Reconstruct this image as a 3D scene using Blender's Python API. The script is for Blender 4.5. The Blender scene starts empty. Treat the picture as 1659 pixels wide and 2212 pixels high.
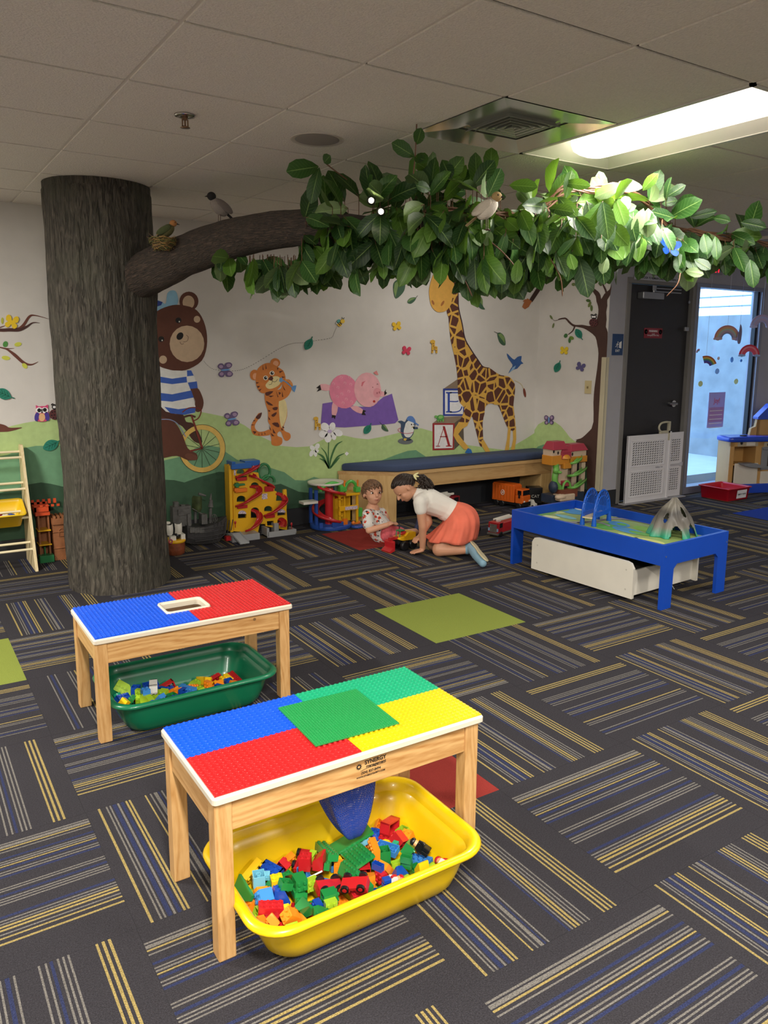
import bpy, bmesh, math, random
from math import sin, cos, pi, radians, sqrt, atan2
from mathutils import Vector, Matrix, Quaternion, noise
random.seed(7)
SC = bpy.context.scene
COL = SC.collection

# ---------------------------------------------------------------- camera
FPX = 1701.1; PW, PH = 1659, 2212
YAW, PITCH, ROLL = 0.5804, 0.1749, 0.0094
HC = 1.4848                       # eye height
CE = 2.405                        # ceiling height
PPX, PPY = 36.44, -53.05
_f = Vector((sin(YAW)*cos(PITCH), cos(YAW)*cos(PITCH), -sin(PITCH)))
_r0 = Vector((cos(YAW), -sin(YAW), 0)); _u0 = _r0.cross(_f)
_r = cos(ROLL)*_r0 + sin(ROLL)*_u0
_u = -sin(ROLL)*_r0 + cos(ROLL)*_u0
cam_d = bpy.data.cameras.new('camera'); cam = bpy.data.objects.new('camera', cam_d); COL.objects.link(cam)
M = Matrix((( _r.x, _u.x, -_f.x, 0), (_r.y, _u.y, -_f.y, 0), (_r.z, _u.z, -_f.z, HC), (0, 0, 0, 1)))
cam.matrix_world = M
cam_d.sensor_fit = 'VERTICAL'; cam_d.sensor_height = 36; cam_d.sensor_width = 27
cam_d.lens = FPX*36/PH
cam_d.shift_x = -PPX/PH; cam_d.shift_y = PPY/PH
cam_d.clip_start = 0.05; cam_d.clip_end = 200
SC.camera = cam

# ---------------------------------------------------------------- sky, exposure
SC.view_settings.view_transform = 'Standard'; SC.view_settings.look = 'None'
SC.view_settings.exposure = 0.0; SC.view_settings.gamma = 1.0; SC.view_settings.use_curve_mapping = False
W = bpy.data.worlds.new('world'); SC.world = W; W.use_nodes = True
bg = W.node_tree.nodes['Background']
bg.inputs[0].default_value = (0.42, 0.66, 1.0, 1); bg.inputs[1].default_value = 4.6

# ---------------------------------------------------------------- lamps of the room (recessed troffers) and one added fill
TROFFERS = [(2.94, 2.41, 50), (-1.10, 3.64, 150), (0.20, -0.03, 170), (2.94, -1.25, 100), (-1.4, -1.25, 100), (5.4, 0.0, 80), (4.153, 4.852, 11)]  # last one is an added, unseen fill that brightens the children
def area(name, loc, rot, sx, sy, power, col=(1, .945, .865)):
    d = bpy.data.lights.new(name, 'AREA'); d.shape = 'RECTANGLE'; d.size = sx; d.size_y = sy
    d.energy = power; d.color = col
    o = bpy.data.objects.new(name, d); COL.objects.link(o); o.location = loc; o.rotation_euler = rot
    return o
for i, (tx, ty, pw) in enumerate(TROFFERS):
    area('troffer_lamp', (tx, ty, CE-0.016), (0, 0, 0), .2, .9, pw)
def spot(name, loc, target, power, size=60, col=(1, .95, .85), r=.02, blend=.5):
    d = bpy.data.lights.new(name, 'SPOT'); d.energy = power; d.spot_size = radians(size); d.color = col
    d.shadow_soft_size = r; d.spot_blend = blend
    o = bpy.data.objects.new(name, d); COL.objects.link(o); o.location = loc
    o.rotation_euler = (Vector(target)-Vector(loc)).to_track_quat('-Z', 'Y').to_euler()
    return o

# ---------------------------------------------------------------- helpers
def lin(c):
    c /= 255
    return c/12.92 if c <= .04045 else ((c+.055)/1.055)**2.4
def rgb(r, g=None, b=None):
    if isinstance(r, str): h = r.lstrip('#'); r, g, b = int(h[:2], 16), int(h[2:4], 16), int(h[4:], 16)
    return (lin(r), lin(g), lin(b), 1)
_mats = {}
def mat(name, color='#808080', rough=.5, metal=0, spec=.5, bump=0, bscale=50, var=0, vscale=8, coat=0, emit=0, alpha=1, trans=0, ecol=None, sss=0):
    if name in _mats: return _mats[name]
    m = bpy.data.materials.new(name); m.use_nodes = True
    nt = m.node_tree; p = nt.nodes['Principled BSDF']
    c = rgb(color) if isinstance(color, str) else color
    p.inputs['Base Color'].default_value = c
    p.inputs['Roughness'].default_value = rough; p.inputs['Metallic'].default_value = metal
    p.inputs['Specular IOR Level'].default_value = spec; p.inputs['Coat Weight'].default_value = coat
    p.inputs['Alpha'].default_value = alpha; p.inputs['Transmission Weight'].default_value = trans
    if sss:
        p.inputs['Subsurface Weight'].default_value = sss; p.inputs['Subsurface Radius'].default_value = (.02, .008, .005); p.inputs['Subsurface Scale'].default_value = .5
    if emit:
        p.inputs['Emission Color'].default_value = rgb(ecol) if ecol else c; p.inputs['Emission Strength'].default_value = emit
    tc = nt.nodes.new('ShaderNodeTexCoord')
    if var or True:
        n = nt.nodes.new('ShaderNodeTexNoise'); n.inputs['Scale'].default_value = vscale; n.inputs['Detail'].default_value = 3
        nt.links.new(tc.outputs['Object'], n.inputs['Vector'])
        mr = nt.nodes.new('ShaderNodeMapRange'); v = var or .03
        mr.inputs['From Min'].default_value = .3; mr.inputs['From Max'].default_value = .7
        mr.inputs['To Min'].default_value = 1-v; mr.inputs['To Max'].default_value = 1+v
        nt.links.new(n.outputs['Fac'], mr.inputs['Value'])
        mx = nt.nodes.new('ShaderNodeVectorMath'); mx.operation = 'SCALE'; mx.inputs[0].default_value = c[:3]
        nt.links.new(mr.outputs['Result'], mx.inputs['Scale']); nt.links.new(mx.outputs['Vector'], p.inputs['Base Color'])
    if bump:
        b = nt.nodes.new('ShaderNodeTexNoise'); b.inputs['Scale'].default_value = bscale; b.inputs['Detail'].default_value = 4
        nt.links.new(tc.outputs['Object'], b.inputs['Vector'])
        bp = nt.nodes.new('ShaderNodeBump'); bp.inputs['Strength'].default_value = bump; bp.inputs['Distance'].default_value = .01
        nt.links.new(b.outputs['Fac'], bp.inputs['Height']); nt.links.new(bp.outputs['Normal'], p.inputs['Normal'])
    _mats[name] = m
    return m
def wood(name, c1, c2, scale=9, axis='X', rough=.45, dist=3.0):
    if name in _mats: return _mats[name]
    m = bpy.data.materials.new(name); m.use_nodes = True; nt = m.node_tree; p = nt.nodes['Principled BSDF']
    tc = nt.nodes.new('ShaderNodeTexCoord'); mp = nt.nodes.new('ShaderNodeMapping')
    s = {'X': (.12, 1, 1), 'Y': (1, .12, 1), 'Z': (1, 1, .12)}[axis]
    mp.inputs['Scale'].default_value = s; nt.links.new(tc.outputs['Object'], mp.inputs['Vector'])
    n = nt.nodes.new('ShaderNodeTexNoise'); n.inputs['Scale'].default_value = scale; n.inputs['Detail'].default_value = 2; n.inputs['Distortion'].default_value = .3
    nt.links.new(mp.outputs['Vector'], n.inputs['Vector'])
    ml = nt.nodes.new('ShaderNodeMath'); ml.operation = 'MULTIPLY'; ml.inputs[1].default_value = dist*9
    nt.links.new(n.outputs['Fac'], ml.inputs[0])
    fr = nt.nodes.new('ShaderNodeMath'); fr.operation = 'PINGPONG'; fr.inputs[1].default_value = 1; nt.links.new(ml.outputs[0], fr.inputs[0])
    n2 = nt.nodes.new('ShaderNodeTexNoise'); n2.inputs['Scale'].default_value = scale*22; nt.links.new(mp.outputs['Vector'], n2.inputs['Vector'])
    ad = nt.nodes.new('ShaderNodeMath'); ad.operation = 'MULTIPLY_ADD'; ad.inputs[1].default_value = .55
    nt.links.new(fr.outputs[0], ad.inputs[0]); nt.links.new(n2.outputs['Fac'], ad.inputs[2])
    cr = nt.nodes.new('ShaderNodeValToRGB'); cr.color_ramp.elements[0].position = .3; cr.color_ramp.elements[1].position = 1.0
    cr.color_ramp.elements[0].color = rgb(c1); cr.color_ramp.elements[1].color = rgb(c2)
    nt.links.new(ad.outputs[0], cr.inputs['Fac']); nt.links.new(cr.outputs['Color'], p.inputs['Base Color'])
    p.inputs['Roughness'].default_value = rough
    _mats[name] = m
    return m

class MB:
    """collects shapes into ONE mesh"""
    def __init__(s): s.v = []; s.f = []; s.m = []; s.sm = []; s.cur = 0; s.T = None; s.smooth = False
    def add(s, vs, fs, mi=None, sm=None):
        b = len(s.v)
        if s.T is not None: vs = [s.T @ Vector(v) for v in vs]
        s.v += [tuple(v) for v in vs]
        for f in fs:
            s.f.append([b+i for i in f]); s.m.append(s.cur if mi is None else mi); s.sm.append(s.smooth if sm is None else sm)
    def box(s, x0, y0, z0, x1, y1, z1, mi=None, R=None):
        vs = [(x0,y0,z0),(x1,y0,z0),(x1,y1,z0),(x0,y1,z0),(x0,y0,z1),(x1,y0,z1),(x1,y1,z1),(x0,y1,z1)]
        if R is not None:
            c = Vector(((x0+x1)/2, (y0+y1)/2, (z0+z1)/2)); vs = [c + R @ (Vector(v)-c) for v in vs]
        s.add(vs, [(0,3,2,1),(4,5,6,7),(0,1,5,4),(1,2,6,5),(2,3,7,6),(3,0,4,7)], mi, False)
    def boxT(s, mtx, sx, sy, sz, mi=None):
        vs = [mtx @ Vector((x*sx/2, y*sy/2, z*sz/2)) for z in (-1,1) for y in (-1,1) for x in (-1,1)]
        s.add(vs, [(0,2,3,1),(4,5,7,6),(0,1,5,4),(1,3,7,5),(3,2,6,7),(2,0,4,6)], mi, False)
    def cyl(s, a, b, r0, r1=None, n=16, mi=None, caps=True, sm=True):
        a = Vector(a); b = Vector(b); r1 = r0 if r1 is None else r1
        d = (b-a).normalized(); u = d.orthogonal().normalized(); w = d.cross(u)
        vs = [a + r0*(cos(2*pi*i/n)*u + sin(2*pi*i/n)*w) for i in range(n)] + [b + r1*(cos(2*pi*i/n)*u + sin(2*pi*i/n)*w) for i in range(n)]
        fs = [(i, (i+1) % n, n+(i+1) % n, n+i) for i in range(n)]
        s.add(vs, fs, mi, sm)
        if caps:
            s.add(vs[:n], [tuple(range(n-1, -1, -1))], mi, False); s.add(vs[n:], [tuple(range(n))], mi, False)
    def tube(s, pts, r, n=8, mi=None, caps=True, closed=False):
        pts = [Vector(p) for p in pts]; N = len(pts)
        rr = r if isinstance(r, (list, tuple)) else [r]*N
        up = None; rings = []
        for i, p in enumerate(pts):
            if closed: d = pts[(i+1) % N]-pts[i-1]
            else: d = (pts[min(i+1, N-1)]-pts[max(i-1, 0)])
            d = d.normalized() if d.length > 1e-9 else Vector((0, 0, 1))
            if up is None: up = d.orthogonal().normalized()
            else:
                up = up - d*up.dot(d); up = up.normalized() if up.length > 1e-6 else d.orthogonal().normalized()
            w = d.cross(up)
            rings.append([p + rr[i]*(cos(2*pi*k/n)*up + sin(2*pi*k/n)*w) for k in range(n)])
        vs = [v for rg in rings for v in rg]; fs = []
        for i in range(N if closed else N-1):
            j = (i+1) % N
            for k in range(n): fs.append((i*n+k, i*n+(k+1) % n, j*n+(k+1) % n, j*n+k))
        s.add(vs, fs, mi, True)
        if caps and not closed:
            s.add(rings[0], [tuple(range(n-1, -1, -1))], mi, False); s.add(rings[-1], [tuple(range(n))], mi, False)
    def lathe(s, prof, o=(0,0,0), n=20, mi=None, axis=None):
        """prof: list of (r, z)"""
        o = Vector(o); q = Quaternion() if axis is None else Vector((0,0,1)).rotation_difference(Vector(axis))
        vs = [o + q @ Vector((r*cos(2*pi*k/n), r*sin(2*pi*k/n), z)) for r, z in prof for k in range(n)]
        fs = [(i*n+k, i*n+(k+1) % n, (i+1)*n+(k+1) % n, (i+1)*n+k) for i in range(len(prof)-1) for k in range(n)]
        s.add(vs, fs, mi, True)
        if prof[0][0] > 1e-5: s.add(vs[:n], [tuple(range(n-1,-1,-1))], mi, False)
        if prof[-1][0] > 1e-5: s.add(vs[-n:], [tuple(range(n))], mi, False)
    def ell(s, c, r, n=12, m=8, mi=None, R=None):
        c = Vector(c); r = (r, r, r) if not isinstance(r, (tuple, list)) else r
        vs = []
        for i in range(m+1):
            t = pi*i/m
            for k in range(n):
                v = Vector((r[0]*sin(t)*cos(2*pi*k/n), r[1]*sin(t)*sin(2*pi*k/n), r[2]*cos(t)))
                if R is not None: v = R @ v
                vs.append(c+v)
        fs = [(i*n+k, (i+1)*n+k, (i+1)*n+(k+1) % n, i*n+(k+1) % n) for i in range(m) for k in range(n)]
        s.add(vs, fs, mi, True)
    def prism(s, poly, f, d, mi=None, side=None):
        """poly 2D list, f maps (a,b,depth)->3D ; extrude from 0 to d"""
        n = len(poly)
        vs = [f(a, b, 0) for a, b in poly] + [f(a, b, d) for a, b in poly]
        s.add(vs, [tuple(range(n-1, -1, -1)), tuple(range(n, 2*n))], mi, False)
        s.add(vs, [(i, (i+1) % n, n+(i+1) % n, n+i) for i in range(n)], mi if side is None else side, False)
    def build(s, name, mats, parent=None, bevel=0, loc=None, rot=None, bseg=2, subsurf=0, shade=None, weld=False):
        me = bpy.data.meshes.new(name)
        me.from_pydata(s.v, [], s.f)
        mats = mats if isinstance(mats, (list, tuple)) else [mats]
        for m in mats: me.materials.append(m)
        for p, mi, sm in zip(me.polygons, s.m, s.sm): p.material_index = mi; p.use_smooth = sm if shade is None else shade
        bm = bmesh.new(); bm.from_mesh(me)
        if weld: bmesh.ops.remove_doubles(bm, verts=bm.verts, dist=1e-5)
        bmesh.ops.recalc_face_normals(bm, faces=bm.faces); bm.to_mesh(me); bm.free()
        o = bpy.data.objects.new(name, me); COL.objects.link(o)
        if parent is not None: o.parent = parent
        if loc is not None: o.location = loc
        if rot is not None: o.rotation_euler = rot
        if bevel:
            md = o.modifiers.new('bevel', 'BEVEL'); md.width = bevel; md.segments = bseg; md.limit_method = 'ANGLE'; md.angle_limit = radians(40); md.harden_normals = False
        if subsurf:
            md = o.modifiers.new('sub', 'SUBSURF'); md.levels = subsurf; md.render_levels = subsurf
        return o
def tag(o, label=None, cat=None, group=None, kind=None):
    if label: o['label'] = label
    if cat: o['category'] = cat
    if group: o['group'] = group
    if kind: o['kind'] = kind
    return o
def thing(name, label, cat, loc=(0,0,0), rz=0, group=None, rot=None, scale=None):
    o = bpy.data.objects.new(name, None); COL.objects.link(o); o.empty_display_size = .1
    o.location = loc; o.rotation_euler = rot if rot else (0, 0, rz)
    if scale: o.scale = (scale,)*3
    return tag(o, label, cat, group)
def struct(o): o['kind'] = 'structure'; return o
def copy_tree(o, parent=None):
    c = o.copy(); COL.objects.link(c); c.parent = parent
    for ch in [x for x in bpy.data.objects if x.parent == o]: copy_tree(ch, c)
    return c
def crom(pts, n=6, closed=True):
    """Catmull-Rom through 2D or 3D points"""
    P = [Vector(p) for p in pts]; N = len(P); out = []
    rng = range(N) if closed else range(N-1)
    for i in rng:
        if closed: a, b, c, d = P[i-1], P[i], P[(i+1) % N], P[(i+2) % N]
        else: a, b, c, d = P[max(i-1,0)], P[i], P[i+1], P[min(i+2,N-1)]
        for k in range(n):
            t = k/n
            out.append(.5*((2*b)+(c-a)*t+(2*a-5*b+4*c-d)*t*t+(3*b-a-3*c+d)*t**3))
    if not closed: out.append(P[-1])
    return out
def ray(x, y): return _f*FPX + _r*(x-PW/2-PPX) - _u*(y-PH/2-PPY)
def on_y(x, y, Y): d = ray(x, y); return d*(Y/d.y) + Vector((0, 0, HC))
def on_z(x, y, z): d = ray(x, y); return d*((z-HC)/d.z) + Vector((0, 0, HC))
def rrect(x0, y0, x1, y1, r, n=4):
    out = []
    for cx, cy, a in ((x1-r, y1-r, 0), (x0+r, y1-r, 90), (x0+r, y0+r, 180), (x1-r, y0+r, 270)):
        for k in range(n+1):
            t = radians(a+90*k/n); out.append((cx+r*cos(t), cy+r*sin(t)))
    return out
def text_mesh(name, body, size, m, parent, loc, rot, extrude=.0006, align='CENTER', sx=1, bold=0):
    cu = bpy.data.curves.new(name, 'FONT'); cu.body = body; cu.size = size; cu.extrude = extrude; cu.align_x = align; cu.align_y = 'CENTER'; cu.offset = bold
    tmp = bpy.data.objects.new(name, cu); COL.objects.link(tmp)
    dg = bpy.context.evaluated_depsgraph_get(); me = bpy.data.meshes.new_from_object(tmp.evaluated_get(dg))
    bpy.data.objects.remove(tmp); me.materials.clear(); me.materials.append(m)
    o = bpy.data.objects.new(name, me); COL.objects.link(o); o.parent = parent; o.location = loc; o.rotation_euler = rot; o.scale = (sx, 1, 1)
    return o
# ================================================================= ROOM SHELL
YB = 5.95                    # mural wall
YD = 5.2                     # door wall
XC0, XC1 = 5.525, 5.70       # side wall (slightly skewed) corner at mural wall / at door wall
T0X, T0Y, TS = 2.257, 3.099, .6096
m_wall = mat('wall_paint', '#d8d4ce', .75, bump=.06, bscale=180)
m_wallg = mat('door_wall_paint', '#a9a8ae', .7, bump=.06, bscale=180)
m_base = mat('rubber_base', '#26272b', .55)
m_tilep = mat('ceiling_panel', '#ece5da', .95, bump=.5, bscale=140, var=.05, vscale=120)
m_grid = mat('ceiling_grid', '#e4ddd2', .6)
m_gap = mat('ceiling_gap', '#4a4640', .9)

# --- carpet tiles: one floor mesh, each tile cut into stripes
def carpet(name, c, var=.35):
    m = mat(name, c, .95, spec=.15, var=var, vscale=260, bump=.9, bscale=420)
    return m
CM = [carpet('carpet_charcoal', '#3c3a3f'), carpet('yarn_yellow', '#ae9a60', .4), carpet('yarn_grey', '#817d77', .45), carpet('yarn_blue', '#353c60', .4),
      carpet('carpet_green', '#929f48', .12), carpet('carpet_red', '#a03a33', .12), carpet('carpet_blue', '#2947a8', .12), mat('carpet_seam', '#2b2a2d', .95, spec=.1)]
# (centre, half width, colour)
PA = [(.080,.005,2),(.103,.010,2),(.125,.005,1),(.150,.004,2),(.205,.007,3),(.232,.004,2),(.250,.005,2),(.268,.004,1),(.288,.007,3),(.315,.004,2),(.335,.004,2),(.352,.007,3),
      (.440,.004,2),(.458,.004,2),(.490,.008,3),(.515,.004,2),(.533,.004,2),(.552,.004,2),(.640,.008,3),(.664,.004,2),(.684,.004,2),(.703,.006,1),(.725,.006,1),(.752,.004,2),(.776,.005,1),(.812,.006,1)]
PB = [(.165,.005,1),(.190,.005,1),(.213,.006,1),(.238,.005,1),(.330,.004,2),(.352,.004,2),(.372,.004,2),(.393,.006,1),(.413,.005,1),(.433,.004,2),(.450,.005,3),
      (.570,.004,2),(.588,.004,3),(.606,.009,2),(.632,.004,2),(.660,.004,1),(.745,.005,1),(.763,.005,1),(.785,.008,3),(.806,.005,2),(.826,.010,3),(.848,.004,2),(.866,.004,2),(.905,.006,1)]
PC = [(.10,.006,1),(.125,.006,1),(.15,.005,1),(.26,.004,2),(.28,.004,2),(.30,.004,2),(.325,.006,3),(.345,.004,2),(.37,.004,2),(.46,.004,2),(.485,.008,3),(.51,.004,2),(.53,.004,2),(.555,.008,3),(.66,.005,1),(.69,.004,2),(.71,.004,2),(.80,.004,2),(.825,.008,3),(.85,.004,2)]
SOLID = {(0,0):4, (-4,1):4, (-2,-2):5, (1,3):5, (7,1):6, (8,1):6}
fm = MB()
fr = random.Random(3)
for i in range(-10, 13):
    for j in range(-11, 5):
        x0, y0 = T0X+i*TS, T0Y+j*TS; x1, y1 = x0+TS, y0+TS
        if y0 > YB+.01 or (y0 > YD-.2 and x0 > XC1+.35): continue
        y1 = min(y1, YB+.05)
        if (i, j) in SOLID:
            fm.add([(x0,y0,0),(x1,y0,0),(x1,y1,0),(x0,y1,0)], [(0,1,2,3)], SOLID[(i,j)], False); continue
        X = (i+j) % 2 == 0
        pat = PA if X else fr.choice([PB, PB, PC])
        if X and fr.random() < .35 and not (i, j) in ((-1,-3), (-2,-4)): pat = PC
        flip = X  # measured from the far edge for X tiles, from the right edge for Y tiles
        if (not X) : flip = True
        if fr.random() < .3 and j > -2: flip = not flip
        off = fr.uniform(-.02, .03)
        bands = []; t = 0
        sd = [(0, .004, 7)] 
        for c, h, k in pat:
            bands.append((c+off-h, c+off+h, k))
        segs = [(0, .003, 7)]; t = .003
        for a, b, k in bands:
            if a > t: segs.append((t, a, 0))
            segs.append((max(a, t), b, k)); t = b
        segs.append((t, .997, 0)); segs.append((.997, 1, 7))
        for a, b, k in segs:
            if flip: a, b = 1-b, 1-a
            if X: fm.add([(x0, y0+a*TS, 0), (x1, y0+a*TS, 0), (x1, min(y0+b*TS, YB+.05), 0), (x0, min(y0+b*TS, YB+.05), 0)], [(0,1,2,3)], k, False)
            else: fm.add([(x0+a*TS, y0, 0), (x0+b*TS, y0, 0), (x0+b*TS, y1, 0), (x0+a*TS, y1, 0)], [(0,1,2,3)], k, False)
floor = struct(fm.build('floor', CM))
sub = MB(); sub.box(-3.9, -3.7, -.06, 9.6, 5.99, -.004); 
struct(sub.build('floor_slab', mat('slab', '#55534f', .9)))

# --- ceiling: dropped panels over a grid
A0X, B0Y = .814, 2.4137
cm = MB(); gm = MB()
for i in range(-7, 9):
    for j in range(-10, 7):
        x0, y0 = A0X+i*.607, B0Y+(j-1)*TS
        x1, y1 = x0+.607, y0+TS
        if (i, j) == (2, 1): continue                       # vent
        skip = any(abs((x0+x1)/2-tx) < .2 and abs((y0+y1)/2-ty) < .5 for tx, ty, _ in TROFFERS)
        if skip: continue
        if x0 > 5.7 or y0 > YB: continue
        g = .0085
        cm.box(x0+g, y0+g, CE, min(x1-g, 5.75), min(y1-g, YB), CE+.014, 0)
ceiling = struct(cm.build('ceiling', [m_tilep]))
for i in range(-7, 10):
    x = A0X+i*.607
    gm.box(x-.012, -3.6, CE+.007, x+.012, YB, CE+.03, 0); gm.box(x-.0085, -3.6, CE+.0055, x+.0085, YB, CE+.0071, 0)
for j in range(-10, 7):
    y = B0Y+j*TS
    cuts = sorted((tx-.304, tx+.304) for tx, ty, _ in TROFFERS if abs(ty-y) < .55)
    xa = -3.6
    for c0, c1 in cuts+[(5.75, 9)]:
        gm.box(xa, y-.012, CE+.0075, min(c0, 5.75), y+.012, CE+.03, 1); xa = c1
grid = gm.build('ceiling_grid', [m_grid, m_gap], ceiling)
pl = MB(); pl.box(-3.7, -3.7, CE+.16, 5.75, 6.0, CE+.2); struct(pl.build('ceiling_plenum', m_gap))

# --- walls
def quadwall(name, pts, m, thick=(0,0,0)):
    b = MB(); P = [Vector(p) for p in pts]; t = Vector(thick)
    b.add(P+[p+t for p in P], [(0,1,2,3), (7,6,5,4), (0,4,5,1), (1,5,6,2), (2,6,7,3), (3,7,4,0)], 0, False)
    return struct(b.build(name, m))
HT = CE+.18
wall_back = quadwall('wall_back', [(-3.6,YB,0),(XC0+.05,YB,0),(XC0+.05,YB,HT),(-3.6,YB,HT)], m_wall, (0,.1,0))
wall_side = quadwall('wall_side', [(XC0,YB,0),(XC1,YD,0),(XC1,YD,2.8),(XC0,YB,2.8)], m_wall, (.12,.03,0))
quadwall('wall_left', [(-3.5,-3.6,0),(-3.5,YB,0),(-3.5,YB,HT),(-3.5,-3.6,HT)], m_wall, (-.1,0,0))
quadwall('wall_front', [(9.4,-3.5,0),(-3.5,-3.5,0),(-3.5,-3.5,2.85),(9.4,-3.5,2.85)], m_wall, (0,-.1,0))
quadwall('wall_right', [(9.4,YD,0),(9.4,-3.5,0),(9.4,-3.5,2.85),(9.4,YD,2.85)], m_wall, (.1,0,0))
quadwall('ceiling_entry', [(5.75,-3.5,2.75),(9.4,-3.5,2.75),(9.4,YD,2.75),(5.75,YD,2.75)], m_tilep, (0,0,.1))
quadwall('wall_bulkhead', [(5.75,-3.5,CE),(5.75,YD,CE),(5.75,YD,2.8),(5.75,-3.5,2.8)], m_wall, (-.03,0,0))
# door wall with openings: door 5.97..6.885 x 2.11, window 6.97..8.05 x .07..2.12
dw = MB()
DX0, DX1, DZ = 5.975, 6.885, 2.11
WX0, WX1, WZ0, WZ1 = 6.985, 8.045, .075, 2.12
for a, z0, b, z1 in ((XC1,0,DX0-.05,2.8),(DX0-.05,DZ+.05,WX0-.05,2.8),(WX0-.05,WZ1+.04,WX1+.04,2.8),(WX1+.04,0,9.4,2.8)):
    dw.box(a, YD, z0, b, YD+.12, z1)
wall_door = struct(dw.build('wall_door_side', m_wallg))
# frames
m_frame = mat('painted_steel_frame', '#7d7a76', .45)
fr_ = MB()
fr_.box(DX0-.05, YD-.012, 0, DX0, YD+.13, DZ-.0005); fr_.box(DX1, YD-.012, 0, DX1+.05, YD+.13, DZ-.0005); fr_.box(DX0-.05, YD-.012, DZ, DX1+.05, YD+.13, DZ+.05)
struct(fr_.build('trim_1', m_frame, bevel=.002))
wf = MB()
wf.box(WX0-.049, YD-.02, WZ0+.0005, WX0, YD+.1, WZ1-.0005); wf.box(WX1, YD-.02, WZ0+.0005, WX1+.05, YD+.1, WZ1-.0005)
wf.box(WX0-.049, YD-.02, WZ1, WX1+.05, YD+.1, WZ1+.04); wf.box(WX0-.049, YD-.02, 0, WX1+.05, YD+.1, WZ0)
wf.box(WX1-.035, YD+.01, WZ0, WX1, YD+.06, WZ1, 1)
window = struct(wf.build('window_1', [mat('window_frame', '#8b8f9c', .35, metal=.3), mat('black_gasket', '#101216', .5)], bevel=.002))
# glass pane
mg = bpy.data.materials.new('clear_glass'); mg.use_nodes = True; nt = mg.node_tree; nt.nodes.clear()
o_ = nt.nodes.new('ShaderNodeOutputMaterial'); mx_ = nt.nodes.new('ShaderNodeMixShader'); tr_ = nt.nodes.new('ShaderNodeBsdfTransparent'); gl_ = nt.nodes.new('ShaderNodeBsdfGlossy'); fn_ = nt.nodes.new('ShaderNodeFresnel')
tr_.inputs[0].default_value = (.93,.96,1,1); gl_.inputs['Roughness'].default_value = .02; fn_.inputs[0].default_value = 1.45
mx_.inputs[0].default_value = .05; nt.links.new(tr_.outputs[0], mx_.inputs[1]); nt.links.new(gl_.outputs[0], mx_.inputs[2]); nt.links.new(mx_.outputs[0], o_.inputs[0])
gp = MB(); gp.box(WX0, YD+.032, WZ0, WX1-.03, YD+.038, WZ1); gp.build('pane', mg, window)

# baseboards
def baseboard(n, a, b, off):
    m = MB(); a = Vector(a); b = Vector(b); o = Vector(off)
    P = [a, b, b+o, a+o]; m.add([(*p.xy, 0.001) for p in P]+[(*p.xy, .145) for p in P], [(0,1,2,3),(7,6,5,4),(0,4,5,1),(1,5,6,2),(2,6,7,3),(3,7,4,0)], 0, False)
    return struct(m.build(n, m_base))
baseboard('baseboard_back', (-3.5, YB, 0), (XC0, YB, 0), (0, -.008, 0))
baseboard('baseboard_side', (XC0, YB, 0), (XC1, YD, 0), (-.008, -.002, 0))
baseboard('baseboard_door_side', (XC1-.006, YD-.008, 0), (DX0-.05, YD-.008, 0), (0, .008, 0))
baseboard('baseboard_right', (WX1+.05, YD-.008, 0), (9.4, YD-.008, 0), (0, .008, 0))
# corner guard
cg = MB(); cg.box(XC1-.008, YD-.006, .145, XC1+.032, YD, 1.42); cg.box(XC1-.014, YD-.006, .145, XC1-.001, YD+.05, 1.42)
tag(cg.build('corner_guard', mat('cream_plastic', '#c9c0a4', .45), bevel=.002), 'cream plastic corner guard on the wall edge left of the black door', 'corner guard')

# --- outside: concrete wall, ground, metal rails
og = MB(); og.box(5.5, YD+.14, -.12, 10.2, 14, -.02); struct(og.build('ground_outside', mat('pale_concrete_ground', '#b9c4cf', .8, var=.05, vscale=5, bump=.1)))
m_conc = mat('cast_concrete', '#8b9496', .85, var=.16, vscale=4, bump=.35, bscale=14)
cw = MB(); cw.box(10.0, YD+.1, -.12, 10.2, 14, 1.985); cw.box(5.5, 13.9, -.1, 10.2, 14.1, 1.985); struct(cw.build('wall_outside', m_conc, bevel=.01))
rl = MB()
for z in (2.11, 2.245, 2.38, 2.52): rl.cyl((10.06, YD+.2, z), (10.06, 14, z), .011)
for y in (6.62, 8.7, 10.8): rl.cyl((10.06, y, 1.98), (10.06, y, 2.6), .016)
tag(rl.build('guard_railing', mat('galvanised_rail', '#8fa2b8', .4, metal=.7)), 'metal guard railing on top of the concrete wall outside the window', 'railing')
# ================================================================= MURAL
_sn = Vector((-(YB-YD), -(XC1-XC0), 0)).normalized()      # side wall normal, into the room
def onB(x, y, d=0): p = on_y(x, y, YB); p.y = YB-d; return p
def onS(x, y, d=0):
    r = ray(x, y); o = Vector((0, 0, HC)); p0 = Vector((XC0, YB, 0))
    t = (p0-o).dot(_sn)/r.dot(_sn); return o + r*t + _sn*d
ZA = lambda L: [(a*.33755, 580+b*.33755) for a, b in L]
ZB = lambda L: [(440+a*.27728, 580+b*.27728) for a, b in L]
ZC = lambda L: [(820+a*.27728, 580+b*.27728) for a, b in L]
ZD = lambda L: [(1130+a*.16275, 560+b*.16275) for a, b in L]
ZE = lambda L: [(340+a*.27728, 940+b*.27728) for a, b in L]
ZF = lambda L: [(1130+a*.16275, 860+b*.16275) for a, b in L]
Z1 = lambda L: L
def ellp(cx, cy, rx, ry, ang=0, n=20):
    a = radians(ang); return [(cx+rx*cos(t)*cos(a)-ry*sin(t)*sin(a), cy+rx*cos(t)*sin(a)+ry*sin(t)*cos(a)) for t in [2*pi*k/n for k in range(n)]]
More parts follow.
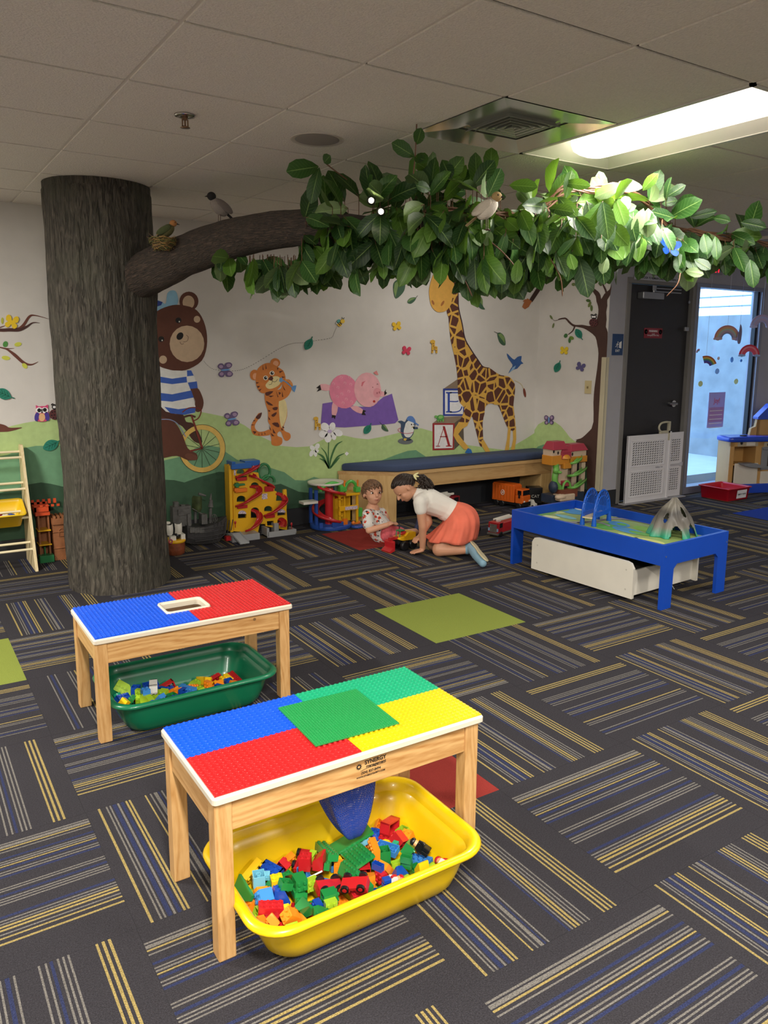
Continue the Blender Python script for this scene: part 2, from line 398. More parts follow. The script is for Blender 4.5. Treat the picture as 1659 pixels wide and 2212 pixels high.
def stroke(pts, w, n=5, closed=False):
    """ribbon polygon along a px path; w scalar or list"""
    P = crom([(x, y, 0) for x, y in pts], n, closed) if len(pts) > 2 else [Vector((x, y, 0)) for x, y in pts]
    N = len(P); ws = w if isinstance(w, (list, tuple)) else [w, w]
    L, R_ = [], []
    for i, p in enumerate(P):
        d = (P[min(i+1, N-1)]-P[max(i-1, 0)]); d.normalize(); q = Vector((-d.y, d.x, 0))
        t = i/(N-1)*(len(ws)-1); k = min(int(t), len(ws)-2); ww = ws[k]+(ws[k+1]-ws[k])*(t-k)
        L.append(p+q*ww/2); R_.append(p-q*ww/2)
    return [(v.x, v.y) for v in L] + [(v.x, v.y) for v in reversed(R_)]
class Paint:
    STEP = .0005
    def __init__(s, name, plane=onB, parent=None): s.b = MB(); s.ms = []; s.name = name; s.pl = plane; s.parent = parent; s.k = 1
    def p(s, pts, color, layer=None, sm=0):
        if sm: pts = [(v.x, v.y) for v in crom([(x, y, 0) for x, y in pts], sm)]
        m = color if not isinstance(color, str) else mat('mural_'+color.strip('#'), color, .7, var=.06, vscale=25)
        if m not in s.ms: s.ms.append(m)
        if layer is None: layer = s.k
        s.k = layer
        vs = [s.pl(x, y, .0008+layer*s.STEP) for x, y in pts]
        s.b.add(vs, [tuple(range(len(vs)))], s.ms.index(m), False)
    def done(s, label=None):
        o = s.b.build(s.name, s.ms, s.parent)
        if label: o['label'] = label
        return o
LG, MG_, DG = '#b3cc88', '#6d9d78', '#35573f'
BOT = 1500
h = Paint('painted_hills', onB, wall_back)
h.p([(-150,940),(-60,940),(0,928),(25,920),(51,914),(85,908),(128,904),(300,885),(400,886),(435,890),(490,901),(527,918),(560,941),(606,963),(640,966),(670,964),(698,949),(740,940),(767,946),(795,949),(828,943),(861,935),(885,927),(909,925),(934,932),(985,955),(1014,962),(1058,968),(1090,972),(1114,960),(1135,948),(1158,933),(1158,1120),(1000,1150),(600,1170),(0,1260),(-150,1280)], LG, 1)
h.p([(-150,1010),(-60,1000),(17,982),(51,968),(78,963),(101,963),(138,962),(250,975),(351,995),(388,987),(422,968),(450,962),(473,966),(487,976),(512,993),(560,1003),(614,1020),(637,1037),(659,1038),(678,1030),(692,1034),(722,1036),(790,1020),(820,996),(856,982),(880,974),(898,972),(922,988),(960,1010),(1060,1000),(1158,985),(1158,1120),(1000,1150),(600,1170),(0,1260),(-150,1280)], MG_, 2)
h.p([(-150,1080),(0,1065),(64,1046),(88,1042),(110,1045),(135,1051),(250,1040),(354,1036),(376,1037),(398,1042),(435,1029),(473,1019),(495,1020),(540,1030),(590,1048),(606,1045),(620,1051),(645,1062),(673,1065),(722,1066),(800,1060),(1000,1060),(1158,1030),(1158,1120),(1000,1150),(600,1170),(0,1260),(-150,1280)], DG, 3)
h.done()
hs = Paint('painted_hills', onS, wall_side)
hs.p(ZF([(140,440),(200,350),(270,310),(350,295),(430,320),(500,370),(560,440),(620,520),(670,560),(760,620),(900,800),(1020,900),(1010,1290),(900,1340),(120,1180)]), LG, 1)
hs.p(ZF([(140,700),(200,640),(270,615),(330,620),(370,650),(500,900),(800,1150),(700,1350),(120,1180)]), MG_, 2)
hs.p(ZF([(600,1000),(850,850),(930,830),(960,838),(945,1290),(900,1340),(600,1300)]), DG, 3)
hs.done()
# tree painted on the side wall
t = Paint('painted_tree', onS, wall_side)
BR = '#4a3028'
t.p(ZD([(895,330),(935,380),(1000,430),(1030,480),(1038,530),(1080,460),(1150,400),(1175,330),(1160,470),(1118,540),(1120,620),(1105,700),(1110,800),(1100,900),(1125,970),(1115,1200),(1100,1500),(1075,1700),(1062,1844),(1043,2100),(1000,2500),(960,3000),(945,3200),(850,3150),(840,2620),(700,2420),(765,2385),(890,2270),(935,2180),(935,1900),(950,1700),(985,1450),(1002,1250),(985,1130),(960,1030),(880,960),(800,915),(700,895),(660,890),(600,840),(560,795),(480,805),(460,808),(480,788),(560,773),(600,800),(650,850),(700,872),(780,870),(840,880),(900,885),(960,840),(1000,720),(995,620),(975,560),(965,490),(920,420)]), BR, 4, 2)
t.p(ZF([(665,540),(700,552),(765,535),(830,500),(900,440),(940,300),(950,300),(950,700),(840,900),(760,700),(735,610),(735,565)]), BR, 5)
t.p(ZD(stroke([(690,885),(660,950),(600,1000)], [22,8])), BR, 5)
t.p(ZD(stroke([(460,808),(420,815),(390,790)], [8,4])), BR, 5)
t.p(ZD(stroke([(1035,250),(1060,330),(1100,420),(1110,480)], [14,30])), BR, 5)
for cx, cy, rx, ry, an, c in ((375,770,14,32,-30,'#6e7c4a'),(403,880,12,34,15,'#6e7c4a'),(868,550,32,20,10,'#4f6b34'),(885,600,18,40,25,'#6d7d3a'),(910,650,17,42,0,'#5c7238'),(568,1015,24,30,30,'#3f6f3a'),(645,1045,32,24,20,'#6f8f35'),(620,1075,18,38,5,'#3f7038'),(1025,330,18,32,-40,'#5a7443'),(672,335,26,22,0,'#7a8a52')):
    t.p(ZD(ellp(cx, cy, rx, ry, an)), c, 6)
t.done()
# branches painted at the left
t = Paint('painted_branches', onB, wall_back)
R1, R2 = '#6b3b2e', '#4a2a26'
t.p([(x*.12658, 620+y*.12658) for x, y in stroke([(-400,700),(0,735),(150,730),(300,725),(400,650),(500,505),(600,485),(840,548)], [60,55,60,60,50,40,18,4])], R1, 4)
t.p([(x*.12658, 620+y*.12658) for x, y in stroke([(0,735),(200,735),(330,730),(450,680),(560,610),(680,615)], [40,50,55,40,20,4])], R2, 5)
t.p([(x*.12658, 620+y*.12658) for x, y in stroke([(-300,960),(0,1030),(120,1065),(250,1160),(400,1290),(530,1325),(650,1275)], [40,20,28,55,50,25,4])], R1, 4)
t.p([(x*.12658, 620+y*.12658) for x, y in stroke([(60,1045),(150,1050),(240,1045)], [20,14,3])], R1, 5)
t.p([(x*.12658, 620+y*.12658) for x, y in stroke([(-200,760),(0,690),(110,650)], [20,18,3])], R1, 4)
t.p(ZA(stroke([(-200,1010),(0,1020),(60,1030),(140,1018)], [60,52,24,3])), R1, 5)
for cx, cy, rx, ry, an, c in ((38,575,22,55,0,'#bcbf4c'),(90,975,42,52,20,'#4f9143'),(305,978,62,36,-12,'#cdd14e'),(98,1210,72,36,8,'#cdd14e'),(420,1345,55,36,45,'#cfd452')):
    t.p([(x*.12658, 620+y*.12658) for x, y in ellp(cx, cy, rx, ry, an)], c, 6)
t.done()
# bear
TAN = '#cdb294'; BB = '#5e3424'; BD = '#4a281d'
b = Paint('painted_bear', onB, wall_back)
b.p(ZA([(980,280),(960,215),(985,198),(1030,210),(1060,225),(1070,160),(1100,140),(1130,155),(1135,230),(1060,262),(1000,290)]), '#8fc0dc', 5, 3)
b.p(ZA([(940,200),(985,198),(1040,215),(1030,235),(985,250),(940,260)]), '#27408e', 6)
b.p(ZA(ellp(1208,210,61,62)), BB, 6); b.p(ZA(ellp(1205,217,38,44)), TAN, 7)
b.p(ZA([(940,420),(960,330),(1000,275),(1080,240),(1150,233),(1240,255),(1290,310),(1320,400),(1322,500),(1290,590),(1210,642),(1140,655),(1060,642),(1000,610),(955,540)]), BB, 8, 3)
b.p(ZA(ellp(1195,482,111,117)), TAN, 9)
b.p(ZA(ellp(1150,433,26,20,-55)), '#171312', 10)
b.p(ZA(stroke([(1170,470),(1195,465),(1203,440),(1190,425)], 3)), '#6b5446', 10); b.p(ZA(stroke([(1150,470),(1160,485),(1175,480)], 3)), '#6b5446', 10)
for x, y in ((1140,332),(1030,452)):
    b.p(ZA(ellp(x, y, 19, 18)), '#15120f', 10); b.p(ZA(ellp(x+6, y+8, 4, 5)), '#f0ece4', 11)
b.p(ZA(ellp(1259,325,21,22)), TAN, 10); b.p(ZA(ellp(1042,583,25,26)), TAN, 10)
b.p(ZA([(1025,880),(1090,920),(1170,935),(1190,980),(1240,995),(1290,1090),(1285,1118),(1240,1105),(1190,1040),(1150,1000),(1060,975),(1010,960)]), BD, 6, 3)
b.p(ZA([(1000,960),(1075,965),(1130,1000),(1170,1075),(1200,1150),(1250,1180),(1262,1200),(1250,1222),(1200,1226),(1130,1198),(1045,1212),(1000,1215)]), BB, 12, 3)
b.p(ZA([(1205,765),(1260,762),(1290,810),(1302,860),(1290,905),(1262,918),(1240,895),(1248,850),(1225,800)]), BB, 7, 3)
b.p(ZA([(1000,625),(1100,652),(1190,655),(1222,652),(1245,700),(1262,765),(1216,770),(1235,830),(1250,885),(1245,925),(1200,935),(1120,930),(1060,915),(1025,880),(1000,860)]), '#e8e8e4', 9)
ST = '#3c62bd'
for q in ([(1012,690),(1100,705),(1192,692),(1196,728),(1100,740),(1014,728)], [(1018,795),(1100,805),(1222,780),(1238,825),(1100,852),(1020,845)], [(1050,885),(1140,900),(1252,885),(1246,922),(1180,936),(1090,926)], [(1195,652),(1222,652),(1238,685),(1196,690)], [(1200,730),(1258,722),(1264,765),(1216,770)]):
    b.p(ZA(q), ST, 10)
YW = '#e2bd62'
ring = ellp(1292,1152,147,152,0,40); ri = ellp(1290,1152,117,122,0,40)
for k in range(40):
    b.p(ZA([ring[k], ring[(k+1) % 40], ri[(k+1) % 40], ri[k]]), YW, 10)
    o1 = ellp(1292,1152,150,155,0,40)
    b.p(ZA([o1[k], o1[(k+1) % 40], ring[(k+1) % 40], ring[k]]), '#3c3624', 10)
for k in range(14):
    a = 2*pi*k/14+.2; b.p(ZA(stroke([(1290,1150),(1290+117*cos(a),1152+122*sin(a))], 3)), '#3a4a30', 9)
RD = '#7c2f22'
b.p(ZA(stroke([(1222,935),(1250,1020),(1292,1150)], [10,14])), RD, 13); b.p(ZA(stroke([(1213,1168),(1292,1150)], [12,8])), RD, 13)
b.p(ZA(stroke([(1165,920),(1200,895),(1245,890),(1285,905),(1270,955),(1235,975)], [7,7])), RD, 12)
b.p(ZA(stroke([(1150,960),(1210,940),(1250,950)], [12,12])), BD, 11)
b.p(ZA(stroke([(1030,965),(1090,968),(1140,1000),(1185,1075)], [6,6])), '#8a93b5', 13)
b.p(ZA(ellp(1222,1205,42,20,15)), '#6f4230', 13)
b.done('painted brown bear in a striped shirt riding a bicycle')
# dotted flight line
dl = Paint('painted_flight_line', onB, wall_back)
path = crom([(x, y, 0) for x, y in ZB([(0,720),(30,755),(90,788),(240,797),(330,775),(440,715),(560,640),(640,600),(700,582),(780,578),(870,562),(990,540),(1015,500),(1035,455)])], 12, False)
for k in range(0, len(path)-1, 2):
    dl.p(stroke([(path[k].x, path[k].y), (path[k+1].x, path[k+1].y)], 1.0), '#6b6660', 4)
dl.done()
# tiger
OR, ODK, BLK = '#d5803a', '#5a2c20', '#1d1512'
b = Paint('painted_tiger', onB, wall_back)
b.p(ZB([(430,1125),(400,1165),(372,1215),(370,1260),(390,1295),(440,1305),(500,1300),(515,1290),(510,1255),(470,1268),(425,1270),(400,1245),(400,1215),(425,1175),(448,1140)]), OR, 5, 3)
b.p(ZB([(448,1120),(405,1155),(415,1172),(435,1170),(450,1140)]), ODK, 6, 2)
b.p(ZB([(480,970),(478,1040),(500,1120),(500,1190),(520,1230),(510,1270),(525,1320),(528,1370),(570,1382),(608,1365),(608,1320),(575,1305),(575,1280),(600,1270),(625,1330),(650,1342),(675,1320),(670,1285),(630,1265),(622,1230),(648,1150),(645,1070),(610,1000),(610,980),(672,950),(690,905),(660,870),(620,880),(600,940),(560,950)]), OR, 6, 3)
b.p(ZB([(585,1030),(630,1025),(648,1090),(642,1160),(618,1225),(602,1235),(588,1150)]), '#ecdba0', 7, 3)
b.p(ZB([(478,1000),(520,1035),(590,1032),(650,1000),(680,950),(692,905),(665,865),(630,875),(600,935),(540,950),(480,965)]), OR, 8, 3)
b.p(ZB(ellp(395,830,36,42)), OR, 7); b.p(ZB(ellp(400,840,20,26)), '#edaa80', 8)
b.p(ZB(ellp(556,735,38,36)), OR, 7); b.p(ZB(ellp(560,740,22,22)), '#edaa80', 8)
b.p(ZB([(405,840),(420,780),(470,742),(520,738),(580,770),(620,800),(636,860),(610,900),(570,945),(510,965),(450,970),(415,930),(403,880)]), OR, 9, 3)
b.p(ZB([(480,905),(505,875),(520,850),(560,838),(590,850),(600,880),(575,915),(520,938),(490,930)]), '#ecdba0', 10, 3)
b.p(ZB([(498,862),(520,837),(533,842),(540,856),(530,874),(515,872)]), ODK, 11)
b.p(ZB(stroke([(533,872),(540,882),(560,880),(572,862)], 3)), BLK, 11)
b.p(ZB(stroke([(533,872),(525,900),(505,905)], 3)), BLK, 11)
for x, y, an in ((480,852,20), (530,815,10)):
    b.p(ZB(ellp(x, y, 19, 18)), '#efe9d8', 11); b.p(ZB(ellp(x, y, 12, 13)), BLK, 12); b.p(ZB(ellp(x+4, y-4, 4, 4)), '#ffffff', 13)
for q in ([(585,800),(620,795),(590,815)], [(605,840),(634,845),(610,852)], [(570,770),(580,775),(572,795)], [(405,885),(430,888),(410,898)], [(412,915),(438,915),(420,932)], [(425,945),(450,935),(435,955)], [(455,745),(465,790),(458,790)], [(480,740),(488,780),(480,785)],
          [(480,965),(540,955),(510,985),(485,990)], [(500,990),(545,990),(520,1003)], [(560,950),(580,1000),(575,1003)], [(582,960),(600,970),(585,985)], [(610,955),(618,1000),(608,1000)], [(610,905),(635,950),(625,945)],
          [(482,1030),(520,1050),(538,1068),(500,1060)], [(535,1085),(572,1078),(570,1100),(545,1102)], [(500,1100),(520,1110),(505,1115)], [(525,1140),(565,1118),(560,1140),(540,1155)], [(500,1150),(520,1180),(505,1175)], [(530,1205),(575,1200),(588,1235),(560,1230)], [(505,1215),(525,1265),(512,1250)], [(535,1245),(560,1285),(540,1280)], [(520,1280),(550,1305),(530,1305)], [(600,1240),(620,1260),(605,1260)], [(610,1225),(628,1240),(612,1245)],
          [(385,1180),(402,1182),(388,1192)], [(370,1215),(398,1215),(372,1222)], [(378,1265),(410,1270),(395,1290)], [(425,1275),(432,1298),(428,1298)], [(450,1270),(455,1295),(450,1297)], [(470,1268),(480,1292),(474,1293)]):
    b.p(ZB([q[i] for i in range(len(q))]), ODK, 12, 2 if len(q) > 3 else 0)
b.p(ZB([(588,855),(605,848),(618,870),(605,888),(585,880)]), '#6a9fd0', 13); b.p(ZB([(695,912),(720,910),(715,935),(705,965),(680,935)]), '#5f96d0', 13)
b.p(ZB(stroke([(615,872),(640,885),(690,930)], 8)), '#6a9fd0', 12)
for x, y in ((640,870),(655,875),(668,885),(680,898)): b.p(ZB(ellp(x, y, 10, 9)), '#e89a55', 14)
b.done('painted orange tiger cub blowing a horn')
# pig on purple mat
b = Paint('painted_pig', onB, wall_back)
PK, PL = '#e887a3', '#ecaeb5'
b.p(ZB([(925,1052),(1000,1040),(1200,1075),(1300,1080),(1400,1000),(1465,975),(1515,1180),(1490,1205),(1430,1212),(1200,1230),(1100,1238),(910,1230)]), '#7b5bb0', 5)
b.p(ZB([(910,900),(985,910),(985,950),(910,945)]), PL, 6, 2); b.p(ZB([(905,905),(875,930),(895,935),(880,960),(915,945)]), BLK, 7)
b.p(ZB([(1005,1040),(995,1100),(1000,1150),(1025,1155),(1045,1070)]), PL, 7, 2); b.p(ZB([(998,1140),(995,1165),(1010,1160),(1020,1175),(1028,1145)]), BLK, 8)
b.p(ZB([(1140,1080),(1190,1120),(1240,1130),(1245,1105),(1190,1070)]), PL, 7, 2); b.p(ZB([(1240,1100),(1265,1110),(1250,1120),(1262,1142),(1228,1140)]), BLK, 8)
b.p(ZB([(1380,1000),(1420,985),(1400,960),(1370,960)]), PL, 6, 2); b.p(ZB([(1405,990),(1405,960),(1420,938),(1415,958),(1427,970)]), BLK, 8)
b.p(ZB(ellp(1090,958,112,133,-8)), PK, 8)
b.p(ZB(ellp(1275,945,105,135,-5)), PL, 9)
b.p(ZB(ellp(1350,968,32,38)), '#e59aa4', 10); b.p(ZB(ellp(1348,970,4,9)), '#a85866', 11); b.p(ZB(ellp(1365,965,4,9)), '#a85866', 11)
b.p(ZB([(1225,915),(1230,885),(1260,875),(1245,890),(1232,918)]), '#d7707e', 11); b.p(ZB([(1320,810),(1345,795),(1360,830),(1335,825)]), '#e08a8a', 10)
b.p(ZB(stroke([(1345,905),(1350,897),(1356,905)], 3)), '#7a4040', 11); b.p(ZB(ellp(1314,925,4,3)), '#7a4040', 11)
b.p(ZB(ellp(1325,1035,10,10)), '#b5322c', 11)
for x, y in ((1070,850),(1135,850),(1045,930),(1100,895),(1075,980),(1130,960),(1085,1050),(1040,1000),(1150,1040),(1010,900),(1145,905),(1110,1020)):
    b.p(ZB(stroke([(x-9,y+3),(x-8,y-10),(x+2,y-10),(x+7,y-2),(x+2,y+8)], 3)), '#f2b6c4', 10)
b.done('painted pink pig lying on a purple mat')
# penguin with cap
b = Paint('painted_penguin', onB, wall_back)
b.p(ZC(ellp(200,1345,60,25)), '#6b7072', 5); b.p(ZC(ellp(212,1333,35,10)), '#2c3440', 6)
b.p(ZC([(140,1190),(170,1185),(195,1195),(215,1165),(255,1170),(278,1205),(268,1250),(260,1290),(225,1330),(185,1325),(162,1270),(165,1215),(150,1200)]), '#3b4f6b', 7, 3)
b.p(ZC([(255,1230),(295,1235),(297,1250),(262,1252)]), '#3b4f6b', 8)
b.p(ZC([(205,1200),(240,1180),(268,1215),(262,1270),(235,1312),(200,1310),(185,1275),(195,1230)]), '#e6e6e2', 8, 3)
b.p(ZC([(208,1170),(225,1150),(255,1152),(275,1180),(280,1200),(302,1215),(298,1224),(260,1200),(220,1185)]), '#5b83c4', 9, 2)
b.p(ZC(ellp(246,1215,5,6)), BLK, 10); b.p(ZC(ellp(263,1216,3,5)), BLK, 10); b.p(ZC([(245,1232),(262,1235),(250,1240)]), '#c9a94c', 10)
b.p(ZC(stroke([(165,1240),(140,1255),(165,1278),(220,1285),(260,1275)], 4)), '#c05a6c', 11)
b.p(ZC([(190,1320),(212,1325),(200,1342),(182,1336)]), '#d9b94f', 9)
b.done('painted penguin in a blue cap')
# letter blocks
b = Paint('painted_letter_blocks', onB, wall_back)
b.p(ZC([(495,938),(606,862),(660,870),(640,935)]), '#8d7a66', 4); b.p(ZC([(493,935),(665,935),(660,1148),(493,1148)]), '#2b3f96', 5); b.p(ZC([(507,950),(650,950),(648,1134),(507,1134)]), '#e8e8ea', 6)
b.p(ZC([(515,962),(560,962),(560,972),(545,974),(545,1110),(562,1113),(562,1122),(515,1122),(515,1113),(528,1110),(528,974),(515,972)]), '#2d4aa8', 7)
b.p(ZC(stroke([(545,967),(610,967)], 9)), '#2d4aa8', 7); b.p(ZC(stroke([(545,1035),(590,1037),(612,1032)], 8)), '#2d4aa8', 7); b.p(ZC(stroke([(545,1118),(590,1118),(625,1105),(640,1075)], 9)), '#2d4aa8', 7)
b.p(ZC([(413,1205),(470,1158),(648,1150),(582,1205)]), '#8d7a66', 5); b.p(ZC([(580,1205),(650,1152),(655,1340),(580,1412)]), '#5f5446', 5); b.p(ZC([(411,1205),(583,1205),(578,1412),(411,1416)]), '#9c2b2f', 6); b.p(ZC([(425,1218),(570,1218),(566,1398),(425,1402)]), '#e8e6e4', 7)
b.p(ZC([(489,1228),(506,1228),(548,1378),(560,1380),(560,1387),(515,1387),(515,1380),(530,1378),(494,1250)]), '#a32a2c', 8)
b.p(ZC(stroke([(497,1240),(452,1380)], 5)), '#a32a2c', 8); b.p(ZC(stroke([(468,1310),(522,1310)], 7)), '#a32a2c', 8); b.p(ZC(stroke([(436,1384),(468,1384)], 6)), '#a32a2c', 8)
b.done('painted letter blocks A and B')
# giraffe
mgir = bpy.data.materials.new('giraffe_coat'); mgir.use_nodes = True; nt = mgir.node_tree; pr = nt.nodes['Principled BSDF']; pr.inputs['Roughness'].default_value = .7
tc = nt.nodes.new('ShaderNodeTexCoord'); vo = nt.nodes.new('ShaderNodeTexVoronoi'); vo.feature = 'DISTANCE_TO_EDGE'; vo.inputs['Scale'].default_value = 9.8; vo.inputs['Randomness'].default_value = .85
mp = nt.nodes.new('ShaderNodeMapping'); mp.inputs['Scale'].default_value = (1.15, 0, 1.0)
nt.links.new(tc.outputs['Object'], mp.inputs[0]); nt.links.new(mp.outputs[0], vo.inputs['Vector'])
cr = nt.nodes.new('ShaderNodeValToRGB'); cr.color_ramp.interpolation = 'CONSTANT'; cr.color_ramp.elements[0].color = rgb('#dcac4d'); cr.color_ramp.elements[1].color = rgb('#5b3226'); cr.color_ramp.elements[1].position = .08
nt.links.new(vo.outputs['Distance'], cr.inputs[0]); nt.links.new(cr.outputs[0], pr.inputs['Base Color'])
GY = '#dcac4d'
b = Paint('painted_giraffe', onB, wall_back)
b.p(ZC(stroke([(1050,870),(1100,900),(1125,950)], [6,6])), '#cfc2a0', 5); b.p(ZC(ellp(1128,968,10,36,-10)), '#7a3a28', 6)
b.p(ZC([(590,60),(612,160),(615,300),(640,420),(660,540),(700,620),(760,710),(800,760),(850,772),(890,800),(940,830),(1000,840),(1030,865),(1050,900),(1052,960),(1040,1060),(1050,1150),(1055,1250),(1015,1260),(985,1220),(950,1130),(920,1065),(900,1062),(860,1050),(822,1075),(815,1130),(800,1200),(805,1330),(803,1380),(780,1380),(755,1290),(730,1190),(715,1150),(690,1200),(640,1230),(600,1250),(615,1200),(650,1130),(655,1080),(625,1050),(608,980),(605,860),(595,760),(575,660),(552,560),(540,450),(535,380),(520,330),(560,250),(570,120)]), mgir, 9, 2)
b.p(ZC(stroke([(608,150),(612,300),(640,430),(662,545),(705,625),(765,715),(803,765),(852,775)], [5,9,9,9,9,8,5])), '#3d2430', 10)
b.p(ZC([(440,20),(410,60),(385,150),(385,220),(400,290),(440,335),(490,338),(530,315),(560,250),(568,190),(575,120),(560,40),(500,10)]), '#e0ab50', 11, 3)
b.p(ZC(ellp(412,265,9,20,-25)), '#a86a35', 12); b.p(ZC(ellp(487,272,9,24,30)), '#a86a35', 12)
b.p(ZC([(615,1195),(690,1200),(680,1225),(640,1250),(610,1290),(640,1330),(690,1390),(700,1405),(655,1410),(600,1350),(572,1300),(580,1250)]), GY, 10)
b.p(ZC([(790,1340),(805,1330),(835,1380),(862,1430),(825,1432),(795,1385)]), GY, 10)
b.p(ZC([(1000,1230),(1020,1240),(1005,1420),(972,1420),(990,1330)]), GY, 8); b.p(ZC([(1035,1240),(1060,1230),(1062,1330),(1048,1425),(1018,1420),(1038,1330)]), GY, 8)
b.p(ZC([(660,1435),(685,1398),(710,1410),(722,1445)]), '#2f6fb5', 12)
b.done('painted brown and yellow giraffe')
# blue bird, stray leaves, owl-claw branch
b = Paint('painted_bluebird', onB, wall_back)
b.p(ZC([(1000,820),(1020,780),(1035,750),(1000,700),(990,660),(1020,690),(1048,710),(1070,690),(1105,682),(1100,720),(1120,740),(1100,745),(1070,780),(1030,790)]), '#355f9e', 5, 2)
b.p(ZC([(1005,815),(1035,770),(1060,755),(1050,780)]), '#8fb6d8', 6); b.done()
b = Paint('painted_falling_leaves', onB, wall_back)
for pts, st in ((ZC([(125,235),(105,170),(110,110),(150,82),(190,90),(198,140),(180,190)]), ZC([(180,85),(200,60),(218,58)])), (ZC([(215,265),(225,240),(250,226),(282,228),(270,255),(240,275)]), ZC([(280,230),(295,210)])),
                (ZC([(755,230),(775,210),(800,240),(803,290),(820,318),(790,315),(765,290)]), ZC([(770,212),(752,160)])), (ZC([(915,510),(940,500),(970,530),(980,590),(960,598),(930,570)]), ZC([(920,505),(890,492)])), (ZB([(1390,1215),(1410,1218),(1425,1240),(1438,1268),(1410,1265),(1385,1245)]), ZB([(1390,1220),(1368,1195)]))):
    b.p(pts, '#40634a', 5, 3); b.p(stroke(st, [1.4,.8]), '#3a4438', 6)
    c = Vector((sum(p[0] for p in pts)/len(pts), sum(p[1] for p in pts)/len(pts))); b.p([(c.x+(x-c.x)*.9-(.06*(y-c.y)), c.y+(y-c.y)*.9) for x, y in pts[:len(pts)//2+1]], '#7d9a5c', 6)
b.done()
b = Paint('painted_monkey_arm', onB, wall_back)
b.p(ZC(stroke([(1265,110),(1230,170),(1175,255)], [40,34,30])), '#3a2520', 5); b.p(ZC([(1150,232),(1185,255),(1160,300),(1130,318),(1108,300),(1125,260)]), '#b06a3c', 6); b.p(ZC([(1112,258),(1130,240),(1160,240),(1150,260)]), '#b06a3c', 7)
b.p(ZC([(940,190),(980,180),(978,225),(950,225)]), '#b06a3c', 6); b.done()
# flowers
b = Paint('painted_flowers', onB, wall_back)
GR = '#3f7040'
for st, w in (([(973,1350),(970,1450),(975,1555)],[6,8,10]), ([(1080,1345),(1030,1380),(990,1480),(980,1560)],[3,14,14,6]), ([(915,1395),(950,1440),(965,1500),(972,1560)],[3,10,12,6]), ([(885,1440),(930,1470),(970,1555)],[4,18,8]), ([(900,1480),(940,1500),(975,1558)],[3,16,6]), ([(1095,1440),(1040,1470),(985,1550)],[4,14,8]), ([(1060,1470),(1030,1500),(985,1558)],[3,16,6])):
    b.p(ZB(stroke(st, w)), GR, 5)
for x, y, rx, ry, an in ((1000,1232,24,34,15),(945,1235,38,30,45),(930,1290,35,28,-15),(968,1318,28,38,10),(1010,1305,20,32,-15),(1045,1280,38,26,20)): b.p(ZB(ellp(x, y, rx, ry, an)), '#efeff0', 6)
b.p(ZB(ellp(980,1268,17,14)), '#c9b7e0', 7)
for x, y, rx, ry, an in ((883,1385,18,24,30),(845,1397,22,18,40),(838,1440,16,26,20),(868,1440,14,26,-10),(880,1420,16,14,0)): b.p(ZB(ellp(x, y, rx, ry, an)), '#eceeec', 6)
b.p(ZB([(1112,1425),(1130,1440),(1112,1460),(1097,1442)]), '#f0f0f0', 6)
b.p(ZB([(1240,1492),(1285,1490),(1285,1498),(1240,1500)]), '#cfe0a8', 5)
b.done('painted white flowers with green leaves')

# ----------------------------------------------------------------- foam stickers (6 mm thick)
def foam(name, label, cat, pieces, plane=onB, base=.0045, group=None):
    """pieces: (pts px, colour, z0, z1, smooth)"""
    b = MB(); ms = []
    for pts, c, z0, z1, sm in pieces:
        if sm: pts = [(v.x, v.y) for v in crom([(x, y, 0) for x, y in pts], sm)]
        m = mat('foam_'+c.strip('#'), c, .75)
        if m not in ms: ms.append(m)
        k = ms.index(m); n = len(pts)
        vs = [plane(x, y, base+z0) for x, y in pts]+[plane(x, y, base+z1) for x, y in pts]
        b.add(vs, [tuple(range(n)), tuple(range(2*n-1, n-1, -1))]+[(i, (i+1) % n, n+(i+1) % n, n+i) for i in range(n)], k, False)
    o = b.build(name, ms); return tag(o, label, cat, group)
BFLY = [(0,-2),(3,-9),(8,-12),(12,-8),(11,-1),(7,1),(11,4),(11,9),(7,12),(3,10),(0,5),(-3,10),(-7,12),(-11,9),(-11,4),(-7,1),(-11,-1),(-12,-8),(-8,-12),(-3,-9)]
def place(pts, cx, cy, s=1, an=0):
    a = radians(an); return [(cx+s*(x*cos(a)-y*sin(a)), cy+s*(x*sin(a)+y*cos(a))) for x, y in pts]
def butterfly(cx, cy, s, an, c, label, plane=onB, fancy=False):
    P = [(place(BFLY, cx, cy, s, an), c, 0, .006, 3)]
    if fancy:
        for x, y, r in ((7,-6,3.2),(-7,-6,3.2),(6,7,2.8),(-6,7,2.8)): P.append((place(ellp(x, y, r, r*1.2, 0, 12), cx, cy, s, an), '#a78fae', .006, .0075, 0))
        P.append((place(ellp(0, 0, 1.5, 8, 0, 10), cx, cy, s, an), '#6fa3d8', .006, .009, 0))
    foam('foam_butterfly', label, 'wall sticker', P, plane)
butterfly(25, 695, 1.15, 12, '#f0cb28', 'yellow foam butterfly on the painted branch, left of the tree trunk')
butterfly(486, 799, 1.3, 85, '#6b5a80', 'purple foam butterfly between the painted bear and tiger, higher of two', onB, True)
butterfly(500, 905, 1.25, 80, '#6b5a80', 'purple foam butterfly on the hill edge left of the painted tiger tail', onB, True)
butterfly(856, 704, .75, -10, '#ecc02a', 'small yellow foam butterfly on the wall right of the bee')
butterfly(877, 757, .75, 10, '#d9405f', 'small pink foam butterfly above the painted pig')
butterfly(1219.5, 757, .68, 5, '#e8c92c', 'small yellow foam butterfly under the painted tree branch', onS)
butterfly(1255, 792, .75, 20, '#5b5584', 'plain violet foam butterfly left of the painted tree trunk', onS)
butterfly(1187, 907, .85, 0, '#5d4c6e', 'purple foam butterfly on top of the green hill by the corner', onS, True)
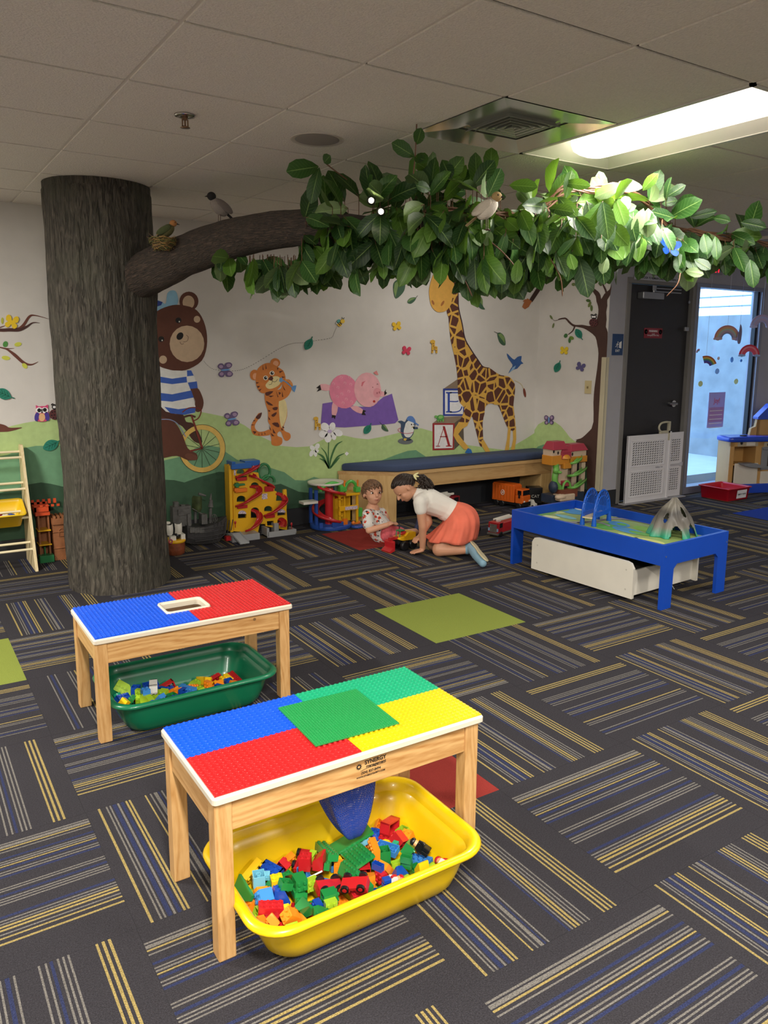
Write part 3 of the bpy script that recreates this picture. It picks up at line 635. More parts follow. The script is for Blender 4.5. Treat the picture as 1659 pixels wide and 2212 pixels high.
LEAF = [(0,-14),(5,-10),(8,-4),(8,2),(5,8),(0,13),(-5,9),(-8,3),(-8,-4),(-5,-10)]
def foamleaf(cx, cy, s, an, label, plane=onB):
    P = [(place(LEAF, cx, cy, s, an), '#23806a', 0, .006, 3), (place(stroke([(0,-11),(0,10)], .8), cx, cy, s, an), '#165c48', .006, .007, 0), (place(stroke([(0,12),(1,18)], 1.6), cx, cy, s, an), '#1f7560', 0, .005, 0)]
    for k in (-5, 0, 5):
        P.append((place(stroke([(0,k+3),(5,k-2)], .7), cx, cy, s, an), '#165c48', .006, .007, 0)); P.append((place(stroke([(0,k+3),(-5,k-2)], .7), cx, cy, s, an), '#165c48', .006, .007, 0))
    foam('foam_leaf', label, 'wall sticker', P, plane)
foamleaf(8, 851, 1.35, -65, 'green foam leaf at the left edge of the mural above the hill')
foamleaf(110, 961, 1.35, 245, 'green foam leaf on the green hill left of the tree trunk')
foamleaf(666, 743, 1.0, 210, 'green foam leaf on the dotted flight line above the painted tiger')
foamleaf(793, 927, .85, 215, 'green foam leaf under the painted purple mat')
foamleaf(1251, 721, .85, 330, 'green foam leaf just under the painted tree branch', onS)
foamleaf(1205, 793, .85, 205, 'green foam leaf left of the plain violet butterfly', onS)
foam('foam_owl', 'pink and purple foam owl with big eyes left of the trunk', 'wall sticker', [
    (place([(-13,-17),(-7,-14),(0,-15),(7,-15),(13,-18),(13,-8),(15,4),(14,12),(8,18),(-8,18),(-14,10),(-12,-5)], 90, 892), '#d4487a', 0, .006, 2),
    (place(ellp(-11,8,5,10,10,12), 90, 892), '#4a3a94', .006, .008, 0), (place(ellp(11,7,5,10,-10,12), 90, 892), '#4a3a94', .006, .008, 0),
    (place(ellp(0,9,7,9,0,12), 90, 892), '#e9b987', .006, .0085, 0), (place(ellp(-6,-6,7.5,6.5,0,14), 90, 892), '#f2efef', .006, .008, 0), (place(ellp(6,-6,7.5,6.5,0,14), 90, 892), '#f2efef', .006, .008, 0),
    (place(ellp(-6,-6,4.2,4.2,0,12), 90, 892), '#181214', .008, .0095, 0), (place(ellp(6,-7,4.2,4.2,0,12), 90, 892), '#181214', .008, .0095, 0), (place([(-2,-3),(2,-3),(0,1)], 90, 892), '#181214', .008, .01, 0)])
def lady(cx, cy, s, label, plane):
    foam('foam_ladybug', label, 'wall sticker', [(place(ellp(0,5,12,11.5,0,18), cx, cy, s), '#5d2f31', 0, .006, 0), (place(ellp(1,-11,7.5,6,0,14), cx, cy, s), '#191517', 0, .007, 0),
        (place(stroke([(-1,-15),(-5,-18),(-8,-15)], 1.6), cx, cy, s), '#191517', 0, .006, 0), (place(stroke([(3,-15),(6,-19),(9,-16)], 1.6), cx, cy, s), '#191517', 0, .006, 0),
        (place(ellp(-1.5,-11,3.2,2.8,0,10), cx, cy, s), '#f2efef', .007, .0085, 0), (place(ellp(4,-11,3.2,2.8,0,10), cx, cy, s), '#f2efef', .007, .0085, 0)] +
        [(place(ellp(x, y, 1.7, 1.7, 0, 8), cx, cy, s), '#241416', .006, .0072, 0) for x, y in ((-6,0),(0,-1),(6,1),(-7,7),(-1,6),(6,8),(-3,12),(3,13),(10,4))], plane)
lady(118, 890, 1.0, 'brown foam ladybug next to the pink foam owl', onB)
lady(1283, 693, .78, 'brown foam ladybug on the painted tree fork', onS)
def minigir(cx, cy, s, label):
    foam('foam_giraffe', label, 'wall sticker', [(place([(-8,-16),(-2,-18),(3,-15),(2,-2),(9,0),(9,16),(5,16),(4,7),(-1,7),(-2,16),(-6,16),(-5,-8),(-9,-11)], cx, cy, s), '#dcae3f', 0, .006, 0)] +
        [(place(ellp(x, y, 1.4, 1.8, 0, 8), cx, cy, s), '#8c5a2c', .006, .007, 0) for x, y in ((-2,-8),(-1,-2),(1,3),(5,3),(6,10),(-4,10))])
minigir(684, 915, .85, 'small yellow foam giraffe beside the painted white flower')
minigir(936, 749, .85, 'small yellow foam giraffe left of the painted giraffe neck')
foam('foam_turtle', 'green foam turtle standing on the painted A block', 'wall sticker', [(place(ellp(0,-1,8,6,-15,14), 950, 903), '#4f9a4c', 0, .007, 0), (place(ellp(0,-2,5,3.4,-15,12), 950, 903), '#8cc06a', .007, .009, 0), (place(ellp(-9,-3,3.4,3,0,10), 950, 903), '#74b45c', 0, .006, 0)] +
     [(place(ellp(x, 5, 1.8, 3, 0, 8), 950, 903), '#74b45c', 0, .006, 0) for x in (-5, 0, 6)])
foam('foam_bee', 'small foam bee at the end of the dotted flight line', 'wall sticker', [(place(ellp(-3,5,6,4.5,50,14), 735, 695), '#e7b932', 0, .005, 0), (place(stroke([(-6,3),(-1,8)],1.6), 735, 695), '#1c1a18', .005, .0062, 0), (place(stroke([(-3,1),(2,6)],1.6), 735, 695), '#1c1a18', .005, .0062, 0),
     (place(ellp(4,-1,4.5,4.5,0,12), 735, 695), '#edc84a', .001, .0068, 0), (place(ellp(-5,-1,5,3,-60,12), 735, 695), '#5fa8a4', .004, .006, 0), (place(ellp(-8,3,3,2,0,10), 735, 695), '#dfe8e4', .004, .006, 0), (place(stroke([(4,-5),(3,-10)],.9), 735, 695), '#1c1a18', 0, .003, 0), (place(stroke([(6,-5),(8,-9)],.9), 735, 695), '#1c1a18', 0, .003, 0)])
# light switch on the side wall
sw = MB(); q = [onS(x, y, 0) for x, y in ZD([(826,1610),(912,1612),(905,1784),(819,1782)])]
b_ = [p+_sn*.001 for p in q]; t_ = [p+_sn*.007 for p in q]
sw.add(b_+t_, [(0,1,2,3),(7,6,5,4),(0,4,5,1),(1,5,6,2),(2,6,7,3),(3,7,4,0)], 0, False)
swt = tag(sw.build('light_switch', mat('switch_plate', '#c9b98c', .4)), 'cream light switch plate on the wall beside the painted tree', 'light switch')
tg = MB(); c = sum(t_, Vector())/4
tg.box(c.x-.012, c.y-.005, c.z-.010, c.x+.002, c.y+.005, c.z+.008); tg.build('toggle', mat('switch_toggle', '#8f8158', .4), swt)

# ================================================================= CEILING FIXTURES
m_white = mat('white_enamel', '#dcd8d0', .45)
m_lens = mat('lit_lens', '#fff6e8', .5, emit=3.2, ecol='#fff3e2')
m_lensd = mat('dim_lens', '#fff6e8', .5, emit=.5, ecol='#fff3e2')
m_refl = mat('troffer_reflector', '#e6e2da', .5)
def troffer(x, y, label, dim=False):
    t = thing('ceiling_light', label, 'ceiling light', (x, y, CE), group=None)
    f = MB(); w, l = .607/2, .6096
    for a, b2, c2, d in ((-w,-l,w,-l+.018),(-w,l-.018,w,l),(-w,-l,-w+.018,l),(w-.018,-l,w,l)): f.box(a, b2, -.004, c2, d, .02)
    f.build('frame', m_white, t)
    r = MB(); iw, il, h_ = .19, l-.10, .075; ow, ol = w-.018, l-.018
    vs = [(-ow,-ol,.0),(ow,-ol,.0),(ow,ol,.0),(-ow,ol,.0),(-iw,-il,h_),(iw,-il,h_),(iw,il,h_),(-iw,il,h_)]
    r.add(vs, [(0,1,5,4),(1,2,6,5),(2,3,7,6),(3,0,4,7),(4,5,6,7)], 0, False); r.build('reflector', m_refl, t)
    n = MB(); prof = [(-.12, .074), (-.118, .03), (-.10, .002), (-.055, -.010), (0, -.014), (.055, -.010), (.10, .002), (.118, .03), (.12, .074)]
    L = l-.13; vs = []
    for yy, sc in ((-L, .8), (-L+.02, .95), (-L+.05, 1), (L-.05, 1), (L-.02, .95), (L, .8)):
        vs += [(a*sc, yy, .074+(b3-.074)*sc) for a, b3 in prof]
    k = len(prof); fs = [(i*k+j, i*k+j+1, (i+1)*k+j+1, (i+1)*k+j) for i in range(5) for j in range(k-1)]
    n.add(vs, fs+[tuple(range(k)), tuple(range(5*k, 6*k))], 0, True); n.build('lens', m_lensd if dim else m_lens, t)
    return t
labs = ['bright fluorescent ceiling light with a long glowing lens above the train table']
troffer(TROFFERS[0][0], TROFFERS[0][1], labs[0])
for i, (x, y, pw) in enumerate(TROFFERS[1:]):
    troffer(x, y, 'fluorescent ceiling light ' + ['left of the tree trunk, out of the frame', 'over the building tables, behind the frame', 'behind the camera on the right', 'behind the camera on the left', 'far right behind the camera', 'over the bench, added unseen behind the leaves to brighten the children'][i], i == 5)
# air diffuser
m_met = mat('diffuser_metal', '#c6c8c0', .22, metal=.75)
v = thing('air_vent', 'square metal ceiling air diffuser with angled louvres beside the ceiling light', 'ceiling vent', (2.332, 2.719, CE))
f = MB(); S = .309; I = .165
vs = [(-S,-S,-.002),(S,-S,-.002),(S,S,-.002),(-S,S,-.002),(-I,-I,.012),(I,-I,.012),(I,I,.012),(-I,I,.012)]
f.add(vs, [(0,1,5,4),(1,2,6,5),(2,3,7,6),(3,0,4,7)], 0, False); f.box(-S,-S,.016,S,S,.03); f.build('face_panel', m_met, v)
lo = MB()
lo.box(-I, -I, .045, I, I, .05, 1)
for k in range(5):
    a = -I+.01+k*.03
    for s0, s1 in ((1, 0), (-1, 0)):
        pass
    L = I-.01-k*.03 
for q in range(4):
    Rz = Matrix.Rotation(q*pi/2, 4, 'Z')
    for k in range(5):
        r0 = .03+k*.028
        if q in (0, 3): pts = [(-r0,-r0,-.004),(r0,-r0,-.004),(r0-.022,-r0+.022,.02),(-r0+.022,-r0+.022,.02)]
        else: pts = [(-r0,-r0,.012),(r0,-r0,.012),(r0-.022,-r0+.022,.03),(-r0+.022,-r0+.022,.03)]
        P = [Rz @ Vector(p) for p in pts]; P2 = [p+Vector((0,0,.0015)) for p in P]
        lo.add(P+P2, [(0,1,2,3),(7,6,5,4),(0,4,5,1),(2,6,7,3)], 0, False)
lo.build('louvre', [mat('louvre_paint', '#9b9d94', .5, metal=.2), mat('duct_dark', '#1c1d1e', .9)], v)
# speaker
sp = thing('ceiling_speaker', 'round flush ceiling speaker grille', 'speaker', (1.734, 3.359, CE))
s_ = MB(); s_.lathe([(.098,.0),(.108,-.001),(.118,-.003),(.12,-.001),(.12,.001)], n=40); s_.build('rim', mat('speaker_rim', '#c4bcb0', .5), sp)
s_ = MB(); s_.lathe([(0,-.0065),(.06,-.006),(.095,-.003),(.1,-.0005)], n=40); s_.build('grille', mat('speaker_grille', '#9d958c', .6, bump=.6, bscale=900), sp)
# sprinkler
sk = thing('fire_sprinkler', 'chrome fire sprinkler head hanging from the ceiling', 'sprinkler', (1.118, 3.321, CE))
s_ = MB(); s_.lathe([(.0,-.001),(.042,-.001),(.04,-.007),(.02,-.010),(.016,-.006)], n=28); s_.build('escutcheon', mat('chrome', '#b9b6b0', .18, metal=1), sk)
s_ = MB(); s_.cyl((0,0,-.003),(0,0,-.02),.011,n=12); s_.box(-.013,-.003,-.045,-.009,.003,-.018); s_.box(.009,-.003,-.045,.013,.003,-.018); s_.cyl((0,0,-.018),(0,0,-.046),.0035,n=8); s_.box(-.013,-.003,-.047,.013,.003,-.043); s_.build('head_frame', mat('brass_head', '#8c6f58', .3, metal=.9), sk)
s_ = MB(); s_.lathe([(0,-.048),(.018,-.048),(.02,-.050),(0,-.051)], n=20); s_.build('deflector', mat('brass_head', '#8c6f58', .3, metal=.9), sk)
# ================================================================= TREE
def at_d(x, y, d): v = ray(x, y); return v.normalized()*d + Vector((0, 0, HC))
mbk = bpy.data.materials.new('bark'); mbk.use_nodes = True; nt = mbk.node_tree; pr = nt.nodes['Principled BSDF']; pr.inputs['Roughness'].default_value = .78; pr.inputs['Specular IOR Level'].default_value = .35
tc = nt.nodes.new('ShaderNodeTexCoord'); 
def bark_nodes(nt, pr, vec, c0, c1, c2):
    mp = nt.nodes.new('ShaderNodeMapping'); mp.inputs['Scale'].default_value = (1, 1, .16); nt.links.new(vec, mp.inputs[0])
    n1 = nt.nodes.new('ShaderNodeTexNoise'); n1.inputs['Scale'].default_value = 62; n1.inputs['Detail'].default_value = 4; n1.inputs['Distortion'].default_value = 1.2; nt.links.new(mp.outputs[0], n1.inputs['Vector'])
    n2 = nt.nodes.new('ShaderNodeTexNoise'); n2.inputs['Scale'].default_value = 5; n2.inputs['Detail'].default_value = 4; nt.links.new(vec, n2.inputs['Vector'])
    cr = nt.nodes.new('ShaderNodeValToRGB'); cr.color_ramp.elements[0].position = .35; cr.color_ramp.elements[0].color = rgb(c0); cr.color_ramp.elements[1].position = .68; cr.color_ramp.elements[1].color = rgb(c1)
    nt.links.new(n1.outputs['Fac'], cr.inputs[0])
    mx = nt.nodes.new('ShaderNodeMixRGB'); mx.blend_type = 'MIX'; mx.inputs[2].default_value = rgb(c2)
    mr = nt.nodes.new('ShaderNodeMapRange'); mr.inputs['From Min'].default_value = .45; mr.inputs['From Max'].default_value = .7; mr.inputs['To Max'].default_value = .6
    nt.links.new(n2.outputs['Fac'], mr.inputs[0]); nt.links.new(mr.outputs[0], mx.inputs[0]); nt.links.new(cr.outputs[0], mx.inputs[1]); nt.links.new(mx.outputs[0], pr.inputs['Base Color'])
    bp = nt.nodes.new('ShaderNodeBump'); bp.inputs['Strength'].default_value = 1; bp.inputs['Distance'].default_value = .022; nt.links.new(n1.outputs['Fac'], bp.inputs['Height']); nt.links.new(bp.outputs[0], pr.inputs['Normal'])
bark_nodes(nt, pr, tc.outputs['Object'], '#2e2b26', '#5f594f', '#4a4a3e')
mbr = bpy.data.materials.new('bark_branch'); mbr.use_nodes = True; nt = mbr.node_tree; pr = nt.nodes['Principled BSDF']; pr.inputs['Roughness'].default_value = .8
uvn = nt.nodes.new('ShaderNodeUVMap'); bark_nodes(nt, pr, uvn.outputs[0], '#2b2622', '#5a4a3e', '#40382f')

TC = Vector((1.168, 5.045, 0))
tree = thing('artificial_tree', 'large artificial indoor tree with dark bark trunk and one long leafy branch', 'tree', TC)
NA, NZ = 180, 200
vs = []; fs = []
for j in range(NZ+1):
    z = CE*j/NZ
    base = .297 + .006*math.exp(-z/.12) + .010*math.exp(-((z-1.75)/.35)**2)
    for i in range(NA):
        a = 2*pi*i/NA; p = Vector((cos(a)*3, sin(a)*3, z*2.2))
        d = .014*noise.noise(p) + .010*noise.noise(Vector((cos(a)*14, sin(a)*14, z*3))) + .0045*noise.noise(Vector((cos(a)*38, sin(a)*38, z*7)))
        if z > 2.36: d = abs(d)*.3
        r = base+d
        vs.append((r*cos(a)-.012*z/2.4, r*sin(a), z*.9995))
for j in range(NZ):
    for i in range(NA): fs.append((j*NA+i, j*NA+(i+1) % NA, (j+1)*NA+(i+1) % NA, (j+1)*NA+i))
b = MB(); b.add(vs, fs, 0, True); b.build('trunk', mbk, tree)
# branch
def bpt(x, y, d): return at_d(x, y, d)
BP = [(Vector((1.25, 5.0, 1.83)), .12), (bpt(345, 577, 4.86), .12), (bpt(400, 552, 4.76), .110), (bpt(470, 526, 4.62), .106), (bpt(560, 503, 4.38), .096), (bpt(660, 492, 4.16), .086),
      (bpt(760, 500, 3.98), .078), (bpt(860, 505, 3.88), .066), (bpt(960, 505, 3.86), .055), (bpt(1060, 500, 3.95), .042), (bpt(1160, 490, 4.1), .028), (bpt(1260, 470, 4.25), .016)]
P3 = crom([p for p, _ in BP], 10, False)
def blerp(i, n=10):
    k = min(i//n, len(BP)-2); t = i/n-k; return BP[k][1]+(BP[k+1][1]-BP[k][1])*t
NR = 48; up = None; vs = []; fs = []; uv = []
acc = 0
for i, p in enumerate(P3):
    d = (P3[min(i+1, len(P3)-1)]-P3[max(i-1, 0)]).normalized()
    up = (Vector((0,0,1)) - d*d.z).normalized(); w = d.cross(up); r = blerp(i)
    if i: acc += (p-P3[i-1]).length
    for k in range(NR):
        a = 2*pi*k/NR; rr = r*(1+.05*noise.noise(Vector((cos(a)*3, sin(a)*3, acc*6)))+.03*noise.noise(Vector((cos(a)*14, sin(a)*14, acc*14))))
        vs.append(p+rr*(cos(a)*up+sin(a)*w)); uv.append((a/(2*pi)*.9, acc))
for i in range(len(P3)-1):
    for k in range(NR): fs.append((i*NR+k, i*NR+(k+1) % NR, (i+1)*NR+(k+1) % NR, (i+1)*NR+k))
fs.append(tuple(range((len(P3)-1)*NR, len(P3)*NR)))
me = bpy.data.meshes.new('branch'); me.from_pydata([v-TC for v in vs], [], fs); ul = me.uv_layers.new(name='UVMap')
for pl_ in me.polygons:
    pl_.use_smooth = True
    us = [uv[vi] for vi in pl_.vertices]; big = max(u[0] for u in us)-min(u[0] for u in us) > .5
    for li, vi in zip(pl_.loop_indices, pl_.vertices):
        u, v = uv[vi]
        if big and u < .3: u += .9
        ul.data[li].uv = (u, v)
me.materials.append(mbr); o = bpy.data.objects.new('branch', me); COL.objects.link(o); o.parent = tree
for nd in mbr.node_tree.nodes:
    if nd.type == 'MAPPING': nd.inputs['Scale'].default_value = (1.6, .35, 1)
# leaves
def leafmat(name, c, back, gloss=.43):
    m = bpy.data.materials.new(name); m.use_nodes = True; nt = m.node_tree; pr = nt.nodes['Principled BSDF']; pr.inputs['Roughness'].default_value = gloss; pr.inputs['Specular IOR Level'].default_value = .35
    uvn = nt.nodes.new('ShaderNodeUVMap'); sp_ = nt.nodes.new('ShaderNodeSeparateXYZ'); nt.links.new(uvn.outputs[0], sp_.inputs[0])
    def mth(op, a, b=None, c3=None):
        n = nt.nodes.new('ShaderNodeMath'); n.operation = op
        for k, q in enumerate((a, b, c3)):
            if q is None: continue
            if isinstance(q, (int, float)): n.inputs[k].default_value = q
            else: nt.links.new(q, n.inputs[k])
        return n.outputs[0]
    au = mth('ABSOLUTE', mth('SUBTRACT', sp_.outputs[0], .5))
    rib = mth('LESS_THAN', au, .022)
    w = mth('FRACT', mth('MULTIPLY', mth('SUBTRACT', sp_.outputs[1], mth('MULTIPLY', au, .45)), 9.0))
    vein = mth('LESS_THAN', w, .10)
    fac = mth('MAXIMUM', rib, mth('MULTIPLY', vein, .35))
    n = nt.nodes.new('ShaderNodeTexNoise'); n.inputs['Scale'].default_value = 9; tcn = nt.nodes.new('ShaderNodeTexCoord'); nt.links.new(tcn.outputs['Object'], n.inputs['Vector'])
    hv = nt.nodes.new('ShaderNodeHueSaturation'); hv.inputs['Color'].default_value = rgb(c); nt.links.new(mth('MULTIPLY_ADD', n.outputs['Fac'], 1.1, .45), hv.inputs['Value'])
    ge = nt.nodes.new('ShaderNodeNewGeometry'); mb_ = nt.nodes.new('ShaderNodeMixRGB'); nt.links.new(ge.outputs['Backfacing'], mb_.inputs[0]); nt.links.new(hv.outputs[0], mb_.inputs[1]); mb_.inputs[2].default_value = rgb(back)
    mx = nt.nodes.new('ShaderNodeMixRGB'); mx.inputs[2].default_value = rgb('#8fae62'); nt.links.new(mth('MULTIPLY', fac, .6), mx.inputs[0]); nt.links.new(mb_.outputs[0], mx.inputs[1]); nt.links.new(mx.outputs[0], pr.inputs['Base Color'])
    bp = nt.nodes.new('ShaderNodeBump'); bp.inputs['Strength'].default_value = .5; bp.inputs['Distance'].default_value = .004; nt.links.new(w, bp.inputs['Height']); nt.links.new(bp.outputs[0], pr.inputs['Normal'])
    # thin leaves let some light through
    tr = nt.nodes.new('ShaderNodeBsdfTranslucent'); tr.inputs[0].default_value = rgb('#7fae30'); ms = nt.nodes.new('ShaderNodeMixShader'); ms.inputs[0].default_value = .12
    out = nt.nodes['Material Output']; nt.links.new(pr.outputs[0], ms.inputs[1]); nt.links.new(tr.outputs[0], ms.inputs[2]); nt.links.new(ms.outputs[0], out.inputs[0])
    return m
LM = [leafmat('leaf_dark', '#1e3b1b', '#4d6040'), leafmat('leaf_mid', '#2b4f20', '#5a6e48'), leafmat('leaf_light', '#4f7329', '#6d8350'), leafmat('leaf_pale', '#64774f', '#6f8062', .45)]
class Leaves:
    def __init__(s): s.v = []; s.f = []; s.uv = []; s.m = []
    def leaf(s, base, d, nrm, L, w, curl=.25, fold=.25, mi=0):
        d = d.normalized(); side = d.cross(nrm)
        if side.length < 1e-3: side = d.orthogonal()
        side.normalize(); n = side.cross(d).normalized()
        b0 = len(s.v)
        prof = [0, .17, .40, .64, .87, 1.0]; wid = [.04, .56, .90, 1.0, .70, .06]
        rp = rnd.uniform(-.4, .4)
        for t, q in zip(prof, wid):
            cc = base + d*L*t - n*curl*L*t*t + side*rp*.12*L*t*t
            for k in (-1, -.5, 0, .5, 1):
                wv = .05*L*sin(t*14+k*2)*(abs(k) == 1)
                s.v.append(cc + side*k*w*.5*q + n*(abs(k)*fold*w*.5*q) + n*wv*.35); s.uv.append((.5+k*.5, t))
        for i in range(5):
            for k in range(4):
                a = b0+i*5+k; s.f.append((a, a+1, a+6, a+5)); s.m.append(mi)
    def build(s, name, parent, org):
        me = bpy.data.meshes.new(name); me.from_pydata([tuple(v-org) for v in s.v], [], s.f); ul = me.uv_layers.new(name='UVMap')
        for p, mi in zip(me.polygons, s.m):
            p.material_index = mi; p.use_smooth = True
            for li, vi in zip(p.loop_indices, p.vertices): ul.data[li].uv = s.uv[vi]
        for m in LM: me.materials.append(m)
        o = bpy.data.objects.new(name, me); COL.objects.link(o); o.parent = parent; return o
rnd = random.Random(11)
lv = Leaves(); tw = MB(); CAMP = Vector((0, 0, HC))
def rmat():
    r = rnd.random(); return 0 if r < .5 else 1 if r < .84 else 2 if r < .96 else 3
# stations along the branch: px x, px y, distance, up px, down px, density
ST_ = [(500,540,4.62,-5,35,8), (560,545,4.42,-20,60,16), (620,545,4.25,-25,72,22), (680,500,4.12,60,125,34), (740,490,4.0,85,140,38), (800,485,3.92,95,125,38), (860,480,3.86,112,120,40), (920,470,3.82,112,150,44),
       (980,465,3.82,115,165,46), (1040,470,3.86,112,175,48), (1100,475,3.92,95,165,48), (1160,470,4.0,72,155,46), (1220,460,4.05,55,165,44), (1280,450,4.1,45,165,42), (1340,455,4.15,42,140,38),
       (1400,470,4.3,60,115,30), (1450,500,4.45,80,90,22), (1500,510,4.6,38,70,17), (1560,520,4.75,45,40,13), (1620,530,4.9,48,60,16), (1680,540,5.0,50,60,14)]
for (x, y, d, up_, dn, n) in ST_:
    for q in range(n):
        px = x+rnd.uniform(-32, 32); py = y - rnd.triangular(-dn*.72, up_*.82, -dn*.1)
        dd = d + rnd.triangular(-.26, .26, 0)
        root = at_d(px, py, dd)
        core = at_d(px, y, d)
        out = (root-core); out = out.normalized() if out.length > .01 else Vector((0,0,-1))
        L = .12+rnd.random()*.06
        k = 2 if rnd.random() < .55 else 1
        for z in range(k):
            rv = Vector((rnd.gauss(0,1), rnd.gauss(0,1), rnd.gauss(0,.5)))
            dr = out*.5 + Vector((0,0,-1))*rnd.uniform(.2,1.25) + rv*.5
            if py < y-up_*.35: dr = out*.6 + rv*.65 + Vector((0,0,.1))
            tocam = (CAMP-root).normalized()
            nr = tocam*rnd.uniform(.2,1.2) + Vector((0,0,rnd.uniform(.1,.9))) + rv.cross(Vector((0,0,1)))*.5
            lv.leaf(root, dr, nr, L, L*rnd.uniform(.44,.56), rnd.uniform(.0,.35), rnd.uniform(.1,.4), rmat())
        tw.tube([core+(root-core)*.35, core+(root-core)*.7+Vector((0,0,.01)), root, root+dr.normalized()*.02], .0019, 5)
# individually visible leaves: base px, tip px, distance, width factor, shade
for bx, by, tx, ty, dd, wf, mi in ((688,360,620,370,3.95,.62,1),(690,362,668,438,3.95,.42,1),(700,352,712,336,3.95,.5,1),(895,338,848,308,3.6,.6,1),(896,338,915,345,3.6,.6,0),(900,312,910,278,3.6,.4,1),(918,330,910,352,3.6,.55,1),
        (1388,412,1418,374,4.0,.5,2),(1390,405,1330,398,4.0,.45,3),(1345,400,1285,425,3.95,.5,3),(1400,450,1398,512,4.0,.62,3),(1390,450,1370,505,4.0,.5,3),(1330,430,1352,485,3.9,.55,2),(1300,470,1310,530,3.9,.5,2),
        (1300,505,1345,560,3.95,.5,2),(1250,555,1275,640,3.9,.5,0),(1310,555,1300,590,3.9,.6,3),(1230,548,1240,582,3.8,.6,2),(1085,575,1085,632,3.7,.62,0),(1120,560,1115,612,3.7,.5,2),(1025,560,1030,625,3.65,.62,0),
        (1205,425,1245,470,3.85,.5,0),(1165,470,1170,530,3.8,.6,0),(1185,450,1240,455,3.8,.5,0),(1100,400,1160,402,3.8,.5,1),(1215,395,1275,400,3.9,.4,1),(760,590,765,634,4.3,.5,1),(706,590,700,628,4.3,.5,2),(720,590,722,622,4.3,.5,2),
        (570,560,560,610,4.45,.6,0),(600,560,605,600,4.4,.5,0),(640,560,640,600,4.4,.5,0),(510,545,535,570,4.5,.5,1),(482,545,474,585,4.5,.3,0),(860,575,840,600,4.0,.5,2),(880,545,900,500,3.8,.5,2),
        (1440,425,1480,400,4.3,.45,0),(1430,440,1462,432,4.3,.5,0),(1490,470,1548,456,4.6,.3,0),(1540,470,1578,475,4.6,.4,1),(1600,480,1655,490,4.7,.5,0),(1520,505,1530,548,4.3,.6,1),(1545,510,1550,560,4.3,.4,1),(1465,545,1470,590,4.2,.6,1),(1500,560,1535,580,4.2,.4,0),(1480,585,1520,590,4.2,.35,3),(1620,560,1630,620,4.4,.5,1),(960,390,1000,340,3.7,.6,0),(955,345,975,385,3.7,.7,0),(930,410,900,400,3.6,.6,1),(1060,500,1050,530,3.7,.6,3),(965,515,975,548,3.7,.6,3)):
    a = at_d(bx, by, dd); c = at_d(tx, ty, dd-.03); L = (c-a).length
    lv.leaf(a, c-a, (CAMP-a).normalized()+Vector((0,0,.35)), L, max(L*wf, .05), .1, .2, mi)
tw.tube([at_d(700,350,3.96), at_d(725,370,3.97), at_d(750,388,4.0)], .003, 6); tw.tube([at_d(893,375,3.62), at_d(897,340,3.6), at_d(900,268,3.6)], .003, 6)
lv.build('foliage', tree, TC)
# twisted vines at the far end of the branch
tw.cur = 0
for k in range(5):
    pts = []
    for i, (x, y, d, *_z) in enumerate(ST_[7:]):
        yy = y-8 if x < 1200 else (410 if x < 1300 else 405 if x < 1360 else 440 if x < 1420 else 500)
        p = at_d(x, yy if x < 1430 else y-8, d); a = i*1.9+k*1.26; pts.append(p+Vector((cos(a)*.018, .01*sin(a), sin(a)*.018)))
    tw.tube(crom(pts, 5, False), .0055, 6)
for a in ((1030,500,1118,582,3.7),(1010,440,1035,500,3.7),(965,560,1020,640,3.7),(1190,560,1215,640,3.8),(820,470,790,560,3.85),(1470,590,1440,640,4.1)):
    tw.tube(crom([at_d(a[0],a[1],a[4]), at_d((a[0]+a[2])/2+8,(a[1]+a[3])/2,a[4]-.02), at_d(a[2],a[3],a[4])], 5, False), [.003]*10+[.0015], 5)
to = tw.build('twigs', mat('twig_brown', '#6b4a35', .6, bump=.3, bscale=90), tree)
to.data.transform(Matrix.Translation(-TC))

# bulbs glowing among the leaves
for (x, y, d, lab) in ((802, 433, 3.62, 'upper of two tiny lit bulbs glowing among the leaves'), (823, 457, 3.6, 'lower of two tiny lit bulbs glowing among the leaves')):
    c = at_d(x, y, d); l = thing('spotlight', lab, 'light bulb', c)
    q = MB(); q.ell((0,0,0), .011, 12, 8); q.build('bulb', mat('bulb_glow', '#fff4dd', .4, emit=30, ecol='#fff1d6'), l)
    q = MB(); dv = (c-CAMP).normalized(); q.cyl(dv*.004, dv*.05, .014, .02, 14); q.build('socket', mat('socket_black', '#1c1c1c', .5), l)

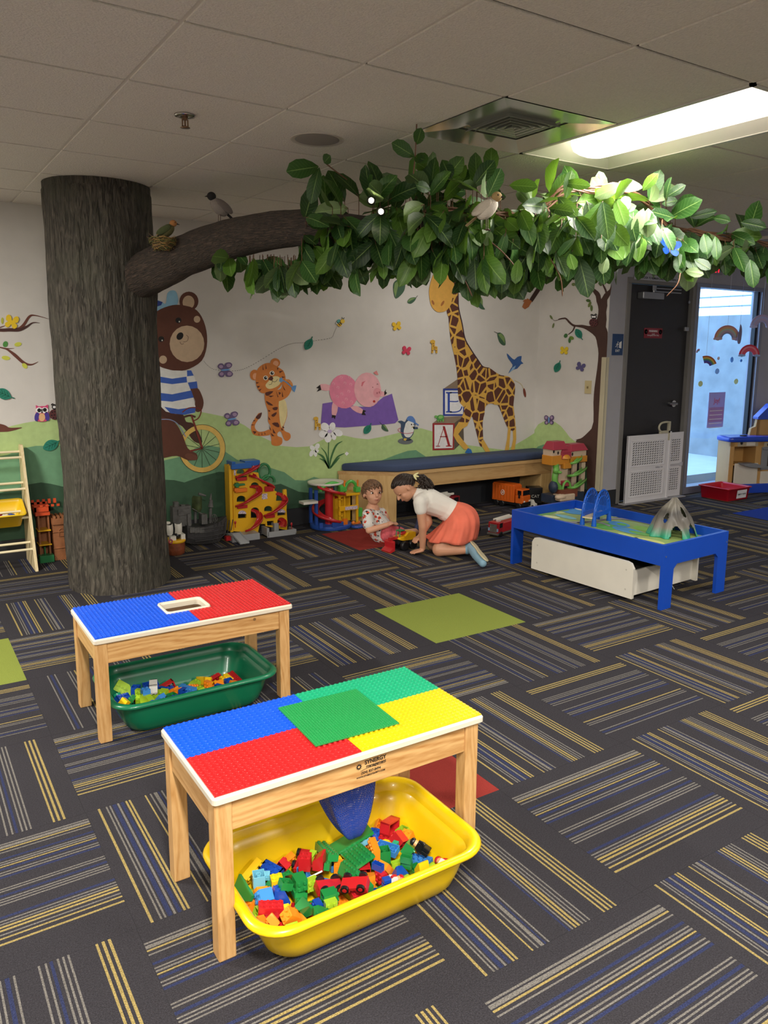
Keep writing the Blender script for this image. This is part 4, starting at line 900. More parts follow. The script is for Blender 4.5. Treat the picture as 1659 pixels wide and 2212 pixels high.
# ---------------------------------------------------------------- birds
def bird(name, label, loc, rz, cb, ch, cw, ct, s=1, legs=True, leg_l=.035):
    t = thing(name, label, 'bird', loc, rz)
    b = MB(); R = Matrix.Rotation(radians(-38), 3, 'Y')
    b.ell((0,0,.03*s), (.042*s,.024*s,.026*s), 16, 12, R=R); b.build('body', mat('plume_'+cb.strip('#'), cb, .9, bump=.5, bscale=300), t)
    b = MB(); b.ell((.032*s,0,.066*s), (.0175*s,.016*s,.016*s), 14, 10); b.build('head', mat('plume_'+ch.strip('#'), ch, .9), t)
    b = MB(); b.cyl((.046*s,0,.065*s), (.062*s,0,.061*s), .0045*s, .0006, 8); b.build('beak', mat('beak', '#2a211a', .4), t)
    for sy in (-1, 1):
        b = MB(); b.ell((-.012*s, sy*.021*s, .032*s), (.04*s,.006*s,.016*s), 12, 8, R=Matrix.Rotation(radians(-32),3,'Y')); b.build('wing', mat('plume_'+cw.strip('#'), cw, .9, bump=.5, bscale=300), t)
        b = MB(); b.ell((.041*s, sy*.012*s, .069*s), .0028*s, 8, 6); b.build('eye', mat('eye_black', '#0c0b0b', .15), t)
    b = MB(); b.boxT(Matrix.Translation((-.052*s,0,-.004*s)) @ Matrix.Rotation(radians(-36),4,'Y'), .05*s,.014*s,.004*s); b.build('tail', mat('plume_'+ct.strip('#'), ct, .9), t)
    if legs:
        for sy in (-1, 1):
            b = MB(); b.cyl((0,sy*.008*s,.012*s), (0.002,sy*.008*s,-leg_l*s), .0014*s, n=6); b.cyl((-.006*s,sy*.008*s,-leg_l*s),(.012*s,sy*.008*s,-leg_l*s), .0014*s, n=6); b.build('leg', mat('bird_leg', '#4a3026', .5), t)
    return t
c = at_d(474, 461, 4.60)
bird('bird', 'small grey and black bird standing on the bark branch', (c.x, c.y, c.z-.01), radians(190), '#8f857d', '#22201f', '#776c66', '#2a2726', 1.4, leg_l=.036)
c = at_d(360, 505, 4.70)
bird('bird', 'small orange and green bird sitting in the nest by the trunk', (c.x, c.y, c.z-.02), radians(-20), '#5e5a36', '#a06c3c', '#48502e', '#3c3a24', 1.15, legs=False)
c = at_d(1052, 462, 3.55)
bird('bird', 'small white and brown bird perched among the green leaves', (c.x, c.y, c.z-.02), radians(-60), '#d9d0c0', '#a58a5c', '#c9bfae', '#8f7a56', 1.3)
ne = MB(); rn = random.Random(5); c0 = Vector((0,0,0))
for k in range(330):
    a = rn.uniform(0, 2*pi); rr = rn.uniform(.04, .075); z = rn.uniform(-.035, .022); rr *= (1-.35*max(0, -z)/.035)
    pts = [Vector((cos(a+t*.5)*(rr+rn.gauss(0,.006)), sin(a+t*.5)*(rr+rn.gauss(0,.006)), z+rn.gauss(0,.008))) for t in range(4)]
    ne.tube(crom(pts, 2, False), .0016, 4, rn.choice((0,0,1,1,2)))
ne.lathe([(0,-.038),(.05,-.03),(.062,-.005),(.05,.0),(0,-.012)], n=16, mi=2)
nn = ne.build('nest', [mat('straw', '#a3814b', .9), mat('moss', '#5e6136', .95), mat('dry_bark_strip', '#5b4630', .9)], None, loc=at_d(352, 524, 4.69))
tag(nn, 'straw and moss bird nest where the branch leaves the trunk', 'nest')
# blue butterfly among leaves
c = at_d(1446, 538, 4.12); q = thing('artificial_butterfly', 'blue butterfly ornament clipped among the leaves above the door', 'ornament', c, rot=(radians(60), radians(10), radians(-25)))
b = MB()
for sx in (-1, 1):
    for pts in ([(0,.004),(.02,.04),(.05,.045),(.055,.02),(.03,0)], [(0,-.002),(.03,-.004),(.042,-.02),(.03,-.04),(.01,-.03)]):
        P = crom([(sx*x, y, abs(x)*.25) for x, y in pts], 4)
        b.add(P+[p+Vector((0,0,.0012)) for p in P], [tuple(range(len(P))), tuple(range(2*len(P)-1, len(P)-1, -1))]+[(i, (i+1) % len(P), len(P)+(i+1) % len(P), len(P)+i) for i in range(len(P))])
b.build('wings', mat('morpho_blue', '#12399a', .35, var=.5, vscale=60), q)
b = MB(); b.ell((0,-.005,.004), (.004,.024,.004), 8, 8); b.build('body', mat('insect_black', '#14161c', .5), q)
BR_DATA = """0,o,b24,0.7792,1.6514,0.0265,0.524,0.524,-0.474,-0.474;0,r,slope,0.8301,1.6507,0.0259,0.0,0.79,0.613,-0.0;0,b,b22t,0.8685,1.6459,0.0297,0.795,0.0,-0.0,0.607;0,o,b22,0.9058,1.6566,0.0201,0.999,0.0,0.0,0.043;0,b,b12,0.997,1.6474,0.0201,0.0,-0.968,0.251,-0.0;0,o,b12,1.0589,1.6547,0.0201,0.0,0.859,0.511,-0.0;0,g,b22,1.152,1.6629,0.0201,0.0,1.0,-0.002,0.0;0,a,b22,0.7287,1.7232,0.0265,0.706,0.706,0.035,0.035;0,g,b22,0.7603,1.7481,0.0201,0.76,-0.0,0.0,-0.65;0,a,b24,0.8912,1.7593,0.0201,0.0,0.908,-0.419,-0.0;0,r,b12,1.2087,1.7133,0.0244,0.677,0.538,0.205,0.458;0,g,slope,0.7799,1.7981,0.0259,0.0,0.419,0.908,-0.0;0,b,b12,0.8203,1.8053,0.0185,0.64,0.641,-0.3,-0.3;0,a,b12,0.9582,1.8064,0.0201,0.0,-0.702,-0.712,-0.0;0,a,b24,1.0063,1.8093,0.0265,0.532,0.532,0.466,0.466;0,y,slope,1.1265,1.792,0.0265,0.326,0.326,0.628,0.628;0,g,b12,1.1544,1.7941,0.0201,0.442,0.0,-0.0,0.897;0,o,b22t,0.7537,1.6436,0.0528,0.7,-0.227,-0.332,0.589;0,b,b12,0.8353,1.6506,0.0492,0.517,-0.517,-0.482,0.482;0,g,b22t,0.8648,1.6435,0.0649,0.537,0.537,0.46,0.46;0,g,b22,1.0194,1.6248,0.0265,0.057,-0.057,0.705,-0.705;0,r,b22,1.0347,1.6594,0.0457,0.532,0.532,-0.466,-0.466;0,b,slope,1.0812,1.6486,0.0401,0.211,-0.072,-0.586,-0.779;0,g,b12,1.1198,1.6606,0.0521,0.0,-0.499,-0.866,0.0;0,y,slope,1.1543,1.6335,0.038,0.414,-0.574,-0.572,-0.415;0,b,slope,0.7716,1.7376,0.0485,0.981,-0.042,0.171,-0.085;0,g,b22,0.8146,1.7263,0.0508,0.658,0.0,0.0,-0.753;0,l,b22,0.8472,1.7576,0.0321,0.109,-0.158,-0.733,-0.652;0,o,slope,0.9354,1.724,0.0265,0.653,0.653,0.272,0.272;0,l,b22t,1.0278,1.7474,0.0457,0.199,0.199,0.679,0.678;0,g,b22,1.0515,1.7289,0.0457,0.564,0.564,0.427,0.427;0,g,b22t,1.0802,1.7172,0.0617,0.0,-0.59,0.808,0.0;0,l,b12,1.1183,1.7127,0.0201,0.0,0.998,-0.067,-0.0;0,g,slope,1.1765,1.7307,0.0387,0.526,0.759,0.382,0.033;0,y,b22,0.7833,1.7944,0.0508,0.124,-0.0,0.0,0.992;0,g,b22,0.8212,1.8057,0.0361,0.642,0.0,-0.0,0.767;0,a,b22,0.8621,1.7907,0.0457,0.358,0.358,0.61,0.61;0,l,b22,0.898,1.81,0.0649,0.243,0.243,-0.664,-0.664;0,g,b12,0.926,1.7673,0.0571,0.892,-0.051,0.18,0.412;0,y,b22,0.9772,1.8078,0.0265,0.519,-0.519,-0.48,0.48;0,r,b24,1.0282,1.8072,0.0265,0.511,0.511,0.489,0.489;0,o,b24,1.0656,1.8036,0.0393,0.0,0.777,-0.63,0.0;0,b,b22,1.0972,1.8173,0.0457,0.723,-0.038,-0.278,-0.631;0,r,b24,1.165,1.8198,0.0201,0.897,-0.0,0.0,-0.442;0,l,b22,0.742,1.6086,0.0425,0.529,0.469,-0.529,0.469;0,g,slope,0.801,1.6512,0.052,0.372,0.593,-0.66,-0.273;0,l,b24,0.8552,1.6165,0.0431,0.474,0.52,0.442,-0.557;0,r,b24,0.9375,1.6363,0.0591,0.742,0.006,-0.049,0.668;0,g,b24,0.9667,1.6342,0.0654,0.49,0.504,-0.487,-0.519;0,o,slope,1.0003,1.6628,0.0442,0.268,-0.472,0.535,-0.648;0,b,b12,1.0326,1.6722,0.0713,0.0,-0.838,0.546,-0.0;0,l,b22,1.0926,1.6235,0.0265,0.705,-0.705,-0.05,0.05;0,g,b12,1.1165,1.6568,0.0713,0.0,0.898,-0.441,-0.0;0,o,b22t,1.1756,1.5916,0.0396,0.571,-0.801,0.18,-0.03;0,g,b22,0.7869,1.7449,0.0691,0.15,0.642,-0.746,-0.093;0,g,b22t,0.8189,1.7243,0.0764,0.706,0.706,-0.044,-0.043;0,g,b12,0.8429,1.6853,0.0201,0.197,-0.0,0.0,0.98;0,r,b22t,1.0108,1.7103,0.0457,0.143,0.143,0.693,0.692;0,o,b24,1.0594,1.7359,0.0777,0.417,0.417,-0.571,-0.571;0,a,b24,1.1097,1.7452,0.0544,0.025,0.485,0.871,0.074;0,g,b12,1.1155,1.7628,0.0377,0.646,-0.646,0.288,-0.288;0,r,b22t,1.1654,1.7688,0.0499,0.241,-0.029,-0.508,-0.826;1,o,b22t,0.7591,3.0149,0.0265,0.706,0.706,-0.046,-0.046;1,o,b22,0.7946,3.0198,0.0265,0.115,0.115,-0.698,-0.698;1,r,slope,0.8854,3.0145,0.0259,0.0,-0.09,-0.996,-0.0;1,o,b12,0.9286,3.016,0.0185,0.684,0.683,-0.181,-0.181;1,l,b22,0.9669,3.0152,0.0201,0.89,0.0,0.0,0.457;1,y,b22,1.0068,3.016,0.0201,0.0,-0.997,-0.072,-0.0;1,y,b22t,1.0574,3.0147,0.0297,0.999,-0.0,0.0,0.038;1,y,b22,1.0964,3.0109,0.0201,0.355,0.0,0.0,0.935;1,g,b22,1.1379,3.0002,0.0201,0.0,1.0,0.007,-0.0;1,r,b12,0.7689,3.0672,0.0201,0.0,-0.754,-0.657,0.0;1,l,b22,0.8486,3.0749,0.0265,0.683,0.683,0.182,0.182;1,b,b22,0.8879,3.0824,0.0201,0.0,-0.962,-0.272,0.0;1,o,b22t,0.9317,3.0824,0.0297,0.0,-0.249,0.969,-0.0;1,b,b22t,0.9704,3.0864,0.0297,0.772,-0.0,0.0,-0.636;1,r,b22,1.0155,3.0821,0.0201,0.0,0.994,-0.112,-0.0;1,b,b22t,1.055,3.0884,0.0297,0.169,-0.0,-0.0,-0.986;1,o,slope,1.096,3.08,0.0259,0.735,-0.0,0.0,-0.678;1,b,b22,1.1298,3.0869,0.0201,0.036,0.0,0.0,0.999;1,o,b12,0.8792,3.1506,0.0201,0.74,-0.0,-0.0,-0.673;1,o,b22,0.9194,3.1741,0.0201,0.0,0.687,-0.726,0.0;1,b,b24,0.9596,3.1815,0.0201,0.0,-0.725,0.688,-0.0;1,o,b24,1.0056,3.1616,0.0201,0.0,0.496,0.868,0.0;1,r,b24,1.0576,3.159,0.0201,0.309,0.0,0.0,0.951;1,y,b22,1.1121,3.1716,0.0201,0.558,-0.0,-0.0,0.83;1,y,b22t,1.149,3.1621,0.0297,0.69,-0.0,0.0,0.724;1,l,slope,0.7284,3.0267,0.0359,0.641,-0.405,-0.545,0.357;1,a,slope,0.8077,3.0187,0.0579,0.683,0.0,0.0,-0.73;1,l,b22,0.8419,3.0142,0.0445,0.717,-0.137,-0.128,0.671;1,b,b22t,0.8886,3.0134,0.0604,0.06,0.0,-0.0,0.998;1,r,b22t,0.9277,3.0146,0.0457,1.0,0.0,0.0,-0.004;1,o,b12,0.9623,3.0225,0.0377,0.691,0.691,-0.148,-0.148;1,o,b24,0.9938,3.0142,0.0393,0.0,-0.841,-0.541,0.0;1,g,slope,1.0309,2.9662,0.0345,0.339,0.62,0.339,-0.62;1,b,slope,1.1381,3.0436,0.0349,0.379,-0.592,-0.387,0.597;1,g,b22t,1.2037,2.9819,0.0325,0.21,-0.549,-0.381,-0.714;1,y,b22,0.7394,3.0724,0.0201,0.0,-0.193,0.981,0.0;1,l,slope,0.7964,3.0915,0.0643,0.917,-0.0,-0.0,-0.398;1,a,b24,0.8444,3.0995,0.041,0.364,0.454,0.785,-0.211;1,g,b22t,0.8918,3.0725,0.0489,0.0,-0.806,0.593,0.0;1,b,b22,0.9369,3.0731,0.0649,0.198,0.198,-0.679,-0.679;1,a,b24,0.9662,3.0748,0.0649,0.62,0.62,-0.341,-0.341;1,l,slope,1.0172,3.0807,0.0451,0.816,-0.0,-0.0,-0.578;1,o,b22,1.0509,3.0887,0.0649,0.58,0.58,-0.405,-0.405;1,b,b12,1.0955,3.0821,0.0492,0.611,-0.611,0.355,-0.355;1,o,b24,1.1749,3.0821,0.0362,0.691,0.701,0.098,-0.143;1,l,b22,0.777,3.1327,0.0453,0.593,0.743,-0.208,-0.231;1,a,b22,0.797,3.1613,0.0393,0.711,0.0,-0.0,-0.703;1,l,slope,0.8413,3.1533,0.0457,0.142,0.142,0.693,0.693;1,b,b12,0.8699,3.1026,0.0185,0.68,-0.68,-0.194,0.194;0,b,frame,0.7941,1.8514,0.0355,0.84,0.116,-0.016,-0.529;0,c,b12,0.7624,1.8319,0.0504,0.173,-0.168,-0.717,0.654;0,r,b22,0.8252,1.84,0.0531,0.752,-0.378,0.484,-0.239;0,r,car,0.8899,1.848,0.0352,0.087,-0.386,0.918,0.037;0,o,b24,0.8415,1.871,0.034,0.139,-0.053,0.825,-0.546;0,b,b22,0.96,1.8458,0.021,0.929,0.011,0.025,-0.369;0,g,long,0.956,1.8316,0.0522,0.763,-0.005,0.187,0.619;0,g,wing,0.6893,1.8011,0.0467,0.394,-0.577,0.606,-0.38;0,c,b22t,0.7383,1.8114,0.0607,0.025,-0.99,0.141,0.001;0,o,b12,0.7555,1.7839,0.0265,0.448,0.547,-0.448,0.547;0,o,curve,0.7278,1.7687,0.0381,0.631,0.136,0.314,-0.696;0,k,b22t,0.82,1.7675,0.0484,0.876,0.443,0.145,-0.124;0,a,b22t,0.7251,1.745,0.0572,0.744,0.223,-0.584,-0.234;0,r,b22t,0.8658,1.786,0.0809,0.895,-0.0,0.0,0.447;0,r,slope,0.9076,1.7833,0.0729,0.657,-0.262,-0.657,-0.262;0,o,b22t,0.9303,1.8296,0.0265,0.266,0.655,-0.266,0.655;0,r,car,0.885,1.6831,0.0607,0.078,-0.988,0.058,0.116;0,r,car,0.9291,1.6197,0.0894,0.162,0.362,0.914,0.085;0,o,b22t,0.9652,1.7683,0.0297,0.878,0.0,-0.0,0.48;0,g,wing,0.9533,1.7142,0.065,0.721,-0.121,0.054,0.68;0,g,plate,1.0131,1.7604,0.0647,0.715,-0.176,-0.033,0.676;0,g,plate,1.034,1.8262,0.0646,0.099,0.979,-0.086,0.153;0,r,frame,1.1809,1.8446,0.0468,0.096,0.23,-0.968,0.043;0,o,b22,1.1649,1.876,0.0343,0.034,-0.373,0.846,0.38;0,b,b22,1.1377,1.8604,0.0245,0.416,-0.067,-0.144,0.895;0,l,b22,1.2103,1.8175,0.0327,0.085,-0.099,0.989,-0.075;0,a,b24,1.1844,1.6824,0.0238,0.03,0.86,-0.506,0.051;0,l,round,1.1874,1.6298,0.0295,0.388,0.57,-0.599,-0.407;0,k,fig,1.1892,1.6926,0.0624,0.276,0.161,-0.5,-0.805;0,w,fig,1.0451,1.6153,0.0577,0.437,-0.494,0.53,-0.533;0,b,frame,1.0499,1.5847,0.0313,0.588,-0.795,0.12,-0.089;0,o,b22,1.0014,1.5697,0.0319,0.24,0.151,0.809,0.514;0,o,b22,1.1067,1.5717,0.0261,0.121,0.837,0.504,-0.174;0,t,wing,1.1351,1.5759,0.0342,0.184,-0.155,-0.118,-0.964;0,g,tri,0.861,1.5997,0.0458,0.731,0.678,-0.054,-0.059;0,r,b22t,0.8869,1.5681,0.0412,0.578,0.561,0.322,-0.497;0,r,b22,0.7959,1.6965,0.0201,0.0,-0.289,-0.957,0.0;0,g,b22,0.8077,1.6919,0.0457,0.615,0.35,-0.615,0.35;0,o,b22t,0.8436,1.5734,0.0346,0.017,-0.078,-0.972,0.221;0,b,b22,0.7429,1.7007,0.0265,0.439,-0.555,-0.439,-0.555;0,o,b22,0.6973,1.7672,0.0322,0.591,0.385,-0.389,-0.593;0,o,b22,0.7088,1.6521,0.0565,0.437,0.361,-0.8,-0.197;0,l,b22,0.6979,1.719,0.032,0.039,-0.836,-0.025,-0.547;0,r,slope,0.7243,1.6794,0.0288,0.697,0.705,-0.048,-0.118;0,r,b24,0.7231,1.6983,0.0562,0.186,0.064,-0.01,0.98;0,l,curve,0.7094,1.8121,0.0274,0.607,0.099,0.121,0.779;0,r,b22,0.7186,1.637,0.028,0.611,0.744,0.209,0.172;0,o,b12,0.7724,1.5921,0.0201,0.0,-0.669,0.743,0.0;0,l,b24,0.7312,1.5815,0.0326,0.061,0.049,-0.161,0.984;0,o,b12,0.7326,1.6128,0.0185,0.224,-0.224,-0.671,0.671;0,l,b22,0.8033,1.5767,0.0252,0.886,-0.081,-0.168,-0.425;0,y,b22t,0.9665,1.5693,0.0413,0.582,-0.419,0.424,0.554;0,l,b22,0.9735,1.6017,0.0201,0.0,-0.999,0.048,-0.0;0,l,b22,0.9635,1.6985,0.0457,0.696,-0.125,0.696,0.125;0,c,b22,1.0715,1.8095,0.0632,0.164,0.126,0.978,-0.021;0,w,strip,1.1776,1.7849,0.0175,0.136,0.225,-0.742,-0.616;0,r,b24,1.0977,1.8538,0.026,0.151,-0.892,0.425,-0.043;0,o,b24,0.6877,1.6582,0.0383,0.542,-0.454,-0.455,0.542;0,o,b22t,1.2024,1.7784,0.0353,0.828,0.134,-0.135,-0.527;0,t,b12,1.1388,1.7493,0.0457,0.68,0.195,-0.68,0.195;0,w,fig,1.2164,1.6176,0.0395,0.651,-0.672,0.266,0.232;0,o,b24,1.0686,1.6825,0.0417,0.441,0.146,-0.882,0.073;0,l,b22,0.8523,1.7216,0.0585,0.524,0.494,0.453,-0.526;0,w,strip,0.866,1.7533,0.0553,0.33,0.939,0.099,0.001;0,y,b24,0.7448,1.8754,0.0452,0.497,0.827,0.028,0.263;0,y,b12,0.767,1.6983,0.0265,0.555,0.439,-0.555,0.439;0,l,b22,1.1073,1.6062,0.0265,0.05,0.05,-0.705,-0.705;0,t,b22,1.1493,1.5635,0.0486,0.161,0.104,0.164,0.968;0,b,b12,1.0481,1.853,0.0201,0.999,-0.0,-0.0,0.046;1,t,b22,0.7194,3.1582,0.0314,0.454,0.844,0.281,0.047;1,b,frame,0.7161,3.1839,0.041,0.916,0.271,0.176,0.236;1,r,b22,0.7155,3.0986,0.0247,0.456,0.076,0.146,0.874;1,y,curve,0.7065,3.1263,0.0453,0.413,-0.108,0.861,0.276;1,r,b22,0.7826,3.2017,0.0265,0.217,0.673,0.217,-0.673;1,w,b22,0.8058,3.2229,0.0303,0.396,-0.675,0.21,0.586;1,w,frame,0.84,3.1563,0.0809,0.0,-0.6,0.8,-0.0;1,b,b22t,0.7786,3.1995,0.0617,0.0,-0.493,0.87,-0.0;1,l,b22,0.7833,3.1592,0.0649,0.65,0.278,-0.65,0.278;1,l,wing,0.7495,3.2433,0.0542,0.817,0.456,0.165,-0.311;1,a,b22,0.7949,3.1087,0.0892,0.688,-0.0,0.0,0.726;1,l,curve,0.8712,3.1144,0.052,0.246,0.698,0.281,-0.611;1,r,frame,0.9128,3.2104,0.0395,0.175,-0.025,0.984,0.005;1,b,b22,0.917,3.1768,0.0393,0.085,-0.0,-0.0,-0.996;1,o,b24,0.9116,3.1314,0.0465,0.701,0.52,-0.466,-0.148;1,l,b22,0.9156,3.1115,0.0201,0.473,-0.0,0.0,0.881;1,o,b22t,0.9529,3.131,0.0351,0.407,0.913,0.014,0.006;1,o,b24,1.0023,3.1213,0.0499,0.254,-0.172,-0.046,-0.951;1,y,frame,1.0699,3.1967,0.0384,0.432,0.423,0.679,0.417;1,l,b22,1.0492,3.1281,0.0286,0.125,0.282,0.869,0.387;1,o,b22t,1.1104,3.1279,0.0328,0.66,0.201,0.678,0.254;1,b,b22t,1.1577,3.1301,0.0297,0.0,-1.0,-0.017,0.0;1,r,b24,1.122,3.2098,0.0288,0.223,0.149,-0.535,-0.801;1,y,b24,1.1743,3.1788,0.0267,0.513,-0.506,0.488,-0.492;1,r,long,1.2031,3.1606,0.0267,0.701,0.123,-0.096,-0.696;1,l,curve,1.0185,3.1736,0.0422,0.165,-0.0,-0.0,-0.986;1,a,b12,0.9696,3.186,0.0377,0.249,-0.249,0.662,-0.662;1,o,b12,0.8848,3.0472,0.0201,0.0,-0.199,0.98,-0.0;1,b,b24,0.8513,3.2415,0.051,0.004,-0.016,0.979,0.201;1,b,b22,0.8822,3.174,0.0456,0.307,0.332,0.66,0.6;1,t,round,0.7093,3.2226,0.0427,0.218,0.427,0.847,-0.229;1,l,round,0.7712,3.1032,0.022,0.065,0.0,-0.0,0.998;1,b,b22,0.8653,3.2094,0.0442,0.6,-0.396,-0.58,0.382;1,l,b12,0.8181,3.1262,0.0278,0.391,0.893,0.008,0.221;1,g,b22,0.7442,3.1427,0.0499,0.845,-0.082,-0.43,-0.308"""
# ================================================================= BUILDING TABLES
m_legw = wood('pine_leg', '#b3844c', '#cda36c', 9, 'Z', .42)
m_aprw = wood('pine_apron', '#ac7a42', '#cfa56c', 7, 'X', .42, 3.5)
m_aprs = wood('pine_apron_side', '#b08048', '#caa06a', 7, 'Y', .42, 3)
m_rim = mat('cream_laminate', '#d8cfbc', .4)
def plastic(name, c, rough=.28): return mat(name, c, rough, spec=.5, coat=.15)
P_ = {'r': plastic('brick_red', '#b81f25'), 'o': plastic('brick_orange', '#f08a1e'), 'g': plastic('brick_green', '#1f7f3c'), 'b': plastic('brick_blue', '#1646a6'), 'y': plastic('brick_yellow', '#f2c318'), 'l': plastic('brick_lime', '#9cbf2b'),
      'a': plastic('brick_azure', '#3d86cf'), 'c': plastic('brick_sky', '#6fb7cf'), 'k': plastic('brick_black', '#17181b'), 'w': plastic('brick_white', '#e6e3dc'), 't': plastic('brick_teal', '#1c9a72')}
P_['pr'] = plastic('plate_red', '#c02022'); P_['pb'] = plastic('plate_blue', '#1254d6'); P_['pg'] = plastic('plate_jade', '#16a072'); P_['py'] = plastic('plate_yellow', '#e3b80c'); P_['pgg'] = plastic('plate_green', '#1c8a45', .35)
def studplate(name, label, x0, y0, x1, y1, z, pitch, rs, hs, m, parent, hole=None, nx=None, ny=None):
    b = MB(); nx = nx or round((x1-x0)/pitch); ny = ny or round((y1-y0)/pitch)
    def inh(x, y, g=0): return hole and hole[0]-g < x < hole[2]+g and hole[1]-g < y < hole[3]+g
    if not hole: b.box(x0, y0, z, x1, y1, z+.0035)
    else:
        hx0, hy0, hx1, hy1 = max(hole[0], x0), hole[1], min(hole[2], x1), hole[3]
        b.box(x0, y0, z, x1, hy0, z+.0035); b.box(x0, hy1, z, x1, y1, z+.0035)
        if hx0 > x0+.001: b.box(x0, hy0, z, hx0, hy1, z+.0035)
        if hx1 < x1-.001: b.box(hx1, hy0, z, x1, hy1, z+.0035)
    n = 10 if rs > .003 else 7
    cs = [(cos(2*pi*k/n)*rs, sin(2*pi*k/n)*rs) for k in range(n)]
    for i in range(nx):
        for j in range(ny):
            cx = x0+(i+.5)*(x1-x0)/nx; cy = y0+(j+.5)*(y1-y0)/ny
            if inh(cx, cy, .006): continue
            vs = [(cx+a, cy+c, z+.0034) for a, c in cs]+[(cx+a*.98, cy+c*.98, z+.0035+hs*.85) for a, c in cs]+[(cx+a*.86, cy+c*.86, z+.0035+hs) for a, c in cs]
            fs = [(k, (k+1) % n, n+(k+1) % n, n+k) for k in range(n)]+[(n+k, n+(k+1) % n, 2*n+(k+1) % n, 2*n+k) for k in range(n)]
            b.add(vs, fs, 0, True); b.add(vs[2*n:], [tuple(range(n))], 0, False)
    o = b.build(name, m, parent)
    if label: o['label'] = label
    return o
def build_table(label, x0, y0, x1, y1, z, hole, lw=.045):
    t = thing('building_table', label, 'table', ((x0+x1)/2, (y0+y1)/2, 0)); org = Vector(t.location)
    def fin(o): o.data.transform(Matrix.Translation(-org)); return o
    lx0, lx1, ly0, ly1 = x0+.006, x1-.012, y0+.012, y1-.012
    for a, b2 in ((lx0, ly0), (lx1-lw, ly0), (lx0, ly1-lw), (lx1-lw, ly1-lw)):
        b = MB(); b.box(a, b2, 0, a+lw, b2+lw, z-.02); fin(b.build('leg', m_legw, t, bevel=.003))
    for yy in (ly0+.006, ly1-.006-.018):
        b = MB(); b.box(lx0+lw, yy, z-.105, lx1-lw, yy+.018, z-.02); fin(b.build('apron', m_aprw, t, bevel=.002))
    for xx in (lx0+.006, lx1-.006-.018):
        b = MB(); b.box(xx, ly0+lw, z-.105, xx+.018, ly1-lw, z-.02); fin(b.build('apron', m_aprs, t, bevel=.002))
    b = MB(); hx0, hy0, hx1, hy1 = hole; zz0, zz1 = z-.021, z
    b.box(x0, y0, zz0, x1, hy0, zz1); b.box(x0, hy1, zz0, x1, y1, zz1); b.box(x0, hy0, zz0, hx0, hy1, zz1); b.box(hx1, hy0, zz0, x1, hy1, zz1)
    # one rounded slab with a hole, made from an outline
    b = MB(); O = rrect(x0, y0, x1, y1, .012, 4); I = rrect(hx0, hy0, hx1, hy1, .018, 4); n = len(O)
    def ring(P, ins, zz, c): return [(c[0]+(a-c[0])*1.0+(ins if a < c[0] else -ins), d+(ins if d < c[1] else -ins), zz) for a, d in P]
    oc = ((x0+x1)/2, (y0+y1)/2); ic = ((hx0+hx1)/2, (hy0+hy1)/2)
    L = [ring(O, 0.003, zz0, oc), ring(O, 0, zz0+.003, oc), ring(O, 0, zz1-.005, oc), ring(O, .0025, zz1-.001, oc), ring(O, .006, zz1, oc), ring(I, 0, zz1, ic), ring(I, 0, zz0, ic), ring(O, 0.003, zz0, oc)]
    vs = [v for l in L for v in l]; fs = [(i*n+k, i*n+(k+1) % n, (i+1)*n+(k+1) % n, (i+1)*n+k) for i in range(7) for k in range(n)]
    b.add(vs, fs, 0, False); fin(b.build('tabletop', m_rim, t))
    return t, org
T1 = (.560, 1.640, 1.372, 2.058, .444); T2 = (.567, 2.915, 1.372, 3.340, .416)
m_leg_t1x = None
t1, o1 = build_table('near pine building table with blue, red, jade and yellow studded plates on top', *T1, (.90, 1.78, 1.09, 1.92))
def fin1(o, org): o.data.transform(Matrix.Translation(-org)); return o
xm, ym = .9655, 1.853
fin1(studplate('stud_plate', 'blue stud plate', .5665, ym, xm-.0005, 2.049, T1[4], .0158, .0047, .0042, P_['pb'], t1, None, 25, 12), o1)
fin1(studplate('stud_plate', 'red stud plate', .5665, 1.6475, xm-.0005, ym-.001, T1[4], .0158, .0047, .0042, P_['pr'], t1, None, 25, 13), o1)
fin1(studplate('stud_plate', 'jade green stud plate', xm, ym, 1.3655, 2.049, T1[4], .0158, .0047, .0042, P_['pg'], t1, None, 25, 12), o1)
fin1(studplate('stud_plate', 'yellow stud plate', xm, 1.6475, 1.3655, ym-.001, T1[4], .0158, .0047, .0042, P_['py'], t1, None, 25, 13), o1)
t2, o2 = build_table('far pine building table with a blue and a red studded half and a rimmed hole', *T2, (.892, 3.067, 1.056, 3.190))
H2 = (.880, 3.055, 1.068, 3.202)
fin1(studplate('stud_plate', 'blue stud plate', .574, 2.922, .9695, 3.333, T2[4], .0158, .0047, .0042, P_['pb'], t2, H2, 25, 26), o2)
fin1(studplate('stud_plate', 'red stud plate', .970, 2.922, 1.365, 3.333, T2[4], .0158, .0047, .0042, P_['pr'], t2, H2, 25, 26), o2)
b = MB(); O = rrect(H2[0], H2[1], H2[2], H2[3], .02); I = rrect(.892, 3.067, 1.056, 3.190, .014); n = len(O)
vs = [(a, c, T2[4]) for a, c in O]+[(a, c, T2[4]+.009) for a, c in rrect(H2[0]+.002, H2[1]+.002, H2[2]-.002, H2[3]-.002, .018)]+[(a, c, T2[4]+.009) for a, c in rrect(.889, 3.064, 1.059, 3.193, .014)]+[(a, c, T2[4]-.02) for a, c in I]
b.add(vs, [(i*n+k, i*n+(k+1) % n, (i+1)*n+(k+1) % n, (i+1)*n+k) for i in range(3) for k in range(n)], 0, True)
fin1(b.build('hole_rim', m_rim, t2), o2)
